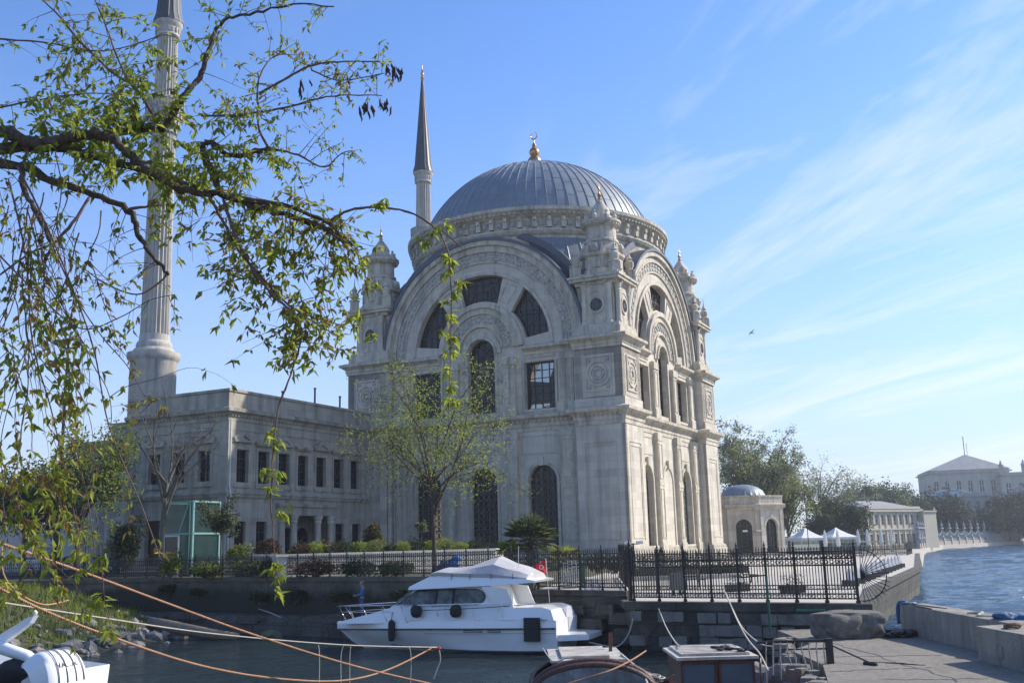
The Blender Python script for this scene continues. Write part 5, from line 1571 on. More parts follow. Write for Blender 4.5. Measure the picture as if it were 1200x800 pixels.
def person(label, loc, rz, jacket, trousers, hair, H=1.74, arms='forward', cap=None):
    r = thing('person', label, 'person', loc, rz)
    s = H / 1.74
    def V(L): return [(x * s, y * s, z * s) for (x, y, z) in L]
    # body in skin: legs, trunk, neck, arms
    P = [(0, 0, 0.94), (0, 0.02, 1.12), (0, 0.03, 1.30), (0, 0.02, 1.42), (0, 0.0, 1.50), (0, -0.01, 1.555),
         (0.09, 0, 0.88), (0.10, -0.015, 0.50), (0.10, 0.02, 0.09), (0.11, -0.12, 0.035),
         (-0.09, 0, 0.88), (-0.10, -0.015, 0.50), (-0.10, 0.03, 0.09), (-0.11, -0.11, 0.035)]
    Rr = [(0.15, 0.11), (0.135, 0.10), (0.16, 0.11), (0.14, 0.095), (0.055, 0.055), (0.052, 0.055), (0.085, 0.09), (0.06, 0.065), (0.042, 0.05), (0.045, 0.03), (0.085, 0.09), (0.06, 0.065), (0.042, 0.05), (0.045, 0.03)]
    E = [(0, 1), (1, 2), (2, 3), (3, 4), (4, 5), (0, 6), (6, 7), (7, 8), (8, 9), (0, 10), (10, 11), (11, 12), (12, 13)]
    if arms == 'forward': ar = [(0.19, 0.01, 1.40), (0.24, -0.03, 1.13), (0.17, -0.25, 1.06), (0.13, -0.33, 1.07)]
    else: ar = [(0.19, 0.01, 1.40), (0.25, 0.03, 1.12), (0.26, -0.04, 0.87), (0.255, -0.06, 0.79)]
    for sg in (1, -1):
        b = len(P)
        P += [(sg * x, y, z) for (x, y, z) in ar]; Rr += [0.065, 0.046, 0.034, 0.03]
        E += [(3, b), (b, b + 1), (b + 1, b + 2), (b + 2, b + 3)]
    body = skinned('body', V(P), E, [((a[0] * s, a[1] * s) if isinstance(a, tuple) else a * s) for a in Rr], SKIN_, r)
    # jacket and trousers follow it
    jp = [(0, 0, 0.93), (0, 0.02, 1.12), (0, 0.03, 1.30), (0, 0.02, 1.42), (0, 0.01, 1.49)]
    jr = [(0.185, 0.135), (0.165, 0.125), (0.185, 0.135), (0.165, 0.115), (0.085, 0.08)]
    je = [(0, 1), (1, 2), (2, 3), (3, 4)]
    for sg in (1, -1):
        b = len(jp); jp += [(sg * x, y, z) for (x, y, z) in ar[:3]]; jr += [0.085, 0.066, 0.05]; je += [(3, b), (b, b + 1), (b + 1, b + 2)]
    skinned('jacket', V(jp), je, [((a[0] * s, a[1] * s) if isinstance(a, tuple) else a * s) for a in jr], jacket, r)
    tp = [(0, 0, 0.97), (0.09, 0, 0.87), (0.10, -0.015, 0.50), (0.10, 0.015, 0.12), (-0.09, 0, 0.87), (-0.10, -0.015, 0.50), (-0.10, 0.025, 0.12)]
    tr_ = [(0.165, 0.125), (0.105, 0.11), (0.078, 0.085), (0.068, 0.075), (0.105, 0.11), (0.078, 0.085), (0.068, 0.075)]
    skinned('trousers', V(tp), [(0, 1), (1, 2), (2, 3), (0, 4), (4, 5), (5, 6)], [(a * s, b * s) for (a, b) in tr_], trousers, r)
    # head with face, on the neck
    hd = MB(); vs, fs = lump((0, -0.02 * s, 1.645 * s), 0.076 * s, 0.098 * s, 0.118 * s, 1, 3, 0.0); hd.add(vs, fs)
    hd.lathe([(0.004, 0), (0.016, 0.004), (0.012, 0.03), (0.003, 0.045)], 6, (0, -0.122 * s)); 
    for i in range(len(hd.v) - 24, len(hd.v)): hd.v[i] = (hd.v[i][0], hd.v[i][1], hd.v[i][2] + 1.62 * s)
    for sg in (-1, 1):
        vs, fs = lump((sg * 0.078 * s, -0.01 * s, 1.64 * s), 0.012 * s, 0.022 * s, 0.032 * s, 2, 1, 0.1); hd.add(vs, fs)
        vs, fs = lump((sg * 0.030 * s, -0.108 * s, 1.655 * s), 0.013 * s, 0.010 * s, 0.008 * s, 2, 1, 0.0); hd.add(vs, fs, 1)
    vs, fs = lump((0, -0.105 * s, 1.585 * s), 0.026 * s, 0.012 * s, 0.007 * s, 2, 1, 0.0); hd.add(vs, fs, 2)
    hd.obj('head', [SKIN_, HAIR, pm('lips', (0.30, 0.12, 0.09), None, 4, 0.5)], r, smooth=True)
    hm = MB(); vs, fs = lump((0, 0.012 * s, 1.672 * s), 0.082 * s, 0.098 * s, 0.108 * s, 4, 3, 0.12)
    keep = [f for f in fs if not all(vs[i][1] < -0.045 * s and vs[i][2] < 1.70 * s for i in f) and not all(vs[i][2] < 1.60 * s for i in f)]
    hm.add(vs, keep); hm.obj('hair', hair, r, smooth=True, recalc=False)
    for sg in (-1, 1):                    # hands with five fingers
        hx, hy, hz = ar[3]
        h0 = Vector((sg * hx, hy, hz)) * s; d = (Vector((sg * ar[3][0], ar[3][1], ar[3][2])) - Vector((sg * ar[2][0], ar[2][1], ar[2][2]))).normalized()
        sd = d.cross(Vector((1, 0, 0))).normalized() if abs(d.x) < 0.9 else Vector((0, 1, 0))
        hm = MB(); hm.tube([h0 - d * 0.03, h0 + d * 0.03, h0 + d * 0.075], [0.026 * s, 0.036 * s, 0.034 * s], 8)
        for q, (of, ln) in enumerate(((-0.027, 0.062), (-0.009, 0.074), (0.009, 0.07), (0.026, 0.054))):
            b0 = h0 + d * 0.07 + sd * of
            cu = Vector((-sg * 0.4, 0, -0.25)).normalized()
            hm.tube([b0, b0 + d * ln * 0.5, b0 + d * ln * 0.8 + cu * ln * 0.35], [0.0095, 0.009, 0.007], 6)
        b0 = h0 + d * 0.01 + sd * -0.03
        hm.tube([b0, b0 - sd * 0.03 + d * 0.03, b0 - sd * 0.035 + d * 0.06], [0.012, 0.011, 0.008], 6)
        hm.obj('hand', SKIN_, r, smooth=True)
        sh = MB(); q = P[9 if sg > 0 else 13]
        vs, fs = lump((q[0] * s, (q[1] + 0.06) * s, 0.05 * s), 0.05 * s, 0.14 * s, 0.055 * s, 9, 2, 0.1); sh.add(vs, fs); sh.obj('shoe', RUBBER, r, smooth=True)
    return r
pl_ = at(424, 722, 54.0)
person('man in blue jacket and jeans standing on the quay ledge behind the yacht bow', (pl_.x, 54.0, 0.97), R(-75), JACK, DENIM, GREYH, 1.80)

# ---- small wooden boats in front
def small_boat(label, loc, rz, L, beam, zg, crown, mats, name_text=None, rise=0.25):
    r = thing('wooden_boat', label, 'boat', loc, rz)
    secs = []
    n = 12
    for i in range(n):
        t = i / (n - 1); x = -L / 2 + L * t
        b = beam / 2 * (1 - max(0, (t - 0.35) / 0.65) ** 2.2) * (0.86 + 0.14 * min(1, t / 0.3)) + 0.02
        zz_ = zg + rise * (t - 0.25) ** 2 * 1.6
        secs.append([(x, -b, zz_), (x, -b * 0.92, zz_ * 0.45), (x, -b * 0.5, -0.25), (x, 0, -0.4), (x, b * 0.5, -0.25), (x, b * 0.92, zz_ * 0.45), (x, b, zz_)])
    m = MB(); loft(m, secs); m.obj('hull', mats[0], r, smooth=40)
    m = MB()
    for k_ in (0, 6): m.tube([s[k_] for s in secs], 0.07, 8)
    m.obj('gunwale', mats[1], r, smooth=True)
    return r, secs
GREYB = pm('pale_blue_grey_paint', (0.42, 0.47, 0.50), (0.33, 0.37, 0.40), 2.5, 0.5, bump=0.2)
# stern towards us, crowned dark rail, name on the transom
b1p = at(695, 800, 24.2)
b1, secs = small_boat('brown railed wooden boat showing its crowned transom with a name on it', (b1p.x, 27.2, 0.20), R(90), 6.2, 2.7, 0.95, 0.3, (GREYB, BROWNWOOD))
def tf(s, d, z): return (-3.14 + d, -s, z)
out = [(-1.28, 0.35), (1.28, 0.35), (1.34, 0.9)] + [(1.34 * math.cos(R(a)), 0.95 + 0.55 * math.sin(R(a))) for a in range(8, 173, 12)] + [(-1.34, 0.9)]
m = MB(); m.slab(out, [], -0.05, 0.08, tf); m.obj('transom', [pm('worn_grey_paint', (0.30, 0.32, 0.33), (0.14, 0.145, 0.14), 3.5, 0.6, bump=0.5, bscale=9, streak=((0.10, 0.075, 0.05), 0.8, 3.0))], b1)
m = MB()
arc = [tf(1.36 * math.cos(R(a)), 0.03, 0.92 + 0.62 * math.sin(R(a))) for a in range(-6, 187, 8)]
for o_ in (0.0, 0.12): m.tube([(p[0] + o_ * 1.4, p[1], p[2] + o_ * 0.6) for p in arc], 0.085, 8)
m.obj('crowned_rail', [pm('worn_brown_rail', (0.13, 0.06, 0.04), (0.045, 0.024, 0.018), 5, 0.55, bump=0.5, bscale=14)], b1, smooth=True)
text('lettering', 'Gence', 0.34, pm('black_paint', (0.02, 0.02, 0.02), None, 5, 0.5), b1, (-3.205, -0.42, 0.98), (R(90), 0, R(-90)))
m = MB(); m.box((0.6, 0.0, 0.95), (2.4, 1.6, 0.7)); m.obj('wheelhouse', BROWNWOOD, b1)
m = MB(); m.box((0.45, -0.05, 1.40), (2.9, 1.9, 0.05)); m.box((0.55, 0.0, 1.46), (2.4, 1.2, 0.06)); m.obj('roof', [pm('stained_white_paint', (0.60, 0.57, 0.50), (0.27, 0.23, 0.18), 3.0, 0.6, bump=0.3)], b1)
m = MB(); m.box((-0.62, 0.0, 1.05), (0.03, 1.3, 0.4)); m.obj('rear_window', DARKPANE, b1)
m = MB(); m.tube([(0.9, -0.75, 1.0), (0.9, -0.78, 1.9)], 0.05, 6); m.obj('red_post', REDWOOD, b1)
m = MB()
for i in range(5):
    m.tube(smooth_path([(-3.1 + 0.1 * i, -0.9 - 0.12 * i, 1.35 - 0.1 * i), (-2.6 + 0.2 * i, -1.35, 0.95), (-2.0 + 0.3 * i, -1.42, 0.75 - 0.1 * i), (-1.0 + 0.1 * i, -1.42, 0.95)], 5), 0.03, 6)
m.obj('fender_rope', ROPE_W, b1, smooth=True)
for i in range(2):
    pts = [( -2.3 + 1.1 * i + 0.26 * math.cos(R(a)), -1.46, 0.72 + 0.26 * math.sin(R(a))) for a in range(0, 361, 24)]
    m = MB(); m.tube(pts, 0.09, 8); m.obj('tyre_fender', RUBBER, b1, smooth=True)
b2p = at(836, 800, 24.6)
b2, secs2 = small_boat('wooden boat with a white roofed cabin and two pale front windows', (b2p.x + 0.42, 26.9, -0.40), R(-90), 5.6, 2.5, 1.02, 0.3, ([pm('wine_red_hull', (0.13, 0.035, 0.03), (0.06, 0.02, 0.018), 3, 0.5, bump=0.3)], REDWOOD))
m = MB(); m.box((-0.45, 0, 1.42), (2.2, 1.80, 1.1)); cab = m.obj('cabin', REDWOOD, b2)
m = MB(); m.box((-0.45, 0, 2.0), (2.5, 2.02, 0.07)); m.box((-0.5, 0, 2.06), (2.1, 1.7, 0.06))
for q_ in range(7): m.box((-1.55 + 0.35 * q_, 0, 2.095), (0.02, 1.66, 0.02))
m.obj('roof', [pm('worn_white_paint', (0.66, 0.62, 0.55), (0.36, 0.31, 0.25), 3.5, 0.6, bump=0.3, streak=((0.25, 0.16, 0.10), 0.5, 2.0))], b2)
for yy in (-0.47, 0.47):
    m = MB(); m.box((0.665, yy, 1.55), (0.03, 0.80, 0.62)); w = m.obj('front_window', [pm('misty_pane', (0.13, 0.16, 0.18), (0.10, 0.125, 0.14), 1.5, 0.15)], b2)
    m = MB()
    for (a, b) in (((yy - 0.42, 1.22), (yy + 0.42, 1.22)), ((yy - 0.42, 1.88), (yy + 0.42, 1.88)), ((yy - 0.42, 1.22), (yy - 0.42, 1.88)), ((yy + 0.42, 1.22), (yy + 0.42, 1.88))):
        m.beam((0.685, a[0], a[1]), (0.685, b[0], b[1]), 0.05)
    m.obj('window_frame', REDWOOD, w)
m = MB(); m.box((0.2, 0, 0.98), (5.0, 1.7, 0.06)); m.obj('deck', BROWNWOOD, b2)
m = MB(); m.tube([(1.0, -1.25, 1.18), (1.0, 1.25, 1.18)], 0.06, 8); m.tube([(0.95, 1.0, 1.0), (0.95, 1.0, 2.0)], 0.03, 6); m.tube([(1.05, 0.1, 1.15), (1.12, 0.12, 1.4), (1.1, 0.3, 1.38), (1.05, 0.3, 1.15)], 0.03, 6); m.obj('front_rail', REDWOOD, b2, smooth=True)
m = MB()
for i in range(7): m.add(*lump((-0.2 + rnd.uniform(-0.5, 0.5), 0.5 + rnd.uniform(-0.3, 0.3), 2.13), 0.12, 0.12, 0.05, 300 + i, 1, 0.5))
m.tube([(-0.6, 0.1, 2.13), (0.4, 0.85, 2.14)], 0.03, 6)
tag(m.obj('fishing_gear', RUBBER), 'dark fishing gear lying on the cabin roof of the right wooden boat', 'gear')
m = MB(); m.lathe([(0.02, -0.24), (0.15, -0.2), (0.2, 0), (0.15, 0.2), (0.02, 0.24)], 12)
o = m.obj('fender', [pm('wine_red_rubber', (0.10, 0.03, 0.035), None, 4, 0.5)], b2, smooth=True); o.location = (0.9, -1.35, 1.05)
fg = bpy.data.objects['fishing_gear']; fg.location = b2.location; fg.rotation_euler.z = R(-90)

# clutter on the two boats
for i, (x_, y_, z_) in enumerate(((2.0, 27.6, 1.22), (3.0, 26.3, 1.18), (3.25, 25.4, 1.18))):
    pts = [(x_ + 0.2 * math.cos(a * 0.6) * (0.7 + 0.3 * math.sin(a * 0.37)), y_ + 0.22 * math.sin(a * 0.6), z_ + 0.004 * a) for a in range(40)]
    m = MB(); m.tube(pts, 0.022, 5)
    tag(m.obj('rope_coil', ROPE_W if i != 1 else ROPE_O, smooth=True), ['pale rope coil on the deck behind the crowned transom', 'orange rope coil at the right side of the brown railed boat', 'pale rope coil nearest the gap between the two wooden boats'][i], 'rope')
# ---- white speedboat at lower left
sp_ = at(20, 800, 32.5)
spd = thing('speedboat', 'small white speedboat with raked arch and dark cover by the rubble bank', 'boat', (sp_.x - 0.4, 32.6, 0.0), R(160))
secs = []
for (x, b, z0_, z1_) in ((-2.4, 0.95, -0.2, 0.95), (-1.6, 1.02, -0.25, 1.0), (0, 1.05, -0.3, 1.1), (1.6, 0.8, -0.2, 1.2), (2.8, 0.12, 0.6, 1.25)):
    secs.append([(x, -b, z1_), (x, -b * 0.9, 0.2), (x, 0, z0_), (x, b * 0.9, 0.2), (x, b, z1_)])
m = MB(); loft(m, secs); m.obj('hull', GEL, spd, smooth=40)
# rounded engine cowling with grooves and lettering
m = MB()
secs = []
for t in range(9):
    a_ = R(-8 + 108 * t / 8)              # swept over from the waterline to the top
    rr_ = 0.86
    xx, zz_ = -2.0 - rr_ * math.cos(a_) * 0.72, 0.62 + rr_ * math.sin(a_) * 0.95
    w_ = 0.62 - 0.20 * (t / 8) ** 2
    secs.append([(xx + 0.10, 0.55 - w_, zz_ - 0.05), (xx, 0.55 - w_ * 0.8, zz_), (xx - 0.03, 0.55, zz_ + 0.02), (xx, 0.55 + w_ * 0.8, zz_), (xx + 0.10, 0.55 + w_, zz_ - 0.05), (xx + 0.55, 0.55 + w_, zz_ - 0.35), (xx + 0.55, 0.55 - w_, zz_ - 0.35)])
loft(m, [s_ + [s_[0]] for s_ in secs]); cow = m.obj('engine_cowling', GEL, spd, smooth=45)
m = MB()
for f_ in (-0.42, -0.14, 0.16, 0.44):
    pts = []
    for s_, t in zip(secs, range(9)):
        w_ = 0.62 - 0.20 * (t / 8) ** 2
        pts.append((s_[2][0] - 0.012 + 0.05 * abs(f_), 0.55 + f_ * w_ * 1.5, s_[2][2] + 0.008))
    m.tube(pts[1:], 0.014, 5)
m.obj('cowling_groove', [pm('grey_trim', (0.25, 0.25, 0.28), None, 5, 0.4)], cow, smooth=True)
text('lettering', 'VALUX', 0.20, pm('dark_letter', (0.03, 0.025, 0.04), None, 5, 0.4), cow, (-2.52, 0.62, 1.12), (R(48), R(0), R(-90)))
m = MB()
arch = [(0.9, 1.1), (0.55, 1.3), (-1.35, 2.22), (-1.55, 2.26), (-1.42, 2.08), (-0.3, 1.40), (0.1, 1.05)]
for yy in (0.78,):
    n = len(arch); tri = tessellate_polygon([[Vector((p[0], p[1], 0)) for p in arch]])
    m.add([(x, yy, z) for (x, z) in arch] + [(x, yy - 0.16, z) for (x, z) in arch], [tuple(t) for t in tri] + [tuple(n + i for i in t) for t in tri] + [(i, (i + 1) % n, n + (i + 1) % n, n + i) for i in range(n)])
m.obj('raked_arch', GEL, spd)
m = MB(); m.tube([(0.3, 0.85, 1.3), (-0.6, 0.92, 1.55), (-1.5, 0.85, 1.32), (-1.9, 0.6, 0.95)], [0.14, 0.16, 0.14, 0.1], 10); m.obj('bulwark', GEL, spd, smooth=True)
m = MB(); vs, fs = lump((-1.2, 0.75, 0.95), 0.7, 0.4, 0.35, 8, 3, 0.3); m.add(vs, fs); m.obj('seat_cover', RUBBER, spd, smooth=True)
m = MB(); vs, fs = lump((0.45, 0.95, 0.95), 0.6, 0.35, 0.42, 28, 3, 0.5); m.add(vs, fs); m.obj('blue_cover', TEALP, spd, smooth=True)
m = MB(); m.tube([(0.1, 1.0, 1.2), (-0.15, 1.08, 1.55), (-0.35, 1.0, 1.6)], 0.04, 8); vs, fs = lump((-0.3, 1.02, 1.58), 0.12, 0.1, 0.1, 3, 2, 0.2); m.add(vs, fs); m.obj('spotlight', STEEL, spd, smooth=True)
m = MB(); m.lathe([(0.005, 0), (0.05, 0.03), (0.06, 0.1), (0.02, 0.15)], 10); o = m.obj('arch_light', WHITEP, spd, smooth=True); o.location = (-1.5, 0.7, 2.24)

spd.scale = (1.22, 1.22, 1.22)
# ---- ropes across the cove
def px_rope(label, keys, r, mat, n=10, group=None):
    pts = smooth_path([at(x, y, Y) for (x, y, Y) in keys], n)
    m_ = MB()
    if r >= 0.018: laid_rope(m_, pts, r * 1.05, r * 9)
    else: m_.tube(pts, r, 6)
    return tag(m_.obj('mooring_rope', mat, smooth=True), label, 'rope', group)
px_rope('taut orange mooring rope slanting across the cove from the tree to the boats', [(-20, 629, 13), (100, 671, 15), (200, 708, 17), (300, 744, 19), (420, 781, 21.5), (530, 806, 24)], 0.0185, ROPE_O)
px_rope('slack orange rope sagging low over the water and rising to a red knot', [(-8, 685, 13), (45, 712, 14), (120, 742, 15.5), (230, 778, 18), (320, 794, 20), (400, 797, 22), (455, 784, 24), (506, 759, 26)], 0.0185, ROPE_O)
px_rope('looped orange rope end hanging from the tree above the grassy bank', [(2, 640, 13), (4, 672, 13), (20, 693, 13.2), (50, 708, 13.5), (80, 703, 14)], 0.012, ROPE_O)
px_rope('thin pale rope stretched level across the dark cove to the red knot', [(-8, 704, 15), (110, 722, 17), (250, 742, 20), (400, 755, 23), (512, 758, 26)], 0.014, ROPE_W)
px_rope('pale rope hanging from the quay wall to the ledge', [(300, 712, 60), (318, 718, 57), (340, 727, 56), (360, 728, 55.5), (375, 722, 55)], 0.03, ROPE_W)
px_rope('pale rope dropping from the red knot into the water', [(514, 759, 26), (516, 772, 26), (512, 784, 26.0), (508, 795, 26)], 0.016, ROPE_W)
px_rope('pale mooring line curving from the gate post down to the yacht stern', [(744, 706, 44.4), (741, 728, 44), (735, 745, 43.6), (725, 756, 43.4), (714, 757, 43.5), (690, 752, 43.8)], 0.03, ROPE_W)
px_rope('pale mooring line from the fence foot to the left corner of the cabin roof', [(772, 713, 42.6), (780, 733, 36), (790, 750, 30), (797, 757, 27.5)], 0.02, ROPE_W)
px_rope('pale mooring line falling from the fence to the pier edge, upper one of the pair', [(848, 690, 40.5), (858, 712, 37), (870, 735, 33), (890, 753, 30), (905, 757, 28.5)], 0.022, ROPE_W)
px_rope('pale mooring line falling from the fence towards the small boat, lower one of the pair', [(851, 695, 40.4), (862, 722, 35), (876, 748, 30), (890, 765, 27), (900, 785, 25)], 0.022, ROPE_W)
px_rope('orange rope arching over the transom of the brown railed boat', [(630, 812, 22.6), (680, 796, 22.8), (715, 785, 23), (740, 773, 24), (757, 762, 25.5)], 0.0185, ROPE_O)
px_rope('pale rope from a cleat drooping along the brown railed boat', [(636, 759, 25), (642, 768, 24), (650, 775, 23.6), (664, 770, 23.6)], 0.016, ROPE_W)
px_rope('dark line strung along the yacht rail to the quay', [(490, 715, 45.2), (560, 712, 44.2), (640, 706, 44.6), (738, 697, 45.6)], 0.016, RUBBER)
px_rope('pale rope slung along the right side of the brown railed boat', [(728, 766, 27.0), (742, 778, 25.5), (752, 786, 24.6), (760, 804, 23.6)], 0.03, ROPE_W)
px_rope('dark rope slung low between the two wooden boats', [(757, 790, 25.0), (775, 796, 25.0), (790, 790, 25.2)], 0.018, RUBBER)
m = MB(); 
for i in range(5): m.add(*lump(at(508 + 1.6 * i, 759 + (i % 2), 26), 0.05, 0.05, 0.04, 400 + i, 2, 0.4))
tag(m.obj('rope_knot', [pm('red_rope', (0.45, 0.10, 0.06), None, 9, 0.8)], smooth=True), 'red knot where the orange ropes meet over the water', 'knot')
for i, (x, y0_, y1_, Yd) in enumerate(((403, 755, 798, 24.5), (411, 757, 795, 24.6), (373, 755, 800, 24), (478, 757, 790, 25.6))):
    a, b = at(x, y0_, Yd), at(x, y1_, Yd)
    m = MB(); m.tube(smooth_path([a, a.lerp(b, 0.5) + Vector((0.05 * (i - 1.5), 0, 0)), Vector((b.x, b.y, -0.02))], 6), 0.010, 5)
    tag(m.obj('hanging_cord', ROPE_W, smooth=True), 'thin pale cord hanging straight down from the level rope into the water', 'cord', 'cords hanging from the level rope')

# ---- things on the quay
bg_ = at(526, 664, 53.0)
m = MB()
for i, (dx_, dz_, s_) in enumerate(((0, 0, 0.36), (0.45, 0.18, 0.32), (0.25, -0.15, 0.3), (0.62, 0.42, 0.22))):
    m.add(*lump((bg_.x + dx_ - 0.25, 53.2, bg_.z + dz_), s_, 0.22, s_ * 0.9, 500 + i, 3, 0.5))
tag(m.obj('tarpaulin', BLUE, smooth=True), 'bright blue plastic sheet bundled against the garden railing', 'tarpaulin')
cr = thing('crate_stack', 'leaning stack of white wire crates by the railing behind the yacht', 'crates', at(668, 690, 51.0))
cr.location.z = 2.30
for i in range(4):
    m = MB()
    for z in (0.02, 0.16, 0.30):
        for (a, b) in (((-0.5, -0.35), (0.5, -0.35)), ((0.5, -0.35), (0.5, 0.35)), ((0.5, 0.35), (-0.5, 0.35)), ((-0.5, 0.35), (-0.5, -0.35))):
            m.beam((a[0], a[1], z), (b[0], b[1], z), 0.05)
    for q in range(6):
        for yy in (-0.35, 0.35): m.beam((-0.5 + 0.2 * q, yy, 0), (-0.5 + 0.2 * q, yy, 0.32), 0.04)
    o = m.obj('crate', WHITEP, cr); o.location = (0.09 * i, 0, 0.33 * i); o.rotation_euler.y = R(-5 - 3 * i); o.rotation_euler.z = 0.3 * math.sin(i * 2)
m = MB(); m.box((0, 0, 0.75), (0.26, 0.2, 1.5)); m.box((0, 0, 1.52), (0.3, 0.24, 0.06)); m.box((0.0, -0.12, 1.2), (0.16, 0.03, 0.2))
tag(m.obj('service_cabinet', GREENP, loc=at(683, 690, 50.6), rz=0.2), 'narrow green service cabinet beside the white crates', 'cabinet')
bpy.data.objects['service_cabinet'].location.z = 2.30
bn = thing('utility_box', 'grey utility box on a short stand behind the esplanade fence', 'box', (7.35, 48.5, 1.95), 0.2)
m = MB(); m.box((0, 0, 0.62), (0.55, 0.35, 0.75)); m.box((0, -0.19, 0.62), (0.45, 0.03, 0.62)); m.obj('cabinet', [pm('grey_box', (0.16, 0.155, 0.145), None, 4, 0.6)], bn)
m = MB(); m.box((-0.15, 0, 0.12), (0.08, 0.2, 0.25)); m.obj('leg', IRON, bn)
m = MB(); m.box((0.15, 0, 0.12), (0.08, 0.2, 0.25)); m.obj('leg', IRON, bn)
for (x, y, lab) in ((10.6, 50.5, 'dark flower trough with low plants, left of the pair on the esplanade'), (12.6, 48.0, 'dark flower trough with low plants, nearer the spiked fence end')):
    t_ = thing('flower_trough', lab, 'planter', (x, y, 1.95), 0.4)
    m = MB(); m.box((0, 0, 0.17), (1.1, 0.45, 0.34), taper=1.08); m.obj('trough', IRON, t_)
    m = MB()
    rr = random.Random(int(x))
    for q in range(260):
        c = Vector((rr.uniform(-0.55, 0.55), rr.uniform(-0.25, 0.25), rr.uniform(0.3, 0.8))); a = rr.uniform(0, 6.28); l_ = 0.10
        d = Vector((math.cos(a), math.sin(a), rr.uniform(-0.3, 0.8))) * l_; s_ = Vector((-math.sin(a), math.cos(a), 0)) * 0.035
        m.add([c, c + d * 0.5 + s_, c + d, c + d * 0.5 - s_], [(0, 1, 2, 3)])
    m.obj('foliage', LEAF_D, t_, recalc=False)
for (x, y, n, lab) in ((9.2, 55.0, 0, 'slatted bench standing alone in the middle of the esplanade'), (13.4, 60.0, 1, 'slatted bench on the far part of the esplanade near the bollards')):
    t_ = thing('park_bench', lab, 'bench', (x, y, 1.95), 0.6 + n)
    m = MB()
    for q in range(4): m.box((0, -0.2 + 0.13 * q, 0.45), (1.7, 0.1, 0.04))
    m.obj('seat', BROWNWOOD, t_)
    m = MB()
    for q in range(3): m.box((0, 0.28 + 0.03 * q, 0.6 + 0.14 * q), (1.7, 0.03, 0.1))
    m.obj('backrest', BROWNWOOD, t_)
    for sx in (-0.7, 0.7):
        m = MB(); m.beam((sx, -0.2, 0), (sx, -0.2, 0.43), 0.06); m.beam((sx, 0.22, 0), (sx, 0.36, 0.95), 0.06); m.beam((sx, -0.2, 0.42), (sx, 0.25, 0.42), 0.05); m.obj('leg', IRON, t_)
# twin-headed lamps and masts
def twin_lamp(label, loc, h, spread=0.55):
    t_ = thing('street_lamp', label, 'street lamp', loc)
    m = MB(); m.lathe([(0.14, 0), (0.14, 0.25), (0.06, 0.35), (0.045, h)], 10); m.obj('pole', IRON, t_, smooth=35)
    m = MB(); m.beam((-spread, 0, h - 0.05), (spread, 0, h - 0.05), 0.05); m.obj('cross_arm', IRON, t_)
    for sg in (-1, 1):
        m = MB(); m.box((sg * spread, -0.05, h + 0.03), (0.34, 0.42, 0.16)); m.obj('lamp_head', WHITEP, t_)
    return t_
a = at(742, 636, 58); twin_lamp('short floodlight post with two heads against the mosque corner', (a.x, 58, 2.95), a.z - 2.95, 0.35)
a = at(881, 622, 92); twin_lamp('twin headed lamp post in front of the domed pavilion', (a.x, 92, 2.9), a.z - 2.9, 0.6)
a = at(941, 556, 142); lp = twin_lamp('tall lamp mast between the plane trees and the white tents', (a.x, 142, 1.9), a.z - 1.9, 0.9)
a = at(80, 405, 76)
ms_ = thing('camera_mast', 'tall dark mast with a lantern cluster among the branches at left', 'mast', (a.x, 76, 2.95))
h = a.z - 2.95
m = MB(); m.lathe([(0.42, 0), (0.42, 1.6), (0.26, 2.0), (0.20, h * 0.35), (0.13, h * 0.4), (0.09, h)], 12); m.obj('pole', IRON, ms_, smooth=35)
for q in range(5):
    an = q * 1.2566
    m = MB(); m.beam((0.1 * math.cos(an), 0.1 * math.sin(an), h - 0.2), (0.8 * math.cos(an), 0.8 * math.sin(an), h - 0.1), 0.07); m.lathe([(0.05, h - 0.05), (0.26, h), (0.3, h + 0.3), (0.08, h + 0.42)], 8, (0.8 * math.cos(an), 0.8 * math.sin(an))); m.obj('lantern', IRON, ms_)
a = at(107, 560, 84)
m = MB(); m.lathe([(0.12, 0), (0.12, 0.4), (0.08, 0.5), (0.06, a.z - 2.95)], 8)
m.lathe([(0.18, a.z - 2.95), (0.28, a.z - 2.7), (0.05, a.z - 2.4)], 8)
tag(m.obj('flag_pole', WHITEP, loc=(a.x, 84, 2.95)), 'slim pale pole beside the parked cars', 'pole')
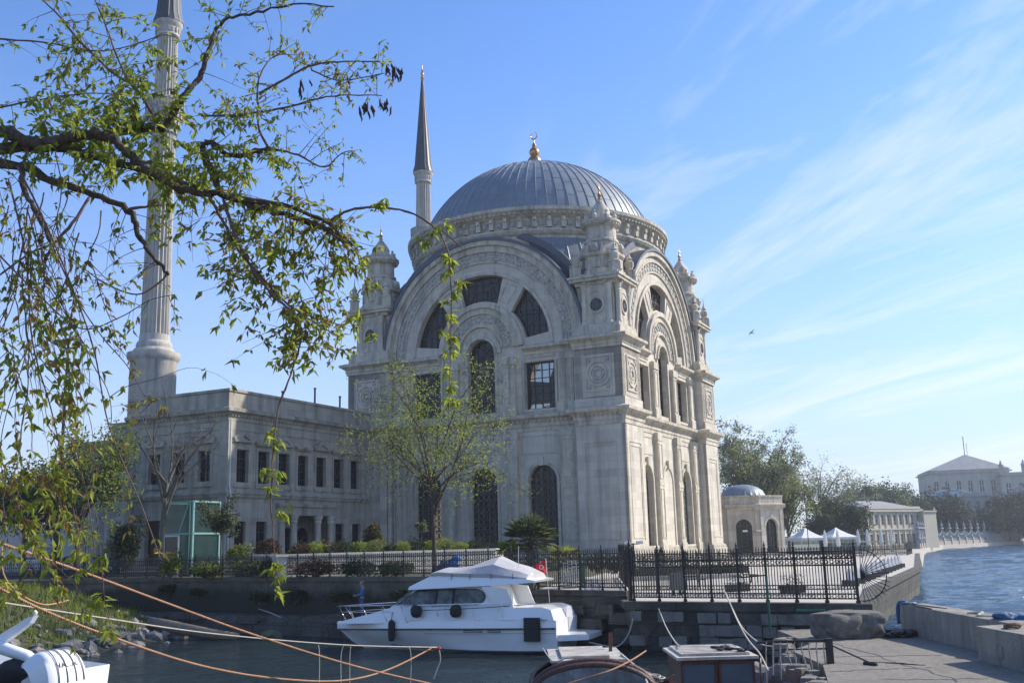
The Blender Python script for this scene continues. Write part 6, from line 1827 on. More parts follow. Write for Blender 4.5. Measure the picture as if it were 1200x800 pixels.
# cars
def car(label, loc, rz, paint, van=False):
    t_ = thing('parked_car', label, 'car', loc, rz)
    k2 = 1.0
    prof = [(-2.1, 0.35), (-2.15, 0.8), (-1.95, 0.98), (-1.15, 1.02), (-0.55, 1.45), (0.75, 1.5), (1.65, 1.0), (2.1, 0.92), (2.15, 0.4)] if not van else [(-2.4, 0.4), (-2.4, 1.0), (-2.1, 1.2), (-1.6, 2.1), (2.4, 2.2), (2.45, 0.4)]
    def ex(m, pr, w0, w1, mi=0):
        zs = [p[1] for p in pr]; lo_, hi_ = min(zs), max(zs); n = len(pr); vs = []
        for sg in (-1, 1):
            for (x, z) in pr:
                t = max(0, (z - 1.0) / max(0.01, hi_ - 1.0)) if hi_ > 1.0 else 0
                vs.append((x, sg * (w0 + (w1 - w0) * t), z))
        tri = tessellate_polygon([[Vector((p[0], p[1], 0)) for p in pr]])
        m.add(vs, [(i, (i + 1) % n, n + (i + 1) % n, n + i) for i in range(n)] + [tuple(t) for t in tri] + [tuple(n + i for i in t) for t in tri], mi)
    m = MB(); ex(m, prof, 0.85, 0.62 if not van else 0.8); b = m.obj('body', paint, t_)
    bv = b.modifiers.new('bevel', 'BEVEL'); bv.width = 0.06; bv.segments = 2; bv.limit_method = 'ANGLE'
    wp = [(-1.05, 1.04), (-0.52, 1.38), (0.70, 1.43), (1.45, 1.04)] if not van else [(-1.95, 1.25), (-1.55, 1.95), (1.9, 2.0), (1.9, 1.25)]
    for sg in (-1, 1):
        m = MB()
        m.add([(x, sg * (0.862 - (0.23 if not van else 0.05) * max(0, z - 1.0) / 0.5), z) for (x, z) in wp] + [(x, sg * (0.82 - (0.23 if not van else 0.05) * max(0, z - 1.0) / 0.5), z) for (x, z) in wp], [(0, 1, 2, 3), (4, 5, 6, 7), (0, 1, 5, 4), (1, 2, 6, 5), (2, 3, 7, 6), (3, 0, 4, 7)])
        m.obj('side_window', DARKPANE, t_)
        for x in (-1.35, 1.35):
            m = MB(); m.lathe([(0.18, -0.1), (0.31, -0.1), (0.33, -0.05), (0.33, 0.05), (0.31, 0.1), (0.18, 0.1)], 20)
            w = m.obj('wheel', RUBBER, t_, smooth=35); w.rotation_euler.x = R(90); w.location = (x, sg * 0.8, 0.33)
            m = MB(); m.lathe([(0.02, -0.115), (0.2, -0.11), (0.2, 0.11), (0.02, 0.115)], 14); o = m.obj('rim', STEEL, w)
        m = MB(); m.box((-2.13, sg * 0.62, 0.8), (0.08, 0.32, 0.14)); m.obj('headlight', WHITEP, t_)
        m = MB(); m.box((2.12, sg * 0.66, 0.85), (0.08, 0.26, 0.14)); m.obj('tail_light', REDC, t_)
    return t_
CBLUE = pm('steel_blue_paint', (0.05, 0.13, 0.20), None, 2, 0.25, metal=0.3, coat=0.6)
CSIL = pm('silver_paint', (0.50, 0.51, 0.53), None, 2, 0.28, metal=0.5, coat=0.5)
CTEAL = pm('teal_paint', (0.05, 0.24, 0.25), None, 2, 0.25, metal=0.2, coat=0.6)
for (x, Yd, pt, lab, van) in ((20, 82, WHITEP, 'white van parked at the far left edge behind the branches', True), (56, 84, CBLUE, 'steel blue car parked behind the garden railing', False), (88, 83, CSIL, 'silver car parked between the blue and the teal one', False), (113, 85, CTEAL, 'teal car parked nearest the wing of the mosque', False)):
    p = at(x, 640, Yd); car(lab, (p.x, Yd, 2.99), R(8), pt, van)
# gull
gl = thing('gull', 'lone gull gliding in the sky right of the mosque', 'bird', at(881, 390, 115), 0.5)
m = MB(); m.tube([(-0.22, 0, 0), (-0.12, 0, 0.0), (0.05, 0, 0.0), (0.2, 0, 0.02), (0.27, 0, 0.02), (0.33, 0, 0.01)], [0.015, 0.05, 0.07, 0.05, 0.035, 0.006], 8)
for sg in (-1, 1):
    m.add([(0.10, 0, 0.02), (-0.06, 0, 0.02), (-0.02, sg * 0.3, 0.14), (0.12, sg * 0.28, 0.14), (-0.12, sg * 0.66, 0.10), (0.0, 0, 0.05), (0.03, sg * 0.29, 0.16)], [(0, 1, 2, 3), (3, 2, 4), (0, 3, 6, 5), (5, 6, 2, 1), (3, 4, 6), (6, 4, 2)])
m.add([(-0.2, 0.03, 0), (-0.2, -0.03, 0), (-0.36, -0.07, 0), (-0.36, 0.07, 0), (-0.25, 0, 0.02)], [(0, 1, 2, 3), (0, 1, 4), (1, 2, 4), (2, 3, 4), (3, 0, 4)])
gb = m.obj('body', [pm('grey_feather', (0.22, 0.22, 0.23), (0.14, 0.14, 0.15), 6, 0.8)], gl)
gl.rotation_euler = (R(25), R(-10), R(200))
# ================================================================== FAR BUILDINGS
def arcade_box(name_root, W, D, Z0_, Z1_, wins, mat, roof, label=None):
    pass
# domed pavilion at the water side
px0, px1 = at(846, 600, 126), at(929, 600, 124)
pv = thing('domed_pavilion', 'small stone pavilion with arched windows and a ribbed lead dome', 'pavilion', ((px0.x + px1.x) / 2 - 0.6, 129.5, 2.2), R(-14))
m = MB()
NW = 8; RP = 5.0
pts8 = [(RP * math.cos(R(22.5 + 45 * i)), RP * math.sin(R(22.5 + 45 * i))) for i in range(8)]
Hs = 7.0
for i in range(8):
    a, b = Vector(pts8[i]), Vector(pts8[(i + 1) % 8])
    t = (b - a).normalized(); nrm = Vector((t.y, -t.x)); L_ = (b - a).length
    def wfn(s, d, z, a=a, t=t, nrm=nrm): 
        q = a + t * s - nrm * d
        return (q.x, q.y, z)
    op = arched(L_ / 2, 0.95, 0.5, 3.5, 12)
    m.slab([(0, 0), (L_, 0), (L_, Hs), (0, Hs)], [op], 0.0, 0.4, wfn)
    m.ring(1.0, 1.25, -0.1, 0.1, 0, math.pi, (L_ / 2, 3.5), wfn, 14)
    for s0 in (0.05, L_ - 0.5): fbox(m, wfn, s0, s0 + 0.45, -0.14, 0.1, 0.0, 5.6)
    fbox(m, wfn, L_ / 2 - 0.15, L_ / 2 + 0.15, -0.2, 0.1, 4.55, 5.0)
    window(pv, wfn, op, 0.32, DARKPANE, WOODFR, (3, 5), 0.07, 0.1)
m.obj('wall', STONE, pv)
m = MB()
m.sweep([(0, 5.55), (0.15, 5.55), (0.2, 5.8), (0.45, 5.95), (0.5, 6.2), (0.12, 6.3), (0.12, 7.05), (0.2, 7.1), (0.2, 7.3), (-0.3, 7.3), (-0.3, 6.4), (0, 6.3)], pts8, True, flip=1.0)
m.lathe([(4.7, 6.9), (4.7, 7.05), (0.1, 7.1)], 8, a0=R(22.5))
m.obj('cornice', STONE_T, pv)
m = MB(); m.lathe([(2.9, 7.0), (2.9, 7.35), (2.75, 7.5), (2.45, 8.05), (1.8, 8.5), (0.9, 8.78), (0.05, 8.85)], 48, flute=(24, 0.05)); m.obj('dome', LEAD, pv, smooth=30)
m = MB(); m.beam((-9.5, 3.0, 3.2), (-4.0, 0.6, 3.2), 3.0, 6.4); m.obj('side_wing', STONE_W, pv)
# white tents
for (x, Yd, s_, lab) in ((945, 150, 2.1, 'white peaked market tent, left of the pair beside the pavilion'), (981, 156, 2.35, 'white peaked market tent, right of the pair nearest the water')):
    p = at(x, 640, Yd)
    t_ = thing('market_tent', lab, 'tent', (p.x, Yd, 1.95), 0.3, 'white tents on the waterfront')
    m = MB(); m.lathe([(s_ * 1.35, 1.9), (s_ * 1.35, 2.25), (s_ * 0.75, 2.75), (s_ * 0.28, 3.3), (0.05, 3.7)], 4, a0=math.pi / 4); m.obj('canopy', WHITEP, t_)
    for q in range(4):
        an = math.pi / 4 + q * math.pi / 2
        m = MB(); m.tube([(s_ * 1.3 * math.cos(an), s_ * 1.3 * math.sin(an), 0), (s_ * 1.3 * math.cos(an), s_ * 1.3 * math.sin(an), 2.0)], 0.05, 6); m.obj('leg', STEEL, t_)
ug = None
for i, (x, Yd) in enumerate(((968, 140), (983, 138), (1007, 146), (1018, 148), (1034, 150), (1046, 152))):   # closed parasols
    p = at(x, 645, Yd)
    if ug is None:
        ug = thing('closed_parasol', 'closed white parasol', 'parasol', (p.x, Yd, 1.95), 0, 'closed parasols on the waterfront terrace')
        m = MB(); m.lathe([(0.04, 0), (0.04, 1.0), (0.24, 1.1), (0.30, 1.5), (0.16, 2.9), (0.03, 3.3)], 8); m.obj('canopy', WHITEP, ug)
        m = MB(); m.lathe([(0.3, 0), (0.3, 0.1), (0.05, 0.12)], 10); m.obj('foot', IRON, ug)
        o = ug
    else:
        o = copy_tree(ug); o.location = (p.x, Yd, 1.95)
    o['label'] = 'slim closed white parasol on the terrace beyond the tents'
# terrace fence at the far quay
fence('dark railing at the far end of the esplanade terrace above the water', [(33, 112, 1.95), (46.5, 124, 1.95), (50.5, 133, 1.95)], 1.3, 2.6, 0.5)

FACADE = pm('pale_palace_stone', (0.50, 0.47, 0.40), (0.40, 0.375, 0.33), 0.5, 0.85, streak=((0.25, 0.24, 0.22), 0.6, 0.5))
FACY = pm('cream_palace_render', (0.60, 0.53, 0.40), (0.52, 0.46, 0.35), 0.4, 0.85)
GREYROOF = pm('grey_roof', (0.27, 0.27, 0.275), (0.20, 0.20, 0.205), 0.4, 0.7)
def block(root, L_, D, H, nwin, storeys, mat, z0=0.0, ww=0.45, x0=0.0, y0=0.0, arch=False, cornice=0.5, side_n=3):
    # a palace block with its long front towards -y; windows are sunk panes with surrounds
    m = MB(); tr_ = MB()
    def fr(s, d, z): return (x0 + s, y0 + d, z)
    def sd_(s, d, z): return (x0 + d, y0 + s, z)
    for (fn, LL, n) in ((fr, L_, nwin), (sd_, D, side_n)):
        holes = []
        sh = H / storeys
        pit = LL / n
        for st_ in range(storeys):
            for i in range(n):
                c = pit * (i + 0.5); zb = z0 + sh * st_ + sh * 0.22; zt = z0 + sh * (st_ + 0.76)
                hw = pit * ww / 2
                holes.append(arched(c, hw, zb, zt - hw, 6) if arch else rect(c, hw, zb, zt))
        m.slab([(0, z0), (LL, z0), (LL, z0 + H), (0, z0 + H)], holes, 0.0 if fn is fr else 0.004, 0.35, fn)
        for hq in holes:
            window(root, fn, hq, 0.25, DARKPANE, WHITEP, (2, 3), pit * 0.03, pit * 0.035)
        for i in range(n + 1):
            fbox(tr_, fn, max(0.02, pit * i - pit * 0.09), min(LL - 0.02, pit * i + pit * 0.09), -0.16, 0.1, z0, z0 + H - 0.02)
        for st_ in range(1, storeys):
            fbox(tr_, fn, -0.1, LL + 0.1, -0.28, 0.1, z0 + sh * st_ - 0.15, z0 + sh * st_ + 0.2)
        fbox(tr_, fn, -cornice, LL + cornice, -cornice, 0.1, z0 + H - 0.35, z0 + H + 0.28)
        fbox(tr_, fn, -0.05, LL + 0.05, -0.12, 0.3, z0 + H + 0.28, z0 + H + 0.9)
    m.box((x0 + L_ / 2 + 0.2, y0 + D - 0.2, z0 + H / 2), (L_ - 0.4, 0.3, H)); m.box((x0 + L_ - 0.2, y0 + D / 2 + 0.2, z0 + H / 2), (0.3, D - 0.5, H))
    m.box((x0 + L_ / 2, y0 + D / 2, z0 + H - 0.2), (L_ - 0.8, D - 0.8, 0.3))
    m.obj('wall', mat, root); tr_.obj('trim', mat, root)
# waterfront annex
an = thing('annex_building', 'long cream two storey palace annex with low grey roof on the waterfront', 'building', (at(1019, 640, 232).x, 232, 1.2), R(38))
block(an, 22, 13, 8.6, 9, 2, FACY, side_n=4)
m = MB(); m.add([(-0.6, -0.6, 8.9), (22.6, -0.6, 8.9), (22.6, 13.6, 8.9), (-0.6, 13.6, 8.9), (6, 6.5, 11.0), (16.5, 6.5, 11.0)], [(0, 1, 5, 4), (1, 2, 5), (2, 3, 4, 5), (3, 0, 4), (0, 3, 2, 1)]); m.obj('roof', GREYROOF, an)
eq = thing('end_wall', 'plain tall cream wall closing the waterfront annex', 'wall', (at(1086, 640, 244).x, 244, 1.0), R(36))
m = MB(); m.box((2.6, 1.0, 4.2), (5.2, 2.0, 8.4)); m.obj('wall_face', FACY, eq)
m = MB(); m.box((2.6, 1.0, 8.5), (5.6, 2.4, 0.35)); m.lathe([(0.25, 8.6), (0.3, 9.0), (0.1, 9.3), (0.02, 9.6)], 8, (4.9, 0.2)); m.obj('coping', FACY, eq)
# palace behind: tall hall with pyramid roof, and lower waterside block
hl = thing('palace_hall', 'far blueish palace hall with pyramid roof and flagpole above the trees', 'building', (at(1094, 600, 430).x, 430, 1), math.atan2(-9, 40))
block(hl, 31, 30, 28, 7, 2, FACADE, ww=0.42, arch=True, cornice=0.9, side_n=5)
m = MB(); m.add([(-0.5, -0.5, 28.9), (31.5, -0.5, 28.9), (31.5, 30.5, 28.9), (-0.5, 30.5, 28.9), (17.5, 15, 36.2)], [(0, 1, 4), (1, 2, 4), (2, 3, 4), (3, 0, 4), (0, 3, 2, 1)]); m.obj('roof', GREYROOF, hl)
m = MB(); m.tube([(17.5, 15, 36), (17.5, 15, 44)], 0.16, 6); m.tube([(18.6, 15, 36), (18.6, 15, 41)], 0.1, 5); m.obj('flagpole', IRON, hl)
h2 = thing('palace_block', 'far palace block with roof turrets at the right edge of the picture', 'building', (at(1178, 600, 420).x, 420, 1), math.atan2(-9, 40))
block(h2, 30, 20, 26, 6, 2, FACADE, ww=0.42, arch=True, cornice=0.9, side_n=3)
m = MB()
for (x, y) in ((0.5, 0.5), (9, 0.5), (15, 0.5), (22, 0.5)):
    m = MB(); m.box((x, y, 28.2), (1.4, 1.4, 3.0)); m.lathe([(1.0, 29.7), (1.1, 30.0), (0.5, 30.6), (0.3, 31.5), (0.05, 32)], 8, (x, y)); m.obj('roof_turret', FACADE, h2)
h3 = thing('palace_wing', 'pale two storey palace wing half hidden by dark trees above the gate wall', 'building', (at(1134, 620, 335).x, 335, 2), math.atan2(-8, 22))
block(h3, 8, 12, 14, 3, 2, FACADE, ww=0.4, side_n=4)
block(h3, 22, 12, 13.5, 8, 2, FACADE, ww=0.4, x0=8.3, y0=3.0, side_n=2)
m = MB(); m.slab([(13, 14.2), (21, 14.2), (17, 17.0)], [], 2.6, 3.4, lambda s, d, z: (s, d, z)); m.obj('pediment', FACADE, h3)
cd_ = thing('glass_dome', 'pale blue and white curved glass roof in front of the palace hall', 'glass roof', (at(1113, 578, 370).x, 370, 14.0), R(-20))
m = MB()
prof = [(9 * math.cos(R(a)), 5.2 * math.sin(R(a))) for a in range(0, 181, 12)]
loft(m, [[(x, y, z) for (x, z) in prof] for y in (-8, 8)]); m.obj('roof', [pm('milky_glass', (0.30, 0.46, 0.58), (0.24, 0.38, 0.50), 0.4, 0.25)], cd_, smooth=30)
m = MB()
loft(m, [[(x * 1.01, y, z * 1.01 + 0.02) for (x, z) in prof[:8]] for y in (-8, 8)]); m.obj('white_cover', WHITEP, cd_, smooth=30)
m = MB()
for y in (-8.1, -4, 0, 4, 8.1): m.tube([(x * 1.02, y, z * 1.02) for (x, z) in prof], 0.14, 5)
m.box((0, 0, -1.0), (18.5, 16.4, 2.0)); m.obj('frame', WHITEP, cd_)
# far shore and sea wall
FS = [(51, 133), (62, 165), (88, 226), (116, 284), (170, 346), (330, 470), (700, 700), (700, 1200), (20, 1200), (-140, 200), (-50, 150), (30, 138)]
m = MB(); prism(m, FS, -2, 1.0); tag(m.obj('far_shore', [pm('far_ground', (0.20, 0.19, 0.15), (0.12, 0.13, 0.07), 0.2, 0.95)]), kind='structure')
sw = thing('sea_wall', 'low pinkish stone sea wall along the far palace waterfront', 'wall', (0, 0, 0))
m = MB(); m.sweep([(0, -1), (0.5, -1), (0.4, 1.05), (-2.2, 1.06), (-2.2, 0.9)], [(52, 135.2), (88, 226), (116, 284), (170, 346), (330, 470)], False); m.obj('wall_face', PAVE, sw)
m = MB()
A0, A1 = Vector((95.5, 238)), Vector((190, 366))
SWP = [Vector((88, 226)), Vector((116, 284)), Vector((170, 346)), Vector((330, 470))]
def along(d):
    for a, b in zip(SWP[:-1], SWP[1:]):
        l = (b - a).length
        if d <= l: return a.lerp(b, d / l), (b - a).normalized()
        d -= l
    return SWP[-1], Vector((1, 0))
m.sweep([(-1.2, 1.0), (-0.5, 1.0), (-0.55, 2.2), (-1.15, 2.2)], [along(4)[0], SWP[1], SWP[2], along(220)[0]], False)
m.obj('plinth_wall', [pm('pink_stone', (0.42, 0.33, 0.27), (0.33, 0.26, 0.215), 0.6, 0.85)], sw)
PALEF = pm('pale_grey_iron', (0.36, 0.38, 0.36), (0.28, 0.30, 0.285), 2, 0.7)
ppost = None
wf_ = thing('palace_fence', 'ornate pale palace fence of tall pointed posts on the sea wall', 'fence', (0, 0, 0))
for i in range(30):
    q, t = along(7 + i * 6.2)
    q = q + Vector((-t.y, t.x)) * 0.9
    if ppost is None:
        m = MB(); m.box((0, 0, 0.8), (1.1, 1.1, 2.4)); m.lathe([(0.45, 2.0), (0.5, 2.3), (0.25, 2.6), (0.3, 4.2), (0.6, 4.5), (0.25, 4.9), (0.4, 5.4), (0.12, 6.0), (0.03, 7.0)], 8)
        ppost = m.obj('post', PALEF, wf_); o = ppost
    else:
        o = ppost.copy(); COL.objects.link(o); o.parent = wf_
    o.location = (q.x, q.y, 1.0); o.rotation_euler.z = math.atan2(t.y, t.x)
    if i < 29:
        q2, _t = along(7 + (i + 1) * 6.2); q2 = q2 + Vector((-_t.y, _t.x)) * 0.9
        m = MB()
        for k2 in range(13):
            f_ = k2 / 12; p = q.lerp(q2, f_)
            h_ = 2.0 + 1.5 * (2 * f_ - 1) ** 2 + (0.8 if k2 == 6 else 0)
            m.beam((p.x, p.y, 2.1), (p.x, p.y, 1.9 + h_), 0.16)
        for k2 in range(12):
            fa, fb = k2 / 12, (k2 + 1) / 12
            pa_, pb_ = q.lerp(q2, fa), q.lerp(q2, fb)
            m.beam((pa_.x, pa_.y, 1.8 + 2.0 + 1.5 * (2 * fa - 1) ** 2), (pb_.x, pb_.y, 1.8 + 2.0 + 1.5 * (2 * fb - 1) ** 2), 0.2)
        m.beam((q.x, q.y, 2.5), (q2.x, q2.y, 2.5), 0.2)
        m.obj('railing_panel', PALEF, wf_)

# ================================================================== TREES AND PLANTS
def leaf(m, c, d, up, L_, W_, mi=0):     # a folded leaf: two facets either side of the midrib
    s_ = d.cross(up)
    if s_.length < 1e-4: s_ = d.orthogonal()
    s_.normalize(); u = s_.cross(d).normalized()
    a, b = c + d * (L_ * 0.42), c + d * L_ - u * (L_ * 0.18)
    m.add([c, a + s_ * W_ / 2 + u * W_ * 0.18, b, a - s_ * W_ / 2 + u * W_ * 0.18], [(0, 1, 2), (0, 2, 3)], mi)
def rvec(r): 
    while True:
        v_ = Vector((r.uniform(-1, 1), r.uniform(-1, 1), r.uniform(-1, 1)))
        if 0.05 < v_.length < 1: return v_.normalized()
def tree(name, label, base, H, crown, nl, lsize, mats, bark, seed, trunk_r=0.2, limbs=7, sub=6, cat='tree', bare=0.0, spread=0.5, lean=(0, 0), group=None, weights=None, clumps=None, fork=0.35, twigs=3):
    # crown: (centre height, radius x, radius z); leaves gather in clumps at the ends of the limbs
    r = random.Random(seed)
    root = thing(name, label, cat, base, 0, group)
    cz, rx, rz_ = crown
    t = MB(); tips = []
    top = Vector((lean[0], lean[1], H * fork + (cz - H * fork) * 0.4))
    tr_pts = smooth_path([Vector((0, 0, -0.2)), Vector((lean[0] * 0.2 + r.uniform(-0.1, 0.1) * trunk_r * 3, lean[1] * 0.2, H * fork * 0.5)), Vector((lean[0] * 0.6, lean[1] * 0.6, H * fork)), top], 4)
    n = len(tr_pts)
    t.tube(tr_pts, [trunk_r * (1.25 if i == 0 else 1.0) * (1 - 0.5 * i / n) for i in range(n)], 8)
    for i in range(limbs):
        f_ = 0.55 + 0.45 * (i + r.random()) / limbs
        s = tr_pts[min(n - 1, int(f_ * (n - 1)))]
        an = 2.4 * i + r.uniform(-0.4, 0.4)
        el = r.uniform(-0.35, 1.0)
        e = Vector((lean[0], lean[1], cz)) + Vector((math.cos(an) * math.cos(el) * rx, math.sin(an) * math.cos(el) * rx, math.sin(el) * rz_)) * r.uniform(0.6, 0.9)
        mid = s.lerp(e, 0.5) + Vector((0, 0, 0.08 * (e - s).length)) + rvec(r) * 0.08 * (e - s).length
        lp_ = smooth_path([s, mid, e], 5)
        r0 = trunk_r * 0.5
        t.tube(lp_, [r0 * (1 - 0.8 * q / (len(lp_) - 1)) for q in range(len(lp_))], 6)
        for j in range(sub):
            q = lp_[int(len(lp_) * (0.35 + 0.6 * r.random()))]
            d = (rvec(r) + (e - s).normalized() * 0.5 + Vector((0, 0, 0.15))).normalized()
            l2 = rx * r.uniform(0.28, 0.6)
            e2 = q + d * l2
            m2 = q.lerp(e2, 0.5) + rvec(r) * l2 * 0.12
            t.tube([q, m2, e2], [r0 * 0.3, r0 * 0.18, r0 * 0.05], 4, cap=False)
            tips.append(e2); tips.append(m2)
            for g_ in range(twigs):
                d3 = (rvec(r) + d * 0.6).normalized(); e3 = q.lerp(e2, r.uniform(0.3, 0.95)); l3 = l2 * r.uniform(0.3, 0.55)
                t.tube([e3, e3 + d3 * l3 * 0.5 + rvec(r) * l3 * 0.08, e3 + d3 * l3], [r0 * 0.12, r0 * 0.07, r0 * 0.03], 3, cap=False)
                tips.append(e3 + d3 * l3)
        tips.append(e)
    t.obj('trunk', bark, root, smooth=True)
    if nl:
        c = MB()
        wts = weights or [1.0 / len(mats)] * len(mats)
        cl_mat = [r.choices(range(len(mats)), wts)[0] for _ in tips]
        dens = [r.uniform(0.15, 1.0) for _ in tips]
        idx = r.choices(range(len(tips)), dens, k=nl)
        sp = clumps or rx * 0.13
        for q in idx:
            p = tips[q] + rvec(r) * sp * r.random() ** 0.6
            d = (rvec(r) + Vector((0, 0, -0.35))).normalized()
            mi = cl_mat[q] if r.random() < 0.75 else r.choices(range(len(mats)), wts)[0]
            leaf(c, p, d, rvec(r), lsize * r.uniform(0.7, 1.3), lsize * 0.5, mi)
        c.obj('crown', mats, root, recalc=False)
    return root
def shrub(name, label, base, rx, ry, rz_, nl, lsize, mats, seed, cat='shrub', cone=False, weights=None, group=None):
    r = random.Random(seed)
    root = thing(name, label, cat, base, 0, group)
    st_ = MB()
    for i in range(6):
        a = r.uniform(0, 6.28); e = Vector((math.cos(a) * rx * 0.6, math.sin(a) * ry * 0.6, rz_ * r.uniform(0.7, 1.4)))
        st_.tube([Vector((0, 0, -0.05)), e * 0.5 + Vector((0, 0, 0.05)), e], [0.035, 0.025, 0.01], 5)
    st_.obj('stem', BARK_G, root)
    c = MB()
    lobes = [(rvec(r), r.uniform(0.8, 1.65)) for _ in range(8)]
    wts = weights or [1.0 / len(mats)] * len(mats)
    for i in range(nl):
        d = rvec(r); q = r.random() ** 0.33
        amp = 1.0
        for (lv, la) in lobes: amp = max(amp * 0.95, la * max(0, d.dot(lv)) ** 4)
        z = rz_ + d.z * rz_ * q * amp
        f_ = 1.0 if not cone else max(0.02, 1.15 - z / (2 * rz_))
        p = Vector((d.x * rx * q * amp * f_, d.y * ry * q * amp * f_, z))
        if p.z < 0.02: continue
        leaf(c, p, (rvec(r) + d * 0.7 + Vector((0, 0, 0.1))).normalized(), rvec(r), lsize * r.uniform(0.7, 1.3), lsize * 0.5, r.choices(range(len(mats)), wts)[0])
    c.obj('foliage', mats, root, recalc=False)
    return root
# ---- slender spring tree before the mosque
p = at(509, 672, 57.0)
tree('slender_tree', 'slender yellow green spring tree in front of the shaded mosque wall', (p.x, 57.4, 2.95), 12.2, (7.1, 5.0, 5.3), 8200, 0.15, [LEAF_Y, LEAF_M, LEAF_P], BARK, 41, 0.135, 16, 8, spread=0.5, lean=(-0.2, 0.3), weights=[0.55, 0.3, 0.15], clumps=0.62, fork=0.34)
# ---- bare tree by the wing
p = at(164, 668, 63)
tree('bare_tree', 'leafless grey tree in front of the short front of the wing', (p.x, 66.3, 2.95), 12.5, (8.7, 3.6, 4.4), 260, 0.10, [LEAF_P], BARK_G, 52, 0.20, 9, 8, lean=(0.3, 0), fork=0.36, twigs=5)
# bright green tree behind the left branches
p = at(90, 640, 72)
tree('leafy_tree', 'bright green leafy tree left of the wing beyond the railing', (p.x, 72, 2.95), 9.8, (6.6, 4.2, 3.2), 6500, 0.26, [LEAF_M, LEAF_G, LEAF_Y], BARK, 53, 0.2, 9, 7, weights=[0.4, 0.4, 0.2], clumps=0.9, fork=0.36)
p = at(28, 640, 76)
tree('leafy_tree', 'mid green tree at the far left edge behind the railing', (p.x, 76, 2.95), 8.0, (5.4, 3.6, 2.6), 4200, 0.27, [LEAF_M, LEAF_D], BARK, 54, 0.2, 8, 6, clumps=0.9)
for (x, Yd, h, sd_, lab) in ((100, 67, 4.0, 61, 'thin young tree with sparse leaves behind the railing, left of the evergreen'), (133, 69, 3.4, 62, 'thin young sapling beside the parked cars')):
    p = at(x, 650, Yd)
    tree('young_tree', lab, (p.x, Yd, 2.95), h, (h * 0.75, 0.9, 1.2), 260, 0.2, [LEAF_Y, LEAF_G], BARK_G, sd_, 0.05, 5, 4, clumps=0.25)
p = at(151, 652, 70); shrub('evergreen_shrub', 'tall dark glossy evergreen shrub at the foot of the bare tree', (p.x, 69.5, 2.95), 1.15, 1.0, 2.1, 2600, 0.22, [LEAF_D, LEAF_D, LEAF_M], 63)
p = at(257, 650, 64); tree('small_tree', 'small round headed olive tree standing right of the glass kiosk', (p.x, 64.3, 2.95), 4.6, (3.4, 1.5, 1.4), 2600, 0.17, [LEAF_D, LEAF_M, LEAF_P], BARK_G, 64, 0.055, 8, 5, clumps=0.3, fork=0.5, weights=[0.35, 0.4, 0.25])
for (x, Yd, rx, rz_, mats, sd_, lab) in (
    (275, 66, 1.1, 1.15, [LEAF_M, LEAF_Y], 70, 'loose yellow green bush between the olive tree and the wing'),
    (288, 63, 1.25, 0.55, [LEAF_Y, LEAF_G], 71, 'clipped bright yellow green bush in front of the wing'),
    (312, 67, 1.2, 1.35, [LEAF_R, LEAF_D], 72, 'dark red leaved bush before the wing windows'),
    (322, 62.5, 1.3, 0.75, [LEAF_G, LEAF_M], 73, 'fresh green bush right of the clipped yellow one'),
    (344, 61, 1.1, 0.9, [LEAF_D, LEAF_M], 74, 'dark green bush at the left end of the cream garden wall'),
    (196, 62, 0.8, 0.8, [LEAF_Y, LEAF_M], 75, 'small yellow bush by the railing left of the kiosk'),
    (238, 60.5, 1.5, 0.45, [LEAF_D, LEAF_G], 76, 'low dark bush along the railing below the kiosk'),
    (305, 58.5, 1.6, 0.55, [LEAF_D, LEAF_M], 77, 'low spreading bush along the railing before the yellow bush'),
    (368, 56.5, 1.5, 0.5, [LEAF_D, LEAF_R], 78, 'low dark reddish bush behind the railing before the cream wall'),
    (418, 55.6, 1.4, 0.45, [LEAF_D, LEAF_M], 79, 'low dark bush behind the railing above the man'),
    (462, 54.4, 1.4, 0.42, [LEAF_D, LEAF_M], 80, 'low dark bush behind the railing left of the slender tree')):
    p = at(x, 650, Yd)
    shrub('garden_bush', lab, (p.x, Yd + 0.7, 2.95), rx, rx * 0.8, rz_, int(900 + 500 * rx * rz_), 0.17, mats, sd_)
p = at(438, 640, 65); shrub('conical_shrub', 'bronze green conical clipped shrub on the raised bed', (p.x, 65, 4.05), 0.95, 0.95, 1.15, 2400, 0.16, [LEAF_D, LEAF_M, LEAF_B], 81, cone=True)
p = at(494, 645, 66); tree('ball_tree', 'tiny round ball tree on a thin stem on the raised bed', (p.x, 66, 4.05), 1.9, (1.55, 0.42, 0.42), 700, 0.11, [LEAF_M, LEAF_P], BARK_G, 82, 0.03, 7, 4, clumps=0.12, fork=0.7)
r_ = random.Random(5)
for i in range(13):
    x = 352 + 17 * i; Yd = 62.0
    for _q in range(4):
        p = at(x, 645, Yd); Yd = 60.2 + (p.x + 13.5) * 0.667
    p = at(x, 645, Yd)
    nm = ['trailing yellow green', 'red flowering', 'dense dark green', 'pale feathery'][[1, 0, 1, 2, 0, 3, 2, 0, 2, 0, 3, 0, 2][i]]
    mt = {'t': [LEAF_G, LEAF_Y], 'r': [LEAF_R, LEAF_M], 'd': [LEAF_D, LEAF_M], 'p': [LEAF_P, LEAF_G]}[nm[0]]
    wh = ['at the left end of the bed', 'second from the left end', 'left of the conical shrub, outer one', 'left of the conical shrub', 'just left of the conical shrub', 'just right of the conical shrub', 'between conical shrub and ball tree', 'left of the ball tree', 'behind the slender tree trunk', 'right of the slender tree trunk', 'left of the small palm', 'below the arched window', 'at the right end of the bed'][i]
    shrub('bed_plant', nm + ' low plant on the raised bed, ' + wh, (p.x, Yd, 4.05), 0.85, 0.6, r_.uniform(0.3, 0.5), 600, 0.13, mt, 90 + i, 'plant', group='plants on the raised bed')
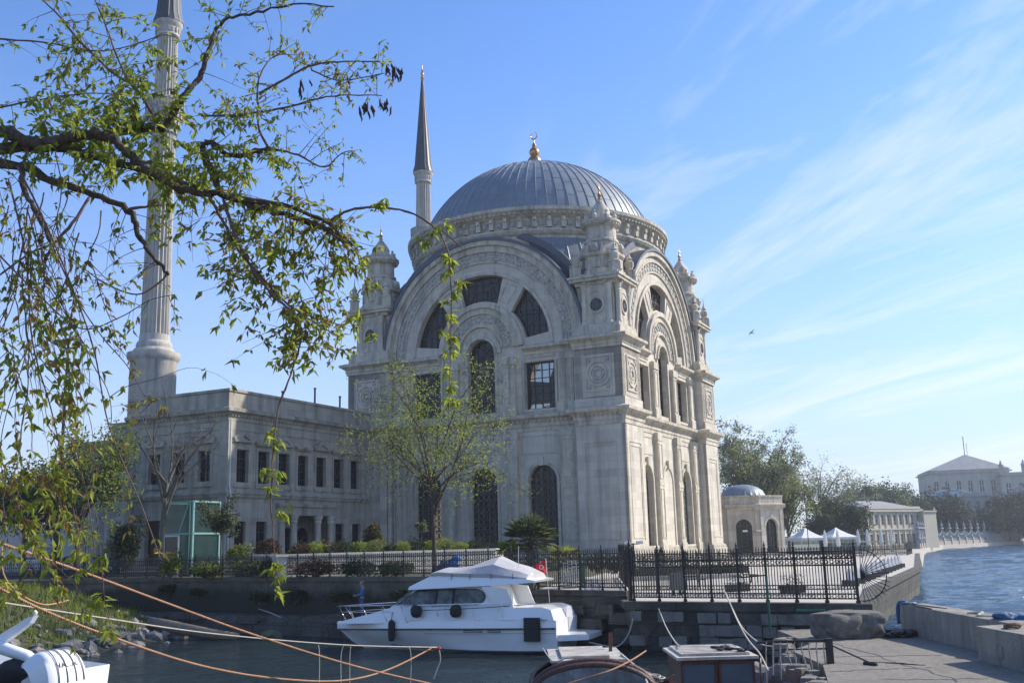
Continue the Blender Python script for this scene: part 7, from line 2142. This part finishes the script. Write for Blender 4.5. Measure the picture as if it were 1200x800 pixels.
# hedge and grass before the mosque corner
m = MB(); rr = random.Random(31)
for i in range(5200):
    t = rr.random(); a = Vector((7.5, 67.3)).lerp(Vector((15.2, 69.2)), t)
    p = Vector((a.x + rr.uniform(-0.3, 0.3), a.y + rr.uniform(0, 0.9), 2.2 + rr.uniform(0, 0.5)))
    leaf(m, p, rvec(rr), rvec(rr), 0.17, 0.09, rr.choice((0, 0, 1)))
tag(m.obj('hedge', [LEAF_D, LEAF_M], recalc=False), 'low clipped dark hedge along the flower bed fence', 'hedge')
m = MB()
for i in range(4200):
    x = rr.uniform(8.5, 15.8); y = 69.2 + (x - 8.5) * 0.35 + rr.uniform(0, 5); 
    h = rr.uniform(0.12, 0.42); a = rr.uniform(0, 6.28); c, s_ = math.cos(a) * 0.06, math.sin(a) * 0.06
    m.add([(x - c, y - s_, 2.2), (x + c, y + s_, 2.2), (x + rr.uniform(-0.1, 0.1), y, 2.2 + h)], [(0, 1, 2)], 0 if rr.random() < 0.75 else 1)
tag(m.obj('grass', [LEAF_Y, LEAF_G], recalc=False), kind='stuff')
# palms
def palm(label, base, H, R_, n, seed, cat='palm', mats=None):
    r = random.Random(seed)
    root = thing('palm', label, cat, base)
    if H > 0.4:
        t = MB(); t.tube(smooth_path([(0, 0, -0.1), (0.05, 0, H * 0.5), (0, 0, H)], 5), [0.2, 0.19, 0.19, 0.2, 0.2, 0.2, 0.21, 0.22, 0.22, 0.2, 0.18], 10)
        for i in range(140):
            a = r.uniform(0, 6.28); z = r.uniform(0.1, H)
            t.beam((0.19 * math.cos(a), 0.19 * math.sin(a), z), (0.33 * math.cos(a), 0.33 * math.sin(a), z + 0.16), 0.05)
        t.obj('trunk', BARK, root)
    m = MB()
    for i in range(n):
        a = r.uniform(0, 6.28); el = r.uniform(-0.5, 1.35)
        d = Vector((math.cos(a) * math.cos(el), math.sin(a) * math.cos(el), math.sin(el)))
        hub = Vector((0, 0, H)) + d * R_ * r.uniform(0.4, 0.55)
        m.tube([Vector((0, 0, H)), hub], [0.018, 0.012], 4, mi=2)
        s_ = d.cross(Vector((0, 0, 1))).normalized(); u = s_.cross(d)
        for k_ in range(17):
            b = R(-95 + 190 * k_ / 16)
            e = (d * math.cos(b) + s_ * math.sin(b)).normalized()
            L_ = R_ * 0.55 * (0.65 + 0.35 * math.cos(b)) * r.uniform(0.9, 1.1)
            tip = hub + e * L_ + Vector((0, 0, -0.18 * L_)) + u * 0.04
            w = e.cross(u).normalized() * 0.028
            mid = hub + e * L_ * 0.55 + u * 0.03
            m.add([hub, mid + w, tip, mid - w], [(0, 1, 2), (0, 2, 3)], 0 if r.random() < 0.65 else 1)
    m.obj('fronds', mats or [LEAF_M, LEAF_P, BARK_G], root, recalc=False)
p = at(622, 665, 57); palm('bushy fan palm standing behind the yacht canopy before the mosque wall', (p.x, 57.5, 2.6), 2.0, 1.75, 58, 3)
p = at(597, 665, 56); palm('small bright fan palm left of the bushy one, before the cream wall', (p.x, 56.6, 2.9), 1.05, 0.95, 26, 4, mats=[LEAF_G, LEAF_Y, BARK_G])
p = at(662, 665, 58); palm('spiky yellow leaved agave at the right of the palms', (p.x, 59, 2.9), 0.35, 1.35, 24, 5, 'agave', mats=[LEAF_Y, LEAF_B, BARK_G])
for (x, Yd, s_, sd_, lab) in ((668, 63, 1.0, 131, 'dark rounded bush between the agave and the green cabinet'), (700, 61, 1.1, 132, 'dark bush behind the railing at the mosque corner'), (722, 60, 0.9, 133, 'dark low bush by the gate post below the mosque corner')):
    p = at(x, 665, Yd); shrub('corner_bush', lab, (p.x, Yd, 2.7), s_, s_ * 0.8, s_ * 0.55, 1300, 0.16, [LEAF_D, LEAF_M], sd_)
for (x, Yd, rz2, lab) in ((775, 80, 1.0, 'slim dark conical shrub, left one before the sunlit mosque front'), (803, 84, 0.8, 'slim dark conical shrub, right one before the sunlit mosque front')):
    p = at(x, 655, Yd - 4); shrub('conical_shrub', lab, (p.x, Yd - 4, 2.2), 0.45, 0.45, rz2, 900, 0.14, [LEAF_D], int(x), cone=True)
# weeds growing out of the quay wall
for i, (x, y, Yd, s_) in enumerate(((197, 690, 64.2, 0.8), (232, 694, 61.5, 0.6), (305, 700, 58.8, 0.75), (345, 698, 57.5, 1.0), (398, 700, 55.2, 0.85), (470, 697, 52.4, 0.75), (505, 695, 51.2, 0.5))):
    p = at(x, y, Yd - 0.35)
    shrub('wall_weed', 'dark tuft of weeds growing from the quay wall, ' + ['leftmost of the row', 'second from the left', 'below the yellow bush', 'widest of the row', 'just left of the man', 'right of the man', 'nearest the yacht cabin'][i], (p.x, p.y, p.z - s_ * 0.4), s_ * 1.1, s_ * 0.45, s_ * 0.42, 650, 0.14, [LEAF_D, LEAF_D, LEAF_M], 140 + i, 'weeds', group='weeds on the quay wall')
# ---- trees to the right
p = at(889, 640, 170)
tree('plane_tree', 'great pale plane tree in young leaf rising behind the domed pavilion', (p.x, 170, 2), 23.5, (13.2, 7.6, 8.8), 17000, 0.40, [LEAF_P, LEAF_M, LEAF_Y], BARK_G, 201, 0.5, 18, 9, weights=[0.78, 0.10, 0.12], clumps=0.9, fork=0.25)
p = at(925, 640, 178)
tree('plane_tree', 'bright green lower tree between the pavilion and the lamp mast', (p.x, 178, 2), 14, (7.5, 4.2, 6.2), 5200, 0.42, [LEAF_M, LEAF_Y, LEAF_P], BARK_G, 202, 0.35, 12, 7, weights=[0.45, 0.35, 0.2], clumps=1.0, fork=0.22)
p = at(966, 640, 205)
tree('plane_tree', 'thin pale tree with bare twigs behind the dark evergreen', (p.x, 205, 2), 17.5, (11.3, 6.6, 6.2), 2300, 0.40, [LEAF_P, LEAF_M], BARK_G, 203, 0.34, 15, 8, weights=[0.85, 0.15], clumps=1.0, twigs=4, fork=0.3)
p = at(985, 640, 190)
tree('dark_evergreen', 'broad dark evergreen tree beside the cream annex', (p.x, 190, 2), 9, (4.9, 5.4, 3.8), 7000, 0.5, [LEAF_D, LEAF_M, LEAF_M], BARK, 204, 0.4, 13, 8, weights=[0.5, 0.3, 0.2], clumps=1.3, fork=0.25)
p = at(962, 640, 186)
tree('dark_evergreen', 'lower dark evergreen right of the lamp mast', (p.x, 186, 2), 8, (4.2, 3.2, 3.2), 3200, 0.45, [LEAF_D, LEAF_M], BARK, 205, 0.3, 9, 7, clumps=1.0, fork=0.25)
for i, (x, Yd, h, rx, mats, nl, lab) in enumerate(((1013, 300, 18, 8, [LEAF_P], 1700, 'bare grey tree behind the annex roof, leftmost'), (1028, 290, 17, 6, [LEAF_D, LEAF_M], 3000, 'rounded dark tree above the annex roof'), (1048, 300, 19, 6.5, [LEAF_P, LEAF_M], 2200, 'pale feathery tree above the annex roof'), (1066, 310, 15, 7, [LEAF_M, LEAF_D], 2600, 'low mixed tree above the right end of the annex'), (1000, 280, 14, 7, [LEAF_M, LEAF_P], 2200, 'low pale tree right of the dark evergreen'))):
    p = at(x, 640, Yd)
    tree('far_tree', lab, (p.x, Yd, 2), h, (h * 0.68, rx, h * 0.3), nl, 0.8, mats, BARK_G, 210 + i, 0.35, 10, 7, clumps=1.6, fork=0.3)
for i, (x, Yd, h, rx, lab) in enumerate(((1085, 318, 15.5, 7, 'dark tree mass behind the end wall, left part'), (1106, 322, 16, 7.5, 'dark tree mass before the palace, taller part'), (1121, 316, 13, 6, 'dark tree beside the pale palace wing, left of it'), (1185, 330, 14.5, 8, 'dark tree right of the palace wing'), (1203, 326, 15, 8, 'dark tree at the right picture edge'), (1160, 322, 8.5, 5, 'low dark tree below the palace wing windows'))):
    p = at(x, 640, Yd)
    tree('dark_evergreen', lab, (p.x, Yd, 1.5), h, (h * 0.55, rx, h * 0.42), 4200, 0.8, [LEAF_D, LEAF_D, LEAF_M], BARK, 220 + i, 0.4, 11, 7, weights=[0.6, 0.3, 0.1], clumps=2.0, fork=0.2)
# bare tree tops beyond the wing roof
for i, (x, Yd, h, lab) in enumerate(((232, 150, 21.5, 'bare treetop showing over the wing roof, left one'), (262, 152, 22, 'bare treetop showing over the wing roof, right one'))):
    p = at(x, 500, Yd)
    tree('bare_tree', lab, (p.x, Yd, 3), h, (h * 0.72, 5.0, h * 0.28), 250, 0.25, [LEAF_P], BARK_G, 230 + i, 0.3, 12, 8, fork=0.3, twigs=5)
for i, (x, Yd, h, rx) in enumerate(((6, 150, 14, 7), (45, 155, 13, 7), (85, 160, 15, 7), (120, 150, 13.5, 6))):
    p = at(x, 600, Yd)
    tree('wood_tree', ['dark tree on the slope at the left picture edge', 'dark tree on the slope behind the white van', 'taller dark tree on the slope behind the mast', 'dark tree on the slope next to the wing'][i], (p.x, Yd, 3), h, (h * 0.6, rx, h * 0.38), 3000, 0.5, [LEAF_D, LEAF_M], BARK, 240 + i, 0.3, 10, 6, clumps=1.3, fork=0.25)

# ================================================================== AIR
m = MB(); m.box((100, 240, 30), (760, 640, 72.4))
hzo = m.obj('haze', bpy.data.materials.new('haze'))
hm_ = hzo.data.materials[0]; hm_.use_nodes = True
hm_.node_tree.nodes.remove(hm_.node_tree.nodes['Principled BSDF'])
pv_ = hm_.node_tree.nodes.new('ShaderNodeVolumePrincipled')
pv_.inputs['Color'].default_value = (0.86, 0.92, 1.0, 1); pv_.inputs['Density'].default_value = 0.0003; pv_.inputs['Anisotropy'].default_value = 0.3
hm_.node_tree.links.new(pv_.outputs[0], hm_.node_tree.nodes['Material Output'].inputs['Volume'])
tag(hzo, kind='stuff')
# ================================================================== THE OVERHANGING TREE
fr_ = random.Random(77)
ft = thing('overhanging_tree', 'big spring tree reaching in from the left, its drooping twigs hung with young leaves', 'tree', (-8.2, 10.6, 2.9))
FT0 = ft.location.copy()
def P3(x, y, Y): return at(x, y, Y) - FT0
wood = MB(); twig = MB(); lv = MB()
pods = MB()
wood.tube(smooth_path([Vector((0, 0, -0.2)), Vector((0.1, 0, 1.8)), Vector((0.3, -0.1, 3.6)), P3(-150, 215, 10.4), P3(-60, 182, 10.3)], 6), [0.42, 0.40, 0.38, 0.36, 0.34, 0.33, 0.32, 0.32, 0.31, 0.3, 0.3, 0.29, 0.28, 0.27, 0.26, 0.25, 0.24, 0.22, 0.2, 0.18, 0.16, 0.15, 0.14, 0.13, 0.12], 10)
# limbs as surveyed: (x, y, depth), start and end thickness
LIMBS = {
 'A': ([(-70, 176, 10.3), (0, 155, 10.2), (40, 168, 10.1), (75, 163, 10.0), (112, 156, 9.9), (140, 168, 9.8), (165, 193, 9.7), (210, 222, 9.6), (252, 226, 9.6), (288, 239, 9.5), (330, 250, 9.5), (375, 268, 9.4), (425, 293, 9.4)], 0.076, 0.010),
 'B': ([(-70, 190, 10.3), (20, 195, 10.3), (55, 208, 10.2), (110, 229, 10.2), (150, 246, 10.1), (162, 275, 10.1), (180, 300, 10.0), (197, 320, 10.0)], 0.054, 0.016),
 'C': ([(-20, 178, 10.3), (60, 172, 10.3), (95, 181, 10.4), (150, 196, 10.5), (205, 215, 10.5), (245, 222, 10.4)], 0.062, 0.03),
 'D': ([(190, 152, 10.6), (206, 132, 10.6), (216, 112, 10.6), (231, 95, 10.7), (241, 70, 10.7), (252, 38, 10.8), (268, 22, 10.8), (300, 15, 10.9), (345, 5, 11.0), (392, 9, 11.1)], 0.038, 0.008),
 'D2': ([(95, 160, 10.6), (165, 152, 10.6), (190, 152, 10.6)], 0.045, 0.038),
 'E': ([(258, 226, 9.5), (250, 204, 9.5), (240, 184, 9.5), (238, 171, 9.5), (248, 168, 9.5), (272, 183, 9.6), (295, 178, 9.6), (318, 174, 9.6)], 0.034, 0.022),
 'E1': ([(316, 175, 9.6), (304, 152, 9.6), (302, 122, 9.7), (304, 92, 9.7), (316, 70, 9.8), (335, 62, 9.9)], 0.014, 0.005),
 'E2': ([(303, 110, 9.7), (332, 94, 9.7), (362, 78, 9.7), (395, 73, 9.7), (450, 72, 9.7)], 0.015, 0.006),
 'E3': ([(302, 132, 9.7), (342, 125, 9.7), (372, 116, 9.7), (400, 112, 9.7), (448, 112, 9.7)], 0.014, 0.005),
 'E4': ([(365, 82, 9.7), (395, 94, 9.6), (430, 90, 9.6), (455, 85, 9.6)], 0.008, 0.004),
 'E5': ([(236, 136, 9.9), (270, 136, 9.8), (302, 132, 9.7)], 0.012, 0.014),
 'E6': ([(318, 174, 9.6), (350, 182, 9.5), (380, 196, 9.5), (400, 180, 9.5), (415, 177, 9.5)], 0.012, 0.004),
 'F': ([(270, 232, 9.5), (320, 238, 9.4), (365, 252, 9.4), (392, 268, 9.4), (402, 287, 9.4)], 0.032, 0.006),
 'F2': ([(335, 252, 9.5), (370, 262, 9.4), (395, 274, 9.4)], 0.03, 0.012),
 'G': ([(388, 258, 9.4), (408, 247, 9.3), (430, 243, 9.2), (448, 243, 9.2), (474, 247, 9.1), (498, 258, 9.0), (514, 272, 8.9), (524, 292, 8.8), (528, 320, 8.8), (529, 360, 8.8), (528, 400, 8.8), (527, 440, 8.8), (526, 476, 8.8)], 0.014, 0.003),
 'G2': ([(500, 260, 9.0), (520, 272, 9.0), (540, 290, 9.0), (546, 300, 9.0)], 0.008, 0.003),
 'H': ([(262, 234, 9.5), (274, 272, 9.3), (292, 310, 9.2), (320, 345, 9.1), (346, 372, 9.0), (352, 400, 9.0), (340, 440, 9.0), (326, 480, 9.0), (319, 540, 9.0), (318, 600, 9.0), (322, 650, 9.0), (327, 692, 9.0)], 0.016, 0.004),
 'H2': ([(240, 222, 9.6), (262, 260, 9.5), (285, 300, 9.4), (330, 350, 9.3), (372, 380, 9.2), (400, 395, 9.2)], 0.016, 0.005),
 'I': ([(190, 152, 10.6), (160, 105, 10.7), (130, 84, 10.8), (100, 55, 10.9), (70, 20, 11), (40, -10, 11.1)], 0.022, 0.008),
 'I2': ([(150, 95, 10.7), (135, 60, 10.8), (120, 20, 10.9), (105, -15, 10.9)], 0.014, 0.006),
 'J': ([(-20, 130, 11), (40, 118, 11), (100, 110, 11), (150, 112, 11)], 0.012, 0.005),
 'K': ([(-20, 45, 11), (50, 50, 11), (110, 60, 11), (160, 52, 11), (190, 40, 11)], 0.012, 0.005),
 'L': ([(28, 190, 10.0), (26, 215, 9.9), (40, 245, 9.8), (60, 285, 9.7), (52, 305, 9.7)], 0.032, 0.018),
 'M': ([(105, 232, 10.1), (85, 262, 10.0), (62, 285, 9.9), (30, 300, 9.8), (-10, 330, 9.8)], 0.018, 0.010),
 'N': ([(150, 246, 10.1), (175, 242, 10.0), (190, 240, 10.0)], 0.018, 0.008),
}
SK = {}
for kx, (keys, r0, r1) in LIMBS.items():
    pts = smooth_path([P3(*q) for q in keys], 5)
    n = len(pts); SK[kx] = pts
    jit = [fr_.uniform(0.82, 1.2) for _ in pts]
    pts = [q + rvec(fr_) * min(0.03, r0 * 0.35) for q in pts]; SK[kx] = pts
    (wood if r0 >= 0.03 else twig).tube(pts, [(r0 + (r1 - r0) * i / (n - 1)) * jit[i] for i in range(n)], 8 if r0 > 0.03 else 5)
def cluster(p, d, n, L_, mats=(0, 0, 1), droop=0.5):
    for i in range(n):
        q = (d * 0.5 + rvec(fr_) + Vector((0, 0, -droop))).normalized()
        leaf(lv, p + rvec(fr_) * 0.02, q, rvec(fr_) + Vector((0, 0, 1.2)), L_ * fr_.uniform(0.45, 1.35), L_ * fr_.uniform(0.30, 0.5), fr_.choice(mats))
def sprig(p, d, L_, droop, dens, ls, mats, r0=0.0048, kids=0, wob=0.12):
    pts = [p]; q = p.copy(); v = d.normalized(); n = max(3, int(L_ / 0.09))
    for i in range(n):
        v = (v + Vector((0, 0, -droop * 0.16)) + rvec(fr_) * wob).normalized()
        q = q + v * (L_ / n); pts.append(q.copy())
    twig.tube(pts, [r0 * (1 - 0.7 * i / n) for i in range(n + 1)], 4, cap=False)
    for i in range(1, n + 1):
        if fr_.random() < dens * 1.35: cluster(pts[i], v, fr_.choice((2, 3, 3, 4, 5)), ls, mats)
    for k_ in range(kids):
        i = fr_.randrange(1, n)
        sprig(pts[i], v * 0.5 + rvec(fr_), L_ * fr_.uniform(0.3, 0.55), droop, dens, ls, mats, r0 * 0.6, 0, wob)
    return pts
GREEN, YEL, BRZ = (0, 1), (1, 1, 0), (2, 0, 2, 1)
def scatter(kx, n, Lr, droop, dens, ls, mats, t0=0.1, t1=1.0, up=0.0, kids=1, bias=None):
    pts = SK[kx]
    for i in range(n):
        t = t0 + (t1 - t0) * (i + fr_.random()) / n
        p = pts[min(len(pts) - 1, int(t * (len(pts) - 1)))]
        d = rvec(fr_); d.y *= 0.45; d = d + Vector((0, 0, up))
        if bias: d = d + Vector(bias)
        sprig(p, d, fr_.uniform(*Lr), droop, dens, ls, mats, 0.0048, kids)
scatter('A', 34, (0.25, 0.7), 0.3, 0.5, 0.115, GREEN, 0.15, 0.62, 0.45, 1)
scatter('A', 30, (0.3, 0.8), 0.45, 0.38, 0.10, (0, 1, 0, 1, 2), 0.52, 1.0, -0.2, 2)
scatter('B', 18, (0.3, 0.8), 0.6, 0.2, 0.085, BRZ, 0.1, 1.0, -0.2, 1)
scatter('C', 34, (0.25, 0.6), 0.2, 0.55, 0.115, GREEN, 0.2, 1.0, 0.5, 1)
scatter('D', 26, (0.25, 0.6), 0.2, 0.45, 0.08, YEL, 0.35, 1.0, 0.1, 1)
scatter('D2', 26, (0.3, 0.75), 0.1, 0.6, 0.115, GREEN, 0.0, 1.0, 0.5, 1)
scatter('E', 20, (0.25, 0.7), 0.45, 0.45, 0.095, (0, 1, 1), 0.0, 1.0, 0.0, 2)
for kx in ('E1', 'E2', 'E3', 'E4', 'E5'):
    scatter(kx, 15, (0.10, 0.35), 0.1, 0.6, 0.07, (1, 1, 0, 2), 0.15, 1.0, 0.25, 0)
scatter('E6', 14, (0.2, 0.5), 0.4, 0.3, 0.05, YEL, 0.1, 1.0, -0.1, 1)
scatter('F', 16, (0.25, 0.7), 0.5, 0.4, 0.085, (0, 1, 2), 0.1, 1.0, -0.2, 1)
scatter('F2', 12, (0.3, 0.8), 0.6, 0.4, 0.085, (0, 1, 2), 0.1, 1.0, -0.3, 1)
scatter('H2', 22, (0.3, 0.8), 0.4, 0.4, 0.095, (0, 1, 1, 2), 0.15, 1.0, -0.3, 2)
scatter('H', 22, (0.15, 0.6), 0.5, 0.5, 0.09, (1, 0, 1, 2), 0.1, 0.52, -0.1, 2)
scatter('I', 28, (0.3, 0.9), 0.3, 0.45, 0.10, (0, 1, 0, 2), 0.05, 1.0, 0.1, 1)
scatter('I2', 16, (0.25, 0.7), 0.3, 0.4, 0.09, YEL, 0.1, 1.0, 0.0, 1)
scatter('J', 18, (0.25, 0.7), 0.4, 0.4, 0.10, GREEN, 0.0, 1.0, 0.0, 1)
scatter('K', 16, (0.25, 0.7), 0.4, 0.35, 0.09, YEL, 0.0, 1.0, 0.0, 1)
scatter('L', 12, (0.4, 1.1), 0.7, 0.2, 0.075, BRZ, 0.1, 1.0, -0.4, 2)
scatter('M', 10, (0.4, 1.1), 0.7, 0.2, 0.075, BRZ, 0.1, 1.0, -0.4, 2)
# mid drooping mass right of the minaret (x 180-400, y 250-450)
for i in range(16):
    x = fr_.uniform(215, 400); y = fr_.uniform(240, 330) + 0.25 * abs(x - 300)
    sprig(P3(x, y, fr_.uniform(9.0, 10.2)), Vector((fr_.uniform(-0.9, 1.0), fr_.uniform(-0.3, 0.3), fr_.uniform(-0.8, 0.2))), fr_.uniform(0.3, 0.8), 0.5, 0.5, 0.095, (0, 1, 1, 2), 0.005, 2, 0.2)
# long hanging switches at the left edge
for i in range(20):
    x0 = fr_.uniform(-30, 120); y0 = fr_.uniform(175, 330)
    L_ = fr_.uniform(1.4, 3.6) * (1.0 if x0 < 70 else 0.65)
    sprig(P3(x0, y0, fr_.uniform(8.8, 10.6)), Vector((fr_.uniform(-0.15, 0.5), fr_.uniform(-0.2, 0.2), -0.8)), L_, 0.6, 0.19, 0.10, BRZ if fr_.random() < 0.6 else (1, 0), 0.0075, 3, 0.17)
for i in range(26):
    x0 = fr_.uniform(-25, 75); y0 = fr_.uniform(330, 620)
    sprig(P3(x0, y0, fr_.uniform(8.6, 10.2)), Vector((fr_.uniform(-0.2, 0.5), fr_.uniform(-0.2, 0.2), -0.4)), fr_.uniform(0.4, 1.0), 0.6, 0.55, 0.11, (1, 0, 2, 1), 0.005, 2, 0.18)
for (keys, r0) in (([(20, 195, 9.6), (48, 250, 9.5), (82, 330, 9.4), (110, 410, 9.3), (128, 500, 9.2), (165, 590, 9.1), (188, 655, 9.0)], 0.011), ([(60, 285, 9.8), (90, 350, 9.7), (120, 395, 9.6), (150, 430, 9.5), (175, 475, 9.5)], 0.009), ([(10, 210, 9.4), (30, 300, 9.3), (38, 400, 9.2), (60, 480, 9.1), (78, 560, 9.0), (95, 640, 9.0)], 0.010), ([(197, 318, 10.0), (188, 330, 10.0), (160, 345, 9.9), (120, 330, 9.8), (80, 300, 9.8)], 0.012), ([(0, 300, 9.6), (50, 350, 9.5), (95, 385, 9.5), (140, 372, 9.5), (175, 352, 9.5), (205, 345, 9.5)], 0.009)):
    pts = smooth_path([P3(*q) for q in keys], 6)
    twig.tube(pts, [r0 * (1 - 0.65 * i / len(pts)) for i in range(len(pts))], 5)
    for i in range(2, len(pts), 2):
        if fr_.random() < 0.55: sprig(pts[i], rvec(fr_) + Vector((0, 0, -0.5)), fr_.uniform(0.15, 0.5), 0.8, 0.5, 0.085, (1, 0, 2), 0.004, 0)
# bright young clusters on the hanging strings
for (x, y) in ((448, 236), (444, 240), (523, 262), (519, 300), (533, 305), (526, 318), (535, 340), (524, 352), (538, 330), (530, 370), (522, 390), (534, 398), (528, 415), (524, 432), (532, 452), (523, 466), (532, 474), (508, 270), (500, 283)):
    for q in range(2):
        cluster(P3(x + fr_.uniform(-4, 4), y + fr_.uniform(-4, 4), 8.85), Vector((0.5, 0, -0.3)), 5, 0.10, (1, 1, 0), 0.7)
for (x, y) in ((316, 508), (322, 520), (312, 545), (324, 556), (318, 572), (330, 600), (325, 655), (318, 668), (330, 678), (326, 690), (105, 655), (116, 662), (92, 668), (120, 650), (60, 560), (78, 575), (40, 590), (122, 700), (112, 706), (100, 716), (125, 735), (132, 741), (20, 640), (10, 655), (35, 610)):
    for q in range(2):
        cluster(P3(x + fr_.uniform(-5, 5), y + fr_.uniform(-5, 5), 9.0), Vector((0.4, 0, -0.2)), 5, 0.105, (1, 1, 0), 0.6)
for (a, b, c) in (((112, 600, 9.0), (118, 650, 9.0), (122, 700, 9.0)), ((122, 700, 9.0), (127, 722, 9.0), (132, 745, 9.0)), ((70, 480, 9.2), (100, 570, 9.1), (112, 660, 9.0))):
    twig.tube(smooth_path([P3(*a), P3(*b), P3(*c)], 5), 0.004, 4)
# dark old seed pods
PODM = pm('dry_pod', (0.055, 0.028, 0.02), (0.03, 0.016, 0.012), 8, 0.7)
for (x, y, n) in ((458, 78, 9), (465, 84, 7), (430, 122, 7), (426, 128, 4), (450, 118, 5), (455, 122, 3), (352, 105, 3), (358, 95, 3), (145, 32, 2)):
    for i in range(n):
        p = P3(x + fr_.uniform(-7, 7), y + fr_.uniform(-5, 2), 9.7)
        d = Vector((fr_.uniform(-0.25, 0.35), 0, -1)).normalized()
        L_ = fr_.uniform(0.08, 0.15)
        pods.tube([p, p + d * L_ * 0.3, p + d * L_ * 0.75 + Vector((0.012, 0, 0)), p + d * L_], [0.002, 0.011, 0.010, 0.002], 6)
    pods.obj('seed_pods', PODM, ft, smooth=True); pods = MB()
wood.obj('trunk', BARK, ft, smooth=True)
twig.obj('twigs', TWIG, ft, smooth=True, recalc=False)
lv.obj('leaves', [LEAF_G, LEAF_Y, LEAF_B], ft, recalc=False)
